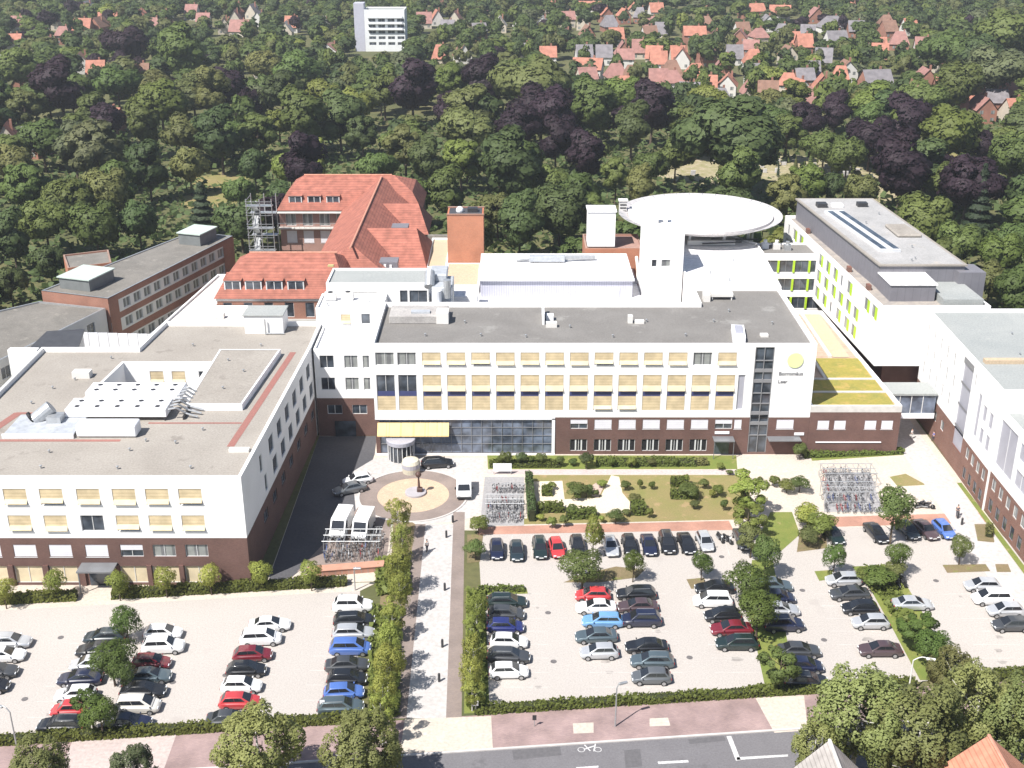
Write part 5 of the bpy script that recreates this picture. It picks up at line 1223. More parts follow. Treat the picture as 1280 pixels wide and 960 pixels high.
# bicycles and motorcycles
def bike_parts():
    f = MB().tube((-.5, 0, .34), (-.12, 0, .30), .025, n=5).tube((-.12, 0, .30), (-.22, 0, .85), .028, n=5).tube((-.2, 0, .78), (.40, 0, .82), .028, n=5).tube((-.12, 0, .30), (.42, 0, .72), .03, n=5).tube((.55, 0, .34), (.38, 0, .95), .028, n=5).tube((-.5, 0, .34), (-.2, 0, .78), .022, n=5)
    w = MB(); n = 14
    for i in range(n):
        a, b = 2*PI*i/n, 2*PI*(i+1)/n; w.tube((.32*math.cos(a), 0, .32*math.sin(a)), (.32*math.cos(b), 0, .32*math.sin(b)), .028, n=4, caps=False)
    for i in range(3): a = PI*i/3; w.tube((-.3*math.cos(a), 0, -.3*math.sin(a)), (.3*math.cos(a), 0, .3*math.sin(a)), .008, n=3, caps=False)
    s = MB().box(-.36, -.07, .88, -.1, .07, .95); hb = MB().path([(.30, -.28, 1.0), (.38, -.1, .98), (.38, .1, .98), (.30, .28, 1.0)], .02, 5)
    return f, w, s, hb
bf, bwm, bs, bh = bike_parts()
bikecols = [mat('bike_'+n_, c_, .4, 0, metal=.2) for n_, c_ in (('silver', (.45, .46, .48)), ('black', (.03, .03, .035)), ('blue', (.05, .09, .25)), ('grey', (.2, .2, .22)), ('red', (.3, .03, .03)))]
bfm = bf.mesh('frame', bikecols[0]); bwh = bwm.mesh('wheel', mat('bike_wheel', (.16, .16, .165), .4, 0, metal=.4)); bsm = bs.mesh('saddle', trimm, bevel=.02); bhm = bh.mesh('handlebar', metalgrey)
def bike(x, y, rz, m, label, group):
    t = thing('bicycle', label, 'bicycle', (x, y, .02), rz, group); t.rotation_euler = (R(rnd.uniform(-8, 8)), 0, rz)
    for nm, me, loc in (('frame', bfm, (0, 0, 0)), ('wheel', bwh, (-.5, 0, .35)), ('wheel', bwh, (.55, 0, .35)), ('saddle', bsm, (0, 0, 0)), ('handlebar', bhm, (0, 0, 0))):
        o = bpy.data.objects.new(nm, me); link(o, t); o.location = loc
        t.scale = (1.08, 1.08, 1.08)
        if nm == 'frame': o.material_slots[0].link = 'OBJECT'; o.material_slots[0].material = m
def bikes(rows, lab, group, ang):
    for x0, y0, x1, y1, n_ in rows:
        for i in range(n_):
            if rnd.random() < .08: continue
            t_ = (i+.5)/n_; x = x0+(x1-x0)*t_+rnd.uniform(-.12, .12); y = y0+(y1-y0)*t_+rnd.uniform(-.2, .2)
            bike(x, y, R(ang+rnd.uniform(-14, 14))+(PI if rnd.random() < .3 else 0), rnd.choice(bikecols[:1]*4+bikecols), lab, group)
bikes([(-23.4, 126.6, -16.2, 127.4, 16), (-23.2, 128.4, -16.2, 129.2, 15), (-22.9, 130.2, -16.2, 130.9, 14), (-22.8, 132.0, -16.6, 132.6, 12)], 'parked bicycle in the crowded yard below the two white vans', 'bicycles left of the walkway', 95)
bikes([(-3.4, 136.6, 1.4, 136.6, 12), (-3.3, 139.2, 1.4, 139.2, 12), (-3.0, 141.0, 1.4, 141.0, 9), (-2.6, 144.6, 1.6, 144.6, 11)], 'parked bicycle in the racks between roundabout and garden', 'bicycles beside the garden', 90)
bikes([(41.4, 139.0, 48.2, 139.0, 14), (41.8, 141.6, 48.6, 141.6, 13), (42.3, 144.2, 49.2, 144.2, 13), (42.8, 146.8, 49.6, 146.8, 12), (43.4, 149.4, 50.2, 149.4, 11)], 'parked bicycle in the wide yard before the brick annex', 'bicycles in the right yard', 92)
def rack(x0, x1, y, lab, group):
    t = thing('bicycle_rack', lab, 'bicycle rack', ((x0+x1)/2, y, 0), group=group); m = MB()
    m.tube((x0, y, .8), (x1, y, .8), .03, n=5).tube((x0, y, .3), (x1, y, .3), .03, n=5); part('rail', m, metalgrey, t)
    m = MB()
    for i in range(int((x1-x0)/1.2)+1): m.tube((x0+i*1.2, y, 0), (x0+i*1.2, y, .8), .03, n=5)
    part('post', m, metalgrey, t)
for x0, x1, y, w_ in [(-3.4, 1.4, 137.6, 'front'), (-3.2, 1.6, 140.6, 'middle'), (-2.6, 1.8, 145, 'rear')]: rack(x0, x1, y, f'{w_} steel bicycle rack beside the garden hedge', 'steel bicycle racks by the garden')
for x0, x1, y, w_ in [(41.6, 48, 140.2, 'front'), (42, 48.8, 143, 'second'), (42.6, 49.4, 146, 'third'), (43, 50, 149.2, 'rear')]: rack(x0, x1, y, f'{w_} steel bicycle rack of the right bicycle yard', 'steel bicycle racks of the right yard')
def motorbike(px, py, rz, label):
    x, y, _ = at(px, py, .4); t = thing('motorcycle', label, 'motorcycle', (x, y, .012), rz)
    def P(nm, mb, m, loc=(0, 0, 0), bevel=0): o = bpy.data.objects.new(nm, mb.mesh(nm, m, bevel=bevel)); link(o, t); o.location = loc; return o
    for x_ in (-.7, .72): P('wheel', MB().tube((0, -.08, 0), (0, .08, 0), .32, n=16), rubber, (x_, 0, .32))
    P('engine', MB().box(-.3, -.2, .25, .3, .2, .62), darkmetal, bevel=.05); P('tank', MB().box(-.1, -.17, .68, .45, .17, .95), paintm('black', PC['black']), bevel=.08); P('seat', MB().box(-.85, -.15, .72, -.08, .15, .84), trimm, bevel=.05)
    P('fork', MB().tube((.72, -.1, .32), (.45, -.1, 1.0), .04).tube((.72, .1, .32), (.45, .1, 1.0), .04), metalgrey); P('handlebar', MB().path([(.3, -.38, 1.05), (.45, -.1, 1.02), (.45, .1, 1.02), (.3, .38, 1.05)], .025, 5), darkmetal); P('headlight', MB().ball((.62, 0, .88), .13, 8), headm)
    P('exhaust', MB().tube((-.9, -.22, .3), (.1, -.2, .3), .06), metalgrey)
for px, py, a, lab in [(900, 672, -75, 'dark motorcycle, left of two between silver hatchback and dark saloon'), (909, 674, -60, 'dark motorcycle, right of two between silver hatchback and dark saloon'), (1151, 631, 20, 'dark motorcycle, left of two on the white paving above the salmon path'), (1159, 632, -20, 'dark motorcycle, right of two on the white paving above the salmon path'), (1112, 730, 60, 'motorcycle, left one by the bushes near the silver saloon'), (1122, 728, 80, 'motorcycle, middle one by the bushes near the silver saloon'), (1129, 727, 95, 'motorcycle, right one by the bushes near the silver saloon')]:
    motorbike(px, py, R(a), lab)
# people
def person(px, py, rz, label, shirt, legs, hair=(.06, .04, .03)):
    x, y, _ = at(px, py, 0); t = thing('person', label, 'person', (x, y, .02), rz)
    J_ = [(0, 0, .92, .13), (0, 0, 1.15, .13), (0, 0, 1.38, .15), (0, .01, 1.52, .055), (0, .02, 1.66, .095), (.17, 0, 1.40, .06), (.24, .02, 1.12, .048), (.25, .12, .90, .038), (-.17, 0, 1.40, .06), (-.24, -.02, 1.12, .048), (-.25, .05, .88, .038), (.09, 0, .86, .085), (.10, .14, .48, .06), (.10, .18, .08, .045), (-.09, 0, .86, .085), (-.10, -.06, .48, .06), (-.10, -.22, .10, .045), (.10, .30, .04, .04), (-.10, -.10, .04, .04)]
    E_ = [(0, 1), (1, 2), (2, 3), (3, 4), (2, 5), (5, 6), (6, 7), (2, 8), (8, 9), (9, 10), (0, 11), (11, 12), (12, 13), (0, 14), (14, 15), (15, 16), (13, 17), (16, 18)]
    def sk(nm, idx, m, k=1.0, lift=0):
        ids = sorted(set(i for e in idx for i in e)); mp = {a: b for b, a in enumerate(ids)}
        me = bpy.data.meshes.new(nm); me.from_pydata([J_[i][:3] for i in ids], [(mp[a], mp[b]) for a, b in idx], [])
        o = bpy.data.objects.new(nm, me); link(o, t); me.materials.append(m)
        md = o.modifiers.new('skin', 'SKIN')
        if not me.skin_vertices: me.skin_vertices.new() if hasattr(me.skin_vertices, 'new') else None
        o.modifiers.new('sub', 'SUBSURF').levels = 1
        if me.skin_vertices:
            for v, i in zip(me.skin_vertices[0].data, ids): r_ = J_[i][3]*k; v.radius = (r_, r_)
            me.skin_vertices[0].data[0].use_root = True
        return o
    sk('body', E_, mat('skin', (.52, .33, .25), .6, 0)); sk('shirt', [(0, 1), (1, 2), (2, 5), (5, 6), (2, 8), (8, 9)], shirt, 1.13); sk('trousers', [(0, 11), (11, 12), (12, 13), (0, 14), (14, 15), (15, 16)], legs, 1.15)
    link(bpy.data.objects.new('hair', MB().ball((0, -.01, 1.72), .105, 10).mesh('hair', mat('hair_brown', hair, .7, 0))), t)
person(534, 690, R(20), 'person in a pale shirt walking on the white walkway', mat('shirt_pale', (.6, .58, .55), .8, 0), mat('trousers_dark', (.06, .06, .08), .8, 0))
person(1196, 646, R(160), 'person in dark clothes walking on the path by the right edge wing', mat('shirt_dark', (.08, .08, .1), .8, 0), MATS['trousers_dark'])
person(1139, 549, R(40), 'person in a white coat standing outside the glazed footbridge', mat('coat_white', (.7, .7, .7), .8, 0), MATS['shirt_pale'])
person(1166, 552, R(90), 'person in a blue shirt beside the right edge wing base', mat('shirt_blue', (.06, .12, .45), .8, 0), MATS['trousers_dark'])
# ================================================================ trees, hedges, suburb
import numpy as np
LG = leaf_mat('leaf_green', (.138, .180, .054)); LD = leaf_mat('leaf_dark_green', (.096, .130, .048)); LL = leaf_mat('leaf_light_green', (.190, .230, .058))
LO = leaf_mat('leaf_olive', (.180, .190, .068)); LP_ = leaf_mat('leaf_purple', (.050, .031, .042), .015); LC = leaf_mat('leaf_conifer', (.055, .080, .042)); LY = leaf_mat('leaf_yellow_green', (.30, .335, .080)); LS = leaf_mat('leaf_sage', (.165, .185, .090)); LF = leaf_mat('leaf_fresh', (.125, .175, .042)); LH = leaf_mat('leaf_hedge', (.145, .172, .040)); LB = leaf_mat('leaf_birch', (.235, .262, .095))
bark = mat('bark', (.10, .075, .055), .9, .3, 2); birchbark = mat('birch_bark', (.42, .40, .37), .85, .3, 3)
def quads_mesh(name, c, nrm, size, m, rs, squash=.75):
    n = len(c)
    nrm = nrm/np.maximum(1e-6, np.linalg.norm(nrm, axis=1, keepdims=True))
    ref = rs.normal(size=(n, 3)); u = np.cross(nrm, ref); u /= np.maximum(1e-6, np.linalg.norm(u, axis=1, keepdims=True)); w = np.cross(nrm, u)
    s = (size*rs.uniform(.6, 1.35, n))[:, None]*.5
    k = rs.uniform(.5, 1.0, (n, 1))
    v = np.stack([c-u*s*.9-w*s*k*.7, c+u*s-w*s*k, c+u*s*.8+w*s*k, c-u*s+w*s*k*.8], 1).reshape(-1, 3)
    return v
def mesh_from_quads(name, v, m, nr=None):
    n = len(v)//4; me = bpy.data.meshes.new(name)
    me.vertices.add(len(v)); me.vertices.foreach_set('co', v.astype(np.float32).ravel())
    me.loops.add(len(v)); me.loops.foreach_set('vertex_index', np.arange(len(v), dtype=np.int32))
    me.polygons.add(n); me.polygons.foreach_set('loop_start', np.arange(0, len(v), 4, dtype=np.int32)); 
    me.update(calc_edges=True); me.materials.append(m)
    if nr is not None:
        k = nr/np.maximum(1e-6, np.linalg.norm(nr, axis=1, keepdims=True)); me.polygons.foreach_set('use_smooth', [True]*n)
        me.normals_split_custom_set(np.repeat(k, 4, axis=0).tolist())
    return me
def crown_pts(seed, kind, n):
    """leaf clump centres and outward normals for a crown of about 6 m radius (tree foot at origin)"""
    rs = np.random.RandomState(seed); C = []; Nn = []
    if kind == 'conifer':
        t = rs.uniform(0, 1, n)**.75; h = 2+16*(1-t)**1.0; r = (.25+3.1*t)*(0.75+.25*np.cos(rs.uniform(0, 2*PI)+rs.randint(5, 8)*t*9)); a = rs.uniform(0, 2*PI, n); rr = r*np.sqrt(rs.uniform(.35, 1, n))
        c = np.stack([rr*np.cos(a), rr*np.sin(a), h], 1); n0 = np.stack([np.cos(a), np.sin(a), np.full(n, .7)], 1); return c, n0+rs.normal(0, .35, (n, 3)), rs, n0+rs.normal(0, .2, (n, 3))
    if kind == 'round': L = 17; R0 = np.array([4.2, 4.2, 4.3]); cz = 10; lr = (1.6, 3.1)
    elif kind == 'broad': L = 20; R0 = np.array([5.4, 5.4, 3.3]); cz = 9.5; lr = (1.4, 2.6)
    elif kind == 'tall': L = 18; R0 = np.array([3.5, 3.5, 6.0]); cz = 10.5; lr = (1.4, 2.5)
    elif kind == 'poplar': L = 14; R0 = np.array([1.0, 1.0, 6.6]); cz = 9; lr = (1.0, 1.5)
    elif kind == 'loose': L = 22; R0 = np.array([4.6, 4.6, 5.4]); cz = 9.5; lr = (.8, 1.7)
    elif kind == 'birch': L = 85; R0 = np.array([4.6, 4.6, 5.6]); cz = 9.5; lr = (.45, 1.05)
    cs = []; rd = []
    while len(cs) < L:
        p = rs.normal(size=3); p /= np.linalg.norm(p); p *= rs.uniform(.25, 1)**.5
        if p[2] < -.75: continue
        cs.append(p*R0+[0, 0, cz]); rd.append(rs.uniform(*lr))
    cs = np.array(cs); rd = np.array(rd)
    w = rd**2/np.sum(rd**2); idx = rs.choice(L, n*3, p=w)
    d = rs.normal(size=(n*3, 3)); d[:, 2] += .25; d /= np.linalg.norm(d, axis=1, keepdims=True)
    depth = rs.uniform(.80, 1.04, n*3)
    # ragged lobes
    wob = 1+.10*np.sin(d[:, 0]*5+idx)+.09*np.sin(d[:, 1]*6+idx*2)+.07*np.sin(d[:, 2]*7)
    p = cs[idx]+d*(rd[idx]*depth*wob)[:, None]
    if kind == 'birch': p[:, 2] = cs[idx][:, 2]+(p[:, 2]-cs[idx][:, 2])*1.9-.4
    dd = np.linalg.norm(p[:, None, :]-cs[None], axis=2)/rd[None]
    ok = np.min(dd, axis=1) > .60
    p = p[ok][:n]; d = d[ok][:n]
    nr = d+rs.normal(0, .38, p.shape); nr[:, 2] += .2
    q = (p-[0, 0, cz])/R0; q /= np.maximum(.2, np.linalg.norm(q, axis=1, keepdims=True)); sn = .55*d+.70*q+rs.normal(0, .12, p.shape); sn[:, 2] += .15
    return p, nr, rs, sn
PROTO = {}
def crown(kind, seed, n=5200, size=.74):
    key = (kind, seed, n, size)
    if key not in PROTO:
        c, nr, rs, sn = crown_pts(seed, kind, n); PROTO[key] = mesh_from_quads('crown', quads_mesh('crown', c, nr, size, None, rs), LG, sn)
    return PROTO[key]
def trunkmesh(kind, m):
    key = ('trunk', kind, m.name)
    if key not in PROTO:
        rs = random.Random(kind); b = MB(); b.tube((0, 0, -.1), (.1, 0, 4.5), .34, .24, n=8, caps=False); b.tube((.1, 0, 4.5), (.15, .1, 11.5), .24, .06, n=7)
        for i in range(5):
            a = i*2.4; z = 4.2+i*1.1; b.tube((.1, 0, z), (.1+3.2*math.cos(a), 3.2*math.sin(a), z+2.6), .13, .03, n=5)
        PROTO[key] = b.mesh('trunk', m, smooth=True)
    return PROTO[key]
def tree(x, y, r, kind, seed, lm, label, group=None, zs=None, n=5200, size=.74, tm=None, name='tree', cat='tree', z=0, rz=None):
    s = r/6.0; zs = zs if zs else (.62*s+.30)
    t = thing(name, label, cat, (x, y, z), 0, group); t.scale = (s, s, zs); t.rotation_euler = (0, 0, random.uniform(0, 6.28) if rz is None else rz)
    o = bpy.data.objects.new('crown', crown(kind, seed, n, size)); link(o, t); o.material_slots[0].link = 'OBJECT'; o.material_slots[0].material = lm
    link(bpy.data.objects.new('trunk', trunkmesh(seed, tm or bark)), t)
    return t
KM = {'G': (LG, 'green'), 'D': (LD, 'dark green'), 'L': (LL, 'light green'), 'O': (LO, 'olive green'), 'P': (LP_, 'dark purple'), 'S': (LS, 'pale sage green'), 'Y': (LY, 'yellow green'), 'C': (LC, 'dark conifer')}
random.seed(5)
FT = [(30,230,66,'G'),(85,238,66,'G'),(133,232,60,'O'),(55,272,66,'G'),(118,275,62,'G'),(18,200,52,'O'),(172,272,50,'D'),(15,300,50,'D'),(60,318,50,'D'),(10,345,46,'D'),
 (118,178,84,'S'),(92,186,50,'S'),(75,112,64,'P'),(145,100,54,'G'),(22,78,56,'G'),(155,48,56,'P'),(200,122,66,'L'),(235,162,60,'O'),(283,102,58,'P'),(230,66,58,'G'),(262,117,50,'O'),(275,172,58,'D'),(322,162,58,'G'),(352,108,66,'D'),(405,108,52,'L'),(330,72,48,'O'),(370,82,56,'G'),(185,212,50,'D'),(236,205,46,'O'),(252,258,40,'C'),(298,232,42,'G'),(318,205,40,'D'),(378,205,58,'P'),(402,207,16,'T'),(380,152,66,'G'),(425,152,58,'D'),(60,120,50,'G'),(30,130,50,'O'),(180,160,46,'G'),
 (440,118,58,'L'),(480,112,50,'G'),(515,112,60,'P'),(562,98,58,'L'),(606,105,56,'P'),(665,92,92,'O'),(676,125,74,'P'),(585,146,78,'O'),(650,152,60,'P'),(692,148,58,'P'),(742,138,62,'G'),(780,112,48,'L'),(815,138,58,'P'),(790,162,48,'D'),(506,178,60,'O'),(452,165,50,'D'),(576,196,58,'L'),(640,212,76,'D'),(695,178,46,'P'),(732,198,50,'P'),(622,252,60,'O'),(700,255,74,'D'),(560,245,50,'G'),(770,216,44,'G'),(470,202,50,'G'),(535,205,46,'D'),(650,282,56,'D'),(735,262,48,'G'),(600,290,40,'O'),
 (915,148,128,'D'),(985,162,50,'G'),(872,152,60,'G'),(1045,142,36,'P'),(1032,172,58,'G'),(1090,165,62,'P'),(1128,158,62,'P'),(1128,212,72,'P'),(1190,155,80,'L'),(1225,180,42,'P'),(1212,222,80,'P'),(1265,190,60,'G'),(1225,256,34,'K'),(1155,268,76,'G'),(1265,292,66,'G'),(1200,300,60,'G'),(985,242,60,'O'),(1012,226,48,'L'),(922,222,54,'G'),(1180,322,56,'G'),(1240,340,60,'O'),(1268,372,50,'G'),(1250,312,56,'L'),(1060,190,46,'G'),(845,190,46,'G'),(1150,118,60,'G'),(1250,75,80,'S'),(1200,95,70,'G'),(1190,40,80,'G'),(1260,25,80,'G'),(1225,62,60,'D'),(1075,235,40,'O'),(1040,228,36,'D'),(815,205,40,'G'),(800,236,36,'O')]
def region(x, y):
    a = 'at the left' if x < 200 else 'left of the red tiled wing' if x < 350 else 'behind the red tiled wing' if x < 560 else 'behind the metal hall' if x < 780 else 'behind the helipad' if x < 985 else 'behind the right wing'
    return ('far back ' if y < 130 else '')+a
PLACED = []
for x, y, w, k in FT:
    w *= 1.1; X, Y, _ = at(x, y, 9); d = Y*CT+(HC-9)*ST; r = w/2/(F/d); zc = 10*(.62*r/6+.30); X, Y, _ = at(x, y, zc); d = Y*CT+(HC-zc)*ST; r = w/2/(F/d)
    lmk = {'T': 'Y', 'K': 'C'}.get(k, k); lm, cn_ = KM[lmk]
    if k == 'T': kind, sd = 'poplar', 31
    elif k in 'KC': kind, sd = 'conifer', 41
    else: kind = random.choice(['round', 'broad', 'tall', 'round', 'loose'] if k != 'P' else ['round', 'tall']); sd = {'round': random.choice((1, 2, 3)), 'broad': random.choice((11, 12)), 'tall': random.choice((21, 22)), 'loose': 51}[kind]
    rr = r*(6/7.2 if kind == 'broad' else 6/6.2 if kind == 'round' else 6/5.3 if kind == 'tall' else 6/3.2 if kind in ('conifer', ) else 3.0 if kind == 'poplar' else 1.0)
    nm = {'P': 'copper_beech', 'K': 'spruce', 'C': 'spruce', 'T': 'poplar'}.get(k, 'broadleaf_tree')
    word = {'P': 'copper beech', 'K': 'spruce', 'C': 'spruce', 'T': 'poplar'}.get(k, 'broadleaf tree')
    lab = f'{cn_} {word} in the wood {region(x, y)}' if k not in 'KC' else f'dark pointed spruce in the park wood {region(x, y)}'
    zs = None
    if kind == 'conifer': zs = (.9 if k == 'K' else .7)
    if kind == 'poplar': zs = .8; rr = 3.2
    tree(X, Y, rr, kind, sd, lm, lab, f'{cn_} trees {region(x, y)}', zs, name=nm, size=.74 if kind != 'conifer' else .7, n=5200 if w < 90 else 8000)
    PLACED.append((X, Y, r, x, y))
# ---------------- suburb houses: roof centre pixel, roof colour, width px
HS = [(888,8,'O',38),(868,38,'O',34),(940,9,'O',38),(975,11,'O',34),(977,35,'G',16),(1010,36,'G',20),(1040,25,'G',42),(1045,44,'G',34),(1070,31,'G',24),(1137,28,'O',18),(1125,45,'R',30),(1155,52,'R',28),(1253,56,'W',18),(918,62,'G',15),(942,68,'O',30),(945,86,'G',30),(985,63,'B',12),(1005,92,'G',30),(1000,106,'O',25),(1008,116,'R',22),(1058,82,'B',32),(1095,94,'G',44),(1157,92,'R',40),(1135,110,'R',30),(1217,113,'O',30),(1245,119,'G',34),(1270,131,'O',34),(870,86,'O',26),(884,101,'O',28),(853,66,'O',20),(862,110,'G',20),(940,104,'R',20),(960,108,'B',20),(925,42,'R',14),
 (690,6,'O',26),(735,6,'O',42),(625,25,'W',9),(650,26,'W',9),(678,25,'W',10),(762,24,'G',24),(710,19,'R',18),(828,33,'G',22),(550,62,'O',18),(578,60,'B',18),(655,60,'G',22),(685,64,'O',26),(730,62,'G',18),(755,62,'G',18),(735,79,'O',46),(770,86,'R',34),(790,88,'B',22),(823,70,'O',28),(848,63,'O',20),(800,55,'R',16),
 (65,22,'R',22),(100,28,'O',36),(135,20,'O',30),(205,18,'W',12),(300,30,'R',30),(365,25,'O',20),(357,32,'W',12),(405,25,'W',12),(412,60,'R',38),(100,72,'B',40),(5,75,'G',22),(175,86,'B',20),(8,163,'O',36),(42,168,'G',38),(137,143,'O',18),(295,8,'O',22),(1020,14,'R',24),(800,14,'G',18),(560,30,'G',20),(530,20,'R',22),(240,10,'R',20),(900,118,'G',22),(1180,72,'R',20),(820,8,'O',22),(1100,60,'O',20),(1030,66,'G',20),(990,45,'O',18),(770,40,'O',16),(840,95,'R',22),(905,75,'R',20),(1195,125,'O',24)]
RC = {'O': (mat('roof_orange', (.38, .165, .115), .85, .2, .6), 'orange'), 'R': (mat('roof_dull_red', (.29, .15, .13), .85, .2, .6), 'dull red'), 'G': (mat('roof_grey', (.19, .175, .185), .85, .2, .6), 'grey'), 'B': (mat('roof_brown', (.22, .125, .09), .85, .2, .6), 'brown'), 'W': (mat('roof_pale', (.42, .40, .37), .85, .1, .6), 'pale')}
WC = [(mat('wall_cream', (.52, .46, .38), .9, .08, .5), 'cream'), (mat('wall_redbrick', (.30, .145, .105), .9, .15, .5), 'brick'), (mat('wall_white', (.60, .58, .55), .9, .05, .5), 'white')]
HM = {}
def house(x, y, w, d, he, hr, ridge, rm, wm, label, group, rz):
    key = (round(w), round(d), ridge, rm.name, wm.name, round(he, 1))
    t = thing('house', label, 'house', (x, y, 0), rz, group)
    w = round(w); d = round(d)
    if key not in HM:
        a, b = w/2, d/2; wl = MB(); wl.box(-a, -b, -.2, a, b, he); rf = MB()
        if ridge == 'x': rf.poly([(-a-.4, -b-.5, he-.1), (a+.4, -b-.5, he-.1), (a+.4, 0, hr), (-a-.4, 0, hr)]).poly([(a+.4, b+.5, he-.1), (-a-.4, b+.5, he-.1), (-a-.4, 0, hr), (a+.4, 0, hr)]); wl.poly([(-a, -b, he), (-a, b, he), (-a, 0, hr-.2)][::-1]).poly([(a, -b, he), (a, b, he), (a, 0, hr-.2)])
        elif ridge == 'y': rf.poly([(-a-.5, b+.4, he-.1), (-a-.5, -b-.4, he-.1), (0, -b-.4, hr), (0, b+.4, hr)]).poly([(a+.5, -b-.4, he-.1), (a+.5, b+.4, he-.1), (0, b+.4, hr), (0, -b-.4, hr)]); wl.poly([(-a, -b, he), (a, -b, he), (0, -b, hr-.2)]).poly([(-a, b, he), (a, b, he), (0, b, hr-.2)][::-1])
        else: hiproof(rf, -a, -b, a, b, he-.1, hr, 'x', a*.6, a*.6)
        win = MB().box(-.6, -.05, 0, .6, 0, 1.2)
        HM[key] = (wl.mesh('wall', wm), rf.mesh('roof', rm), MB().box(-.35, -.35, he+.5, .35, .35, hr+.9).mesh('chimney', WC[1][0]), win.mesh('window', glassgrey))
    M = HM[key]; link(bpy.data.objects.new('wall', M[0]), t); rfo = link(bpy.data.objects.new('roof', M[1]), t)
    c = link(bpy.data.objects.new('chimney', M[2]), rfo); c.location = (w*.2, d*.12, 0)
    for wx in (-.28, .28):
        for wz in ((.9, 3.4) if he > 4 else (.9,)):
            o = link(bpy.data.objects.new('window', M[3]), t); o.location = (w*wx, -d/2-.005, wz)
    return t
rnd = random.Random(31)
for _ in range(105):
    x = rnd.uniform(700, 1275) if rnd.random() < .74 else rnd.uniform(5, 690); y = rnd.uniform(4, 104) if x > 700 else rnd.uniform(3, 48)
    if x > 1120 and y < 95 and rnd.random() < .8: continue
    if all(abs(x-h[0]) > (h[3]+10)*.5 or abs(y-h[1]) > 6 for h in HS) and not (430 < x < 520): HS.append((x, y, rnd.choice('OORRGB'), 12+y*.11))
HS += [(28, 96, 'R', 24), (60, 52, 'R', 20), (18, 48, 'O', 18), (120, 82, 'O', 22), (330, 78, 'B', 22), (1242, 96, 'R', 26), (1265, 110, 'O', 28), (1228, 128, 'R', 26)]
rnd = random.Random(9); HB = []
for px, py, c, w in HS:
    X, Y, _ = at(px, py, 6.5); d = Y*CT+(HC-6.5)*ST; sc = F/d; W = min(20, max(7, w/sc*.76)); D = rnd.choice((8, 9, 10)); rg = rnd.choice(('x', 'x', 'y', 'hip')) if w > 14 else 'y'
    wm, wn = rnd.choice(WC); rm, rn = RC[c]
    side = 'left' if px < 430 else 'middle' if px < 760 else 'right'
    desc = {'x': 'long gable', 'y': 'front gable', 'hip': 'hipped'}[rg]
    lab = f'suburban {wn} house with {rn} {desc} roof among far trees, {side} part'
    house(X, Y, W if rg != 'y' else min(W, 11), D, rnd.choice((3.0, 3.6, 4.6)), 8.8, rg, rm, wm, lab, f'{wn} houses with {rn} {desc} roofs, {side} suburb', R(rnd.uniform(-14, 14)))
    HB.append((px-w/2-1, py-6, px+w/2+1, py+3, Y))
# high-rise
hX, hY = -63.5, 600
hr_ = thing('high_rise', 'white eight storey apartment block rising from the far trees', 'apartment block', (hX, hY, 0))
fw = [(2.0+4.6*i, 3.4, 3+2.75*j, 1.4, 'plain') for i in range(4) for j in range(5)]
facade(hr_, (-71.5, 600), (-52, 600), [(0, 19.6, mat('tower_white', (.72, .73, .74), .8, .05, .3), 'wall')], fw)
facade(hr_, (-52, 600), (-52, 614), [(0, 19.6, MATS['tower_white'], 'wall')]); roofdeck(hr_, R4(-71.5, 600, -52, 614), 19.6, roofgreen, .4, .4, white)
part('balcony', MB().box(-70, 598.8, 15.8, -53, 599.95, 16.6).box(-70, 598.8, 13, -53, 599.95, 13.8).box(-70, 598.8, 10.2, -53, 599.95, 11), white2, hr_)
part('stair_tower', MB().box(-76.5, 600.5, 0, -71.6, 608, 22.5), lavender, hr_)
# ---------------- filler trees
def blocked(X, Y):
    if Y < 176: return True
    if X > 79: return Y < 150
    if -90 < X <= -62: return Y < 205+(X+90)*1.6
    if -62 < X <= -50: return Y < 250+(X+62)*1.8
    if -50 < X <= -14: return Y < 270
    if -14 < X <= 14: return Y < 228
    if 14 < X <= 79: return Y < 240
    if X <= -90: return Y < 182
    return False
CLR = [(*at(875, 212, 0)[:2], 16), (*at(1000, 212, 0)[:2], 17), (*at(1050, 218, 0)[:2], 14), (*at(1085, 240, 0)[:2], 9), (*at(265, 250, 0)[:2], 9), (*at(275, 225, 0)[:2], 8), (*at(1170, 197, 0)[:2], 10)]
cand = []; cells = {}
def ok_spacing(X, Y, r):
    i, j = int(X//12), int(Y//12)
    for a in range(i-2, i+3):
        for b in range(j-2, j+3):
            for q in cells.get((a, b), ()):
                if math.hypot(X-q[0], Y-q[1]) < .72*(r+q[2]): return False
    return True
def add_cell(X, Y, r): cells.setdefault((int(X//12), int(Y//12)), []).append((X, Y, r))
for p in PLACED: add_cell(p[0], p[1], p[2])
rnd = random.Random(77)
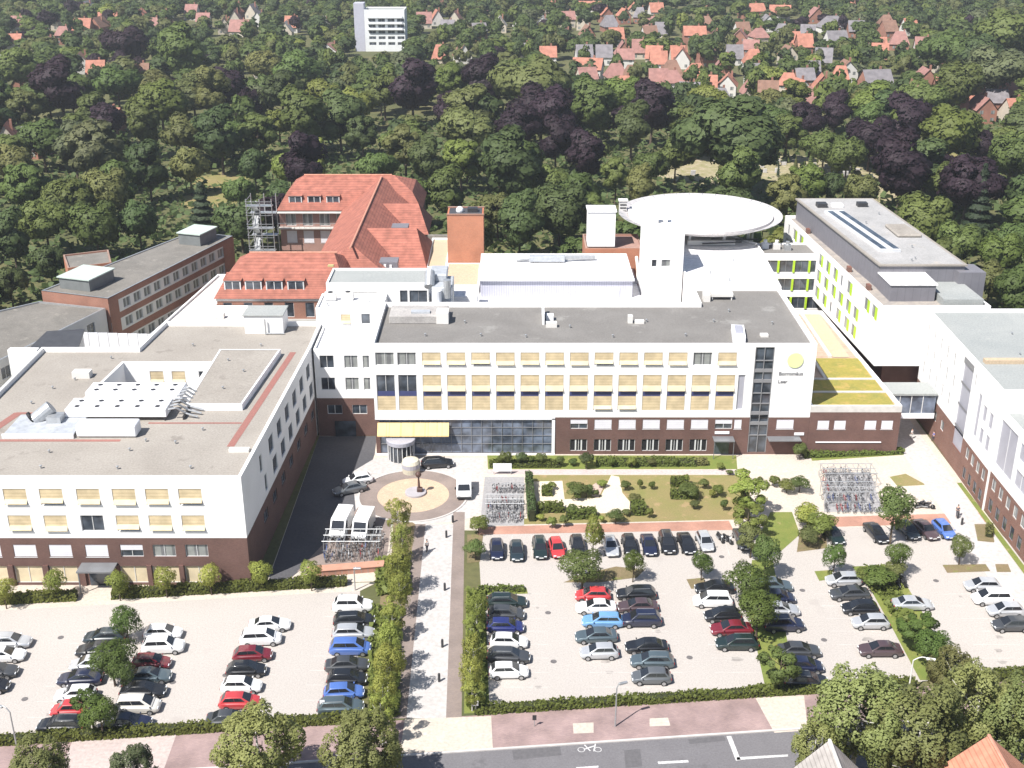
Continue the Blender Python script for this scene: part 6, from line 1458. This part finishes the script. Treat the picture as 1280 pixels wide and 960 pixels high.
for it in range(16000):
    Y = 180+(980-180)*rnd.random()**1.25; X = rnd.uniform(-1, 1)*(Y*.47+22)
    if blocked(X, Y): continue
    far = Y > 430
    r = rnd.uniform(5.0, 8.8) if not far else rnd.uniform(3.2, 6.2)
    if Y > 560: r *= 1.08
    if any(math.hypot(X-c[0], Y-c[1]) < c[2]+r*.3 for c in CLR): continue
    if not ok_spacing(X, Y, r*(1.0 if not far else 1.12)): continue
    px, py = pix(X, Y, 8); sc = F/(Y*CT+69*ST); rp = r*sc
    bad = False
    for x0, y0, x1, y1, hy in HB:
        if Y < hy+6 and px+rp > x0 and px-rp < x1 and py-rp*.9 < y1 and py+rp > y0 and rnd.random() < .74: bad = True; break
    if not bad and far and Y < 606 and 440 < px < 510 and py-rp < 54: bad = True
    if not bad:
        for lX, lY, lr, lx, ly in PLACED:
            ls = lr*F/(lY*CT+68*ST)
            if Y < lY and abs(px-lx) < rp+.45*ls and py-rp < ly+.45*ls and py+rp > ly-.5*ls: bad = True; break
    if not bad:
        for cx_, cy_, cr_ in CLR[:4]:
            qx, qy = pix(cx_, cy_, 0); qs = cr_*F/(cy_*CT+HC*ST)
            if Y < cy_ and abs(px-qx) < rp+.75*qs and py-rp < qy+.12*qs and py+rp > qy-.25*qs: bad = True; break
    if bad: continue
    k = rnd.choices('GDLOPSY', (38, 24, 12, 14, 7 if not far else 3, 4, 1))[0]
    cand.append((rp, X, Y, r, k, px, py)); add_cell(X, Y, r*(1.0 if not far else 1.12))
cand.sort(reverse=True)
NI = 185
proto_kinds = [('round', 1), ('round', 2), ('round', 3), ('broad', 11), ('broad', 12), ('tall', 21), ('tall', 22), ('loose', 51)]
random.seed(8)
for rp, X, Y, r, k, px, py in cand[:NI]:
    kind, sd = random.choice(proto_kinds); lm, cn_ = KM[k]
    nm = 'copper_beech' if k == 'P' else 'broadleaf_tree'; word = 'copper beech' if k == 'P' else 'broadleaf tree'
    rr = r*(6/7.2 if kind == 'broad' else 6/6.2 if kind == 'round' else 6/5.3 if kind == 'tall' else 1)
    tree(X, Y, rr, kind, sd, lm, f'{cn_} {word} in the wood {region(px, py)}', f'{cn_} trees {region(px, py)}', (.55*r/6+.32)*rnd.uniform(.85, 1.05)*(1 if Y < 430 else .82), name=nm)
# everything farther: one mass per leaf colour is still one wood
groups = {}
lowp = {}
for q in proto_kinds: 
    c, nr, rs, sn = crown_pts(q[1]+500, q[0], 420); lowp[q] = (quads_mesh('c', c, nr, 1.9, None, rs), sn)
rs_ = np.random.RandomState(4)
allv = []; alln = []; matid = []
order = ['G', 'D', 'L', 'O', 'P', 'S', 'Y']
for rp, X, Y, r, k, px, py in cand[NI:]:
    v, sn_ = lowp[proto_kinds[rs_.randint(len(proto_kinds))]]; a = rs_.uniform(0, 6.28); s = r/6.2; zs = rs_.uniform(.5, .78) if Y > 430 else rs_.uniform(.7, .95)
    c, sn = math.cos(a), math.sin(a); x = v[:, 0]*c-v[:, 1]*sn; y = v[:, 0]*sn+v[:, 1]*c
    allv.append(np.stack([x*s+X, y*s+Y, v[:, 2]*zs], 1)); alln.append(np.stack([sn_[:, 0]*c-sn_[:, 1]*sn, sn_[:, 0]*sn+sn_[:, 1]*c, sn_[:, 2]*1.2], 1)); matid += [order.index(k)]*(len(v)//4)
if allv:
    me = mesh_from_quads('distant_wood', np.concatenate(allv), LG, np.concatenate(alln)); me.materials.clear()
    for k in order: me.materials.append(KM[k][0])
    me.polygons.foreach_set('material_index', np.array(matid, dtype=np.int32)); me.update()
    o = bpy.data.objects.new('distant_wood', me); link(o); o['kind'] = 'stuff'; o['label'] = 'far mass of suburban trees towards the horizon'; o['category'] = 'wood'
# undergrowth under the park wood
def scatter_stuff(name, label, n, f, size, m, seed, cat):
    rs = np.random.RandomState(seed); pts = []
    while len(pts) < n:
        p = f(rs)
        if p is not None: pts.append(p)
    c = np.array(pts); nr = rs.normal(0, .6, c.shape); nr[:, 2] += .8
    me = mesh_from_quads(name, quads_mesh(name, c, nr, size, None, rs), m); o = bpy.data.objects.new(name, me); link(o); o['kind'] = 'stuff'; o['label'] = label; o['category'] = cat; return o
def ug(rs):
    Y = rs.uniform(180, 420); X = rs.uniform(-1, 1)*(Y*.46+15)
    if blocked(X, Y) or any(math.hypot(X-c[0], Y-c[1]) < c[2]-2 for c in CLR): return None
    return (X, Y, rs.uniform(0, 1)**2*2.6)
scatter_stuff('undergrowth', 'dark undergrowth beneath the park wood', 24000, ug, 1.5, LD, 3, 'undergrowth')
# cemetery clearing behind the helipad
for i, (x, y, r) in enumerate(CLR):
    struct('clearing', MB().poly([(x+(r+1.5*math.sin(5*t))*math.cos(t), y+(r+1.5*math.cos(4*t))*math.sin(t)*1.1, .02+.004*i) for t in [2*PI*j/28 for j in range(28)]]), [grass_dry, mat('cemetery_ground', (.36, .30, .20), .95, build=worn_build((.22, .21, .09), .25, 3, ((.50, .45, .36), .6, .58)))][i in (0, 1, 2, 3)], label='sunny clearing in the park wood')
gm = MB().box(-.5, -.14, 0, .5, .14, 1.1).mesh('gravestone', mat('grave_granite', (.48, .46, .45), .7, .2, 3), bevel=.05)
rnd = random.Random(12)
for i in range(46):
    c = CLR[rnd.choice((1, 1, 2, 2, 0))]; a = rnd.uniform(0, 6.28); q = rnd.random()**.5*c[2]*.85
    o = bpy.data.objects.new('gravestone', gm); link(o); o.location = (c[0]+q*math.cos(a), c[1]+q*math.sin(a), .03); o.scale = (rnd.uniform(1, 2), 1, rnd.uniform(.8, 1.4)); o['label'] = 'pale gravestone in the cemetery clearing behind the helipad'; o['category'] = 'gravestone'; o['group'] = 'gravestones behind the helipad'
for i in range(38):
    c = CLR[rnd.choice((0, 1, 2, 3, 1, 2))]; a = rnd.uniform(0, 6.28); q = rnd.random()**.5*c[2]*.95; X, Y = c[0]+q*math.cos(a), c[1]+q*math.sin(a)
    tree(X, Y, rnd.uniform(.9, 2.2), rnd.choice(('round', 'conifer', 'poplar')), rnd.choice((1, 41, 31)), rnd.choice((LO, LG, LC, LL)), 'small clipped shrub in the cemetery clearing behind the helipad', 'shrubs behind the helipad', rnd.uniform(.14, .32), name='shrub', cat='shrub')
# ---------------- site trees
def site(px, py, r, h, lm, label, kind='round', sd=61, n=6500, size=.36, tm=None, name='tree', group=None, zc=None):
    """px,py: centre of the crown"""
    zs = h/15.5 if kind != 'poplar' else h/16.0
    zc = (9.6*zs)
    X, Y, _ = at(px, py, zc); 
    rr = r*{'round': 6/6.2, 'tall': 6/5.0, 'loose': 6/5.4, 'poplar': 6/2.2, 'broad': 6/7, 'birch': 6/5.3}[kind]
    return tree(X, Y, rr, kind, sd, lm, label, group, zs, n, size*6/rr if False else size, tm, name=name)
# (site leaf sizes are in prototype units: they shrink with the tree)
LOT = [(157,776,1.9,4.6,'rear round tree in the planted strip of the left car park'),(139,824,2.6,5.4,'largest round tree in the planted strip of the left car park'),(152,842,1.6,4.0,'small tree half behind the largest one in the left car park'),(112,880,2.2,5.0,'leaning green tree over the red car in the left car park'),(125,893,2.0,4.4,'front tree of the planted strip in the left car park'),
 (728,708,2.9,5.2,'broad round tree beside the silver saloon on the middle island'),(792,704,1.55,4.2,'small lollipop tree on the middle island below the dark cars'),(878,702,1.5,4.2,'small lollipop tree left of the central tree strip'),(958,690,1.9,6.2,'tall tree at the rear end of the central tree strip'),(936,728,2.9,6.0,'large round tree at the middle of the central tree strip'),(948,766,2.5,5.6,'round tree below the largest one in the central tree strip'),(976,828,2.4,5.6,'front round tree of the central tree strip'),
 (1044,696,1.6,4.4,'small round tree right of the central lane under the bicycle yard'),(1122,694,1.6,4.6,'small tree at the head of the right grass strip'),(1118,640,2.5,7.4,'tall dark green tree beside the right bicycle yard'),(1148,782,2.6,5.0,'round dark bush tree beside the pale saloon'),(1164,806,2.3,4.8,'round bush tree in front of the dark one by the right strip'),(1202,684,1.5,4.0,'small lollipop tree before the right edge wing')]
for i, (x, y, r, h, lab) in enumerate(LOT): site(x, y, r, h, [LF, LG][i % 3 == 2], lab, ['round', 'round', 'tall', 'loose'][i % 4] if r > 2.2 or i in (3, 14) else 'round', [61, 62, 63, 64][i % 4])
# rows along the walkway: tall, yellow green, loose crowns
WL = [(497,640),(502,672),(497,706),(500,736),(490,768),(487,800),(484,832),(478,862),(476,888)]
for i, (x, y) in enumerate(WL):
    site(x, y, [1.7, 1.5, 1.8, 1.6][i % 4], [6.2, 5.6, 6.6][i % 3], LY, f'{ORD[i]} yellow green tree from the roundabout, row left of the walkway', ['loose', 'birch', 'tall', 'birch'][i % 4], 71+i % 3, 4600, .33, birchbark, 'robinia', 'yellow green trees left of the walkway')
WR = [(596,758),(590,782),(592,812),(588,838),(590,862)]
for i, (x, y) in enumerate(WR):
    site(x, y, [1.5, 1.35][i % 2], [4.8, 4.2, 5.2][i % 3], LY, f'{ORD[i]} yellow green tree from the hospital end, row right of the walkway', ['birch', 'loose', 'birch'][i % 3], 71+i % 3, 4000, .33, birchbark, 'robinia', 'yellow green trees right of the walkway')
FRN = [(68,728,'left'),(147,728,'second'),(206,724,'third'),(262,721,'fourth'),(326,716,'fifth'),(388,716,'sixth'),(4,738,'first')]
for x, y, w in FRN: site(x, y, 1.45, 4.0, LY, f'{w} small light green tree along the front wing base', 'round', 62, 3200, .46, None, 'small_tree', 'small trees along the front wing')
site(932, 612, 3.4, 6.6, LY, 'large yellow green tree at the right end of the garden', 'loose', 72, 7000, .34, None, 'large_tree'); site(936, 646, 2.6, 4.6, LL, 'lower bushy tree in front of the large yellow green garden tree', 'loose', 73, 5000, .38); site(742, 668, 1.3, 5.6, LY, 'slim yellow green tree between parked dark and silver cars', 'tall', 74, 3800, .45); site(940, 672, 2.0, 4.6, LO, 'olive bushy tree above the central tree strip', 'loose', 71, 5000, .4)
SHR = [(598,654,1.6,2.4,LL,'round light shrub at the foot of the garden bicycle racks'),(594,686,1.5,2.6,LG,'dark green shrub left of the first navy car'),(1010,642,1.9,3.4,LY,'yellow green shrub left of the right bicycle yard'),(1028,655,2.2,3.4,LL,'light green shrub above the dark green hatchback'),(1012,668,1.6,2.6,LO,'olive shrub on the island left of the dark green hatchback'),(1000,604,1.6,2.2,LG,'green shrub on the cream plaza by the sign tower'),(984,606,1.3,2.0,LL,'light shrub on the cream plaza by the sign tower'),(722,612,1.7,2.2,LG,'green shrub in the middle of the gravel garden'),(733,612,1.3,1.8,LG,'second green shrub in the middle of the gravel garden'),(770,645,1.3,2.0,LG,'round green shrub below the gravel garden'),(793,622,1.0,1.6,LO,'small olive shrub at the right end of the gravel'),(862,612,1.7,2.2,LG,'round shrub beside the clipped hedge block'),(632,572,1.2,2.4,LG,'round shrub in front of the entrance glazing'),(652,572,1.0,2.0,LD,'small dark shrub in front of the entrance glazing'),(676,572,1.0,1.9,LG,'small green shrub at the end of the entrance glazing'),(733,574,1.3,2.4,LD,'dark green shrub before the first brick bay'),(1001,562,1.2,2.6,LG,'upright shrub beside the tower entrance'),
 (1100,722,2.2,2.8,LL,'wide light bush beside the motorcycles'),(1082,718,1.5,2.2,LL,'light bush at the head of the right strip'),(1120,712,1.5,2.4,LO,'olive bush above the motorcycles'),(1010,650,1.5,2.2,LL,'small light shrub beside the garden steps')]
for i, (x, y, r, h, lm, lab) in enumerate(SHR): site(x, y, r, h, lm, lab, 'round', [61, 63][i % 2], 3600, .5, None, 'shrub')
# big birches close to the camera at the bottom
NEAR = [(322,930,4.4,10.5,LB,'big olive birch at the bottom edge covering the red car'),(452,935,4.0,9.5,LB,'big birch at the bottom edge left of the walkway end'),(50,958,3.0,7.5,LB,'birch crown at the lower left corner'),(165,962,2.6,7.0,LS,'pale birch crown at the bottom left edge'),
 (1075,892,5.0,12.5,LB,'tall birch with hanging leaves, leftmost of the lower right birches'),(1150,915,5.2,12,LB,'tall birch behind the two roof gables, middle of the lower right birches'),(1222,880,4.6,12,LB,'tall olive birch near the right edge above the orange gable'),(1272,900,4.2,11,LB,'tall birch at the lower right corner'),(1020,935,2.6,8,LB,'thin birch at the road end left of the grey gable'),(1190,835,2.8,7,LO,'loose birch above the lower right birches')]
for i, (x, y, r, h, lm, lab) in enumerate(NEAR): site(x, y, r, h, lm, lab, 'birch', 81+i % 3, 17000, .235, birchbark, 'birch')
# extra garden planting
rg_ = random.Random(44)
GP = [(690,606),(712,606),(722,620),(745,616),(752,604),(782,606),(800,604),(815,606),(684,632),(716,636),(752,648),(783,640),(845,616),(858,598),(880,604),(890,616),(868,630),(705,650),(690,652),(640,578),(664,574),(700,575),(716,577),(765,577),(790,577),(815,577),(845,577),(900,582),(912,590),(950,600),(968,600),(905,630),(898,612),(812,640),(676,646)]
for i, (x, y) in enumerate(GP):
    site(x, y, rg_.uniform(.45, .95), rg_.uniform(.7, 1.7), rg_.choice((LL, LO, LG, LY, LH)), f'low {["leafy", "olive", "bushy", "rounded", "loose"][i % 5]} garden shrub between the brick base and the salmon path', 'round', [61, 62, 63][i % 3], 1800, .8, None, 'shrub', 'low garden shrubs before the ward block')
# hedges
def hedge(name, label, p0, p1, w, h, lm=None, n=None, z=0, q=.26):
    a = Vector(p0[:2]); b = Vector(p1[:2]); d = (b-a); Lg = d.length; d.normalize(); nn = Vector((-d.y, d.x)); rs = np.random.RandomState(int(abs(a.x*13+a.y*7)) % 9999)
    n = n or int(Lg*(w+2*h)*34); c = []; nr = []
    for _ in range(n):
        t = rs.uniform(0, Lg); s = rs.uniform(0, w+2*h)
        if s < w: o_, zz, nv = s-w/2, h, (0, 0, 1)
        elif s < w+h: o_, zz, nv = w/2, s-w, (nn.x, nn.y, .3)
        else: o_, zz, nv = -w/2, s-w-h, (-nn.x, -nn.y, .3)
        q_ = a+d*t+nn*o_; c.append((q_.x, q_.y, z+zz+rs.normal(0, .07)+.12*math.sin(t*.9)*(zz/h))); nr.append(nv)
    c = np.array(c); nr = np.array(nr, float)+rs.normal(0, .45, c.shape)
    t = thing(name, label, 'hedge', ((p0[0]+p1[0])/2, (p0[1]+p1[1])/2, z)); o = bpy.data.objects.new('foliage', mesh_from_quads('foliage', quads_mesh('f', c-np.array(OFF[t]), nr, q, None, rs), lm or LH, nr)); link(o, t)
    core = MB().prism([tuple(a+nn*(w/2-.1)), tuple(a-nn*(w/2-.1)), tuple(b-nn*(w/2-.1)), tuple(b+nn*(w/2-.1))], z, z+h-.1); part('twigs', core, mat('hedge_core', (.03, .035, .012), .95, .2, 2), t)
    return t
hedge('hedge', 'long clipped street hedge along the left car park', S(-70, -.2), S(-11.8, -.2), 1.0, .8); hedge('hedge', 'long clipped street hedge along the right car park', S(.2, -.2), S(46, -.2), 1.0, .75); hedge('hedge', 'clipped street hedge at the far right behind the birches', S(48, -.2), S(66, -.2), 1.1, 1.0)
hedge('hedge', 'clipped hedge left part between front wing and car park', (-70, 116.2), (-50.6, 118.1), 1.2, 1.0); hedge('hedge', 'clipped hedge right part between front wing and car park', (-46.6, 118.4), (-19.6, 121.2), 1.2, 1.0)
def hpx(label, x0, y0, x1, y1, w, h, lm=None): hedge('clipped_hedge', label, at(x0, y0, 0), at(x1, y1, 0), w, h, lm)
hpx('dark upright hedge between bicycle racks and gravel garden', 661, 602, 665, 652, .9, 1.7, LD); hpx('clipped hedge below the left part of the gravel garden', 672, 639, 704, 638, 1.4, 1.0); hpx('clipped hedge below the middle of the gravel garden', 708, 647, 745, 646, 1.4, 1.1); hpx('square clipped hedge at the right end of the gravel garden', 788, 640, 806, 640, 2.2, 1.2); hpx('rear side of the square garden hedge', 838, 607, 860, 607, 1.2, 1.1); hpx('front side of the square garden hedge', 838, 622, 872, 622, 1.2, 1.1); hpx('small clipped hedge block inside the gravel', 677, 617, 690, 617, 1.8, .9)
hpx('bright green low hedge along the dark brick base', 745, 580, 868, 580, 1.8, .7, LL); hpx('low planting in front of the entrance glazing', 612, 582, 700, 582, 1.6, .6, LH); hpx('low hedge strip before the brick annex', 1004, 571, 1128, 566, 1.2, .6, LH); hpx('low shrub row at the top of the first parked row', 598, 739, 656, 738, .9, .5, LH)
hpx('dry brownish hedge at the right end of the brick base', 870, 580, 884, 580, 1.4, .7, LO); hpx('low hedge at the corner of the right wing path', 1236, 672, 1236, 660, .8, .7, LO)
def low_cover(rs):
    i = rs.randint(4); a = [((470, 700), (512, 745)), ((462, 760), (500, 895)), ((584, 740), (606, 888)), ((1086, 712), (1150, 800))][i]
    t = rs.uniform(0, 1); x = rs.uniform(a[0][0], a[1][0]); y = a[0][1]+(a[1][1]-a[0][1])*t
    if i == 3: x = 1085+(y-712)*.65+rs.uniform(-8, 18)
    p = at(x, y, 0); return (p[0], p[1], rs.uniform(.05, .7))
scatter_stuff('ground_cover', 'low leafy ground cover in the planted strips', 5200, low_cover, .5, LL, 6, 'ground cover')
# two near gable roofs at the bottom right
for (px, py), rm, wm, lab, hw in [((1037, 925), mat('roof_pale_grey_tiles', (.34, .31, .29), .85, build=stripes_build((.36, .33, .31), (.27, .245, .23), .3, 'z', .75, .2)), WC[1][0], 'near house with pale grey tiled gable roof at the bottom edge', 4.6), ((1236, 919), mat('roof_salmon_tiles', (.46, .21, .14), .85, build=stripes_build((.48, .22, .145), (.38, .165, .11), .3, 'z', .75, .2)), WC[1][0], 'near house with salmon tiled gable roof at the bottom right', 5.4)]:
    X, Y, _ = at(px, py, 9.5); t = thing('gabled_house', lab, 'house', (X, Y, 0))
    y0, y1 = Y-13, Y
    part('roof', MB().poly([(X-hw, y1, 4.6), (X-hw, y0, 4.6), (X, y0, 9.5), (X, y1, 9.5)]).poly([(X+hw, y0, 4.6), (X+hw, y1, 4.6), (X, y1, 9.5), (X, y0, 9.5)]), rm, t)
    w = MB(); w.box(X-hw+.4, y0+.4, 0, X+hw-.4, y1-.4, 4.9); w.poly([(X+hw-.4, y1-.4, 4.9), (X-hw+.4, y1-.4, 4.9), (X, y1-.4, 9.2)]); part('wall', w, wm, t)
    part('ridge_tile', MB().tube((X, y0, 9.5), (X, y1, 9.5), .16, n=6), MATS['ridge_mortar'] if hw > 5 else sill, t)
    part('bargeboard', MB().poly([(X-hw, y1+.03, 4.45), (X, y1+.03, 9.35), (X, y1+.03, 9.52), (X-hw, y1+.03, 4.62)]).poly([(X+hw, y1+.03, 4.45), (X+hw, y1+.03, 4.62), (X, y1+.03, 9.52), (X, y1+.03, 9.35)]), trimm, t)
HAZE = .00018
# thin summer haze over the whole place
hm = bpy.data.materials.new('haze_air'); hm.use_nodes = True; hn = hm.node_tree; hn.nodes.remove(hn.nodes['Principled BSDF'])
hv = hn.nodes.new('ShaderNodeVolumePrincipled'); hv.inputs['Density'].default_value = HAZE; hv.inputs['Color'].default_value = (.86, .90, .96, 1); hv.inputs['Anisotropy'].default_value = .2
hn.links.new(hv.outputs[0], hn.nodes['Material Output'].inputs['Volume'])
hz_ = MB().box(-6050, -450, -1.2, 6050, 9050, 84).mesh('haze', hm); ho = bpy.data.objects.new('haze', hz_); link(ho); ho['kind'] = 'stuff'; ho['label'] = 'thin pale summer haze'; ho['category'] = 'haze'
# ================================================================ camera, sun, sky
cam = bpy.data.cameras.new('camera'); co = bpy.data.objects.new('camera', cam); COL.objects.link(co)
co.location = (0, 0, HC); co.rotation_euler = (R(90)-TH, 0, 0)
cam.sensor_width = 36; cam.lens = F*36/1280; cam.clip_start = 1; cam.clip_end = 12000
SC.camera = co
EL, AZ = R(53.5), math.atan2(-.72, -.70)     # azimuth of the sun measured from +Y towards +X
sun = bpy.data.lights.new('sun', 'SUN'); so = bpy.data.objects.new('sun', sun); COL.objects.link(so)
sd = Vector((math.sin(AZ)*math.cos(EL), math.cos(AZ)*math.cos(EL), math.sin(EL)))
so.rotation_euler = sd.to_track_quat('Z', 'Y').to_euler(); so.location = (-80, -80, 200)
sun.energy = 4.6; sun.angle = R(.5); sun.color = (1, .965, .91)
w = bpy.data.worlds.new('World'); SC.world = w; w.use_nodes = True
nt = w.node_tree; sk = nt.nodes.new('ShaderNodeTexSky'); sk.sky_type = 'NISHITA'; sk.sun_disc = False; sk.sun_elevation = EL; sk.sun_rotation = AZ
nt.links.new(sk.outputs[0], nt.nodes['Background'].inputs[0]); nt.nodes['Background'].inputs[1].default_value = .07
SC.view_settings.view_transform = 'Standard'; SC.view_settings.look = 'None'; SC.view_settings.gamma = 1; SC.view_settings.exposure = .84; SC.view_settings.use_curve_mapping = False
SC.render.engine = 'CYCLES'; SC.cycles.max_bounces = 5; SC.cycles.diffuse_bounces = 3; SC.cycles.transparent_max_bounces = 4
SC.render.resolution_x = 1024; SC.render.resolution_y = 768
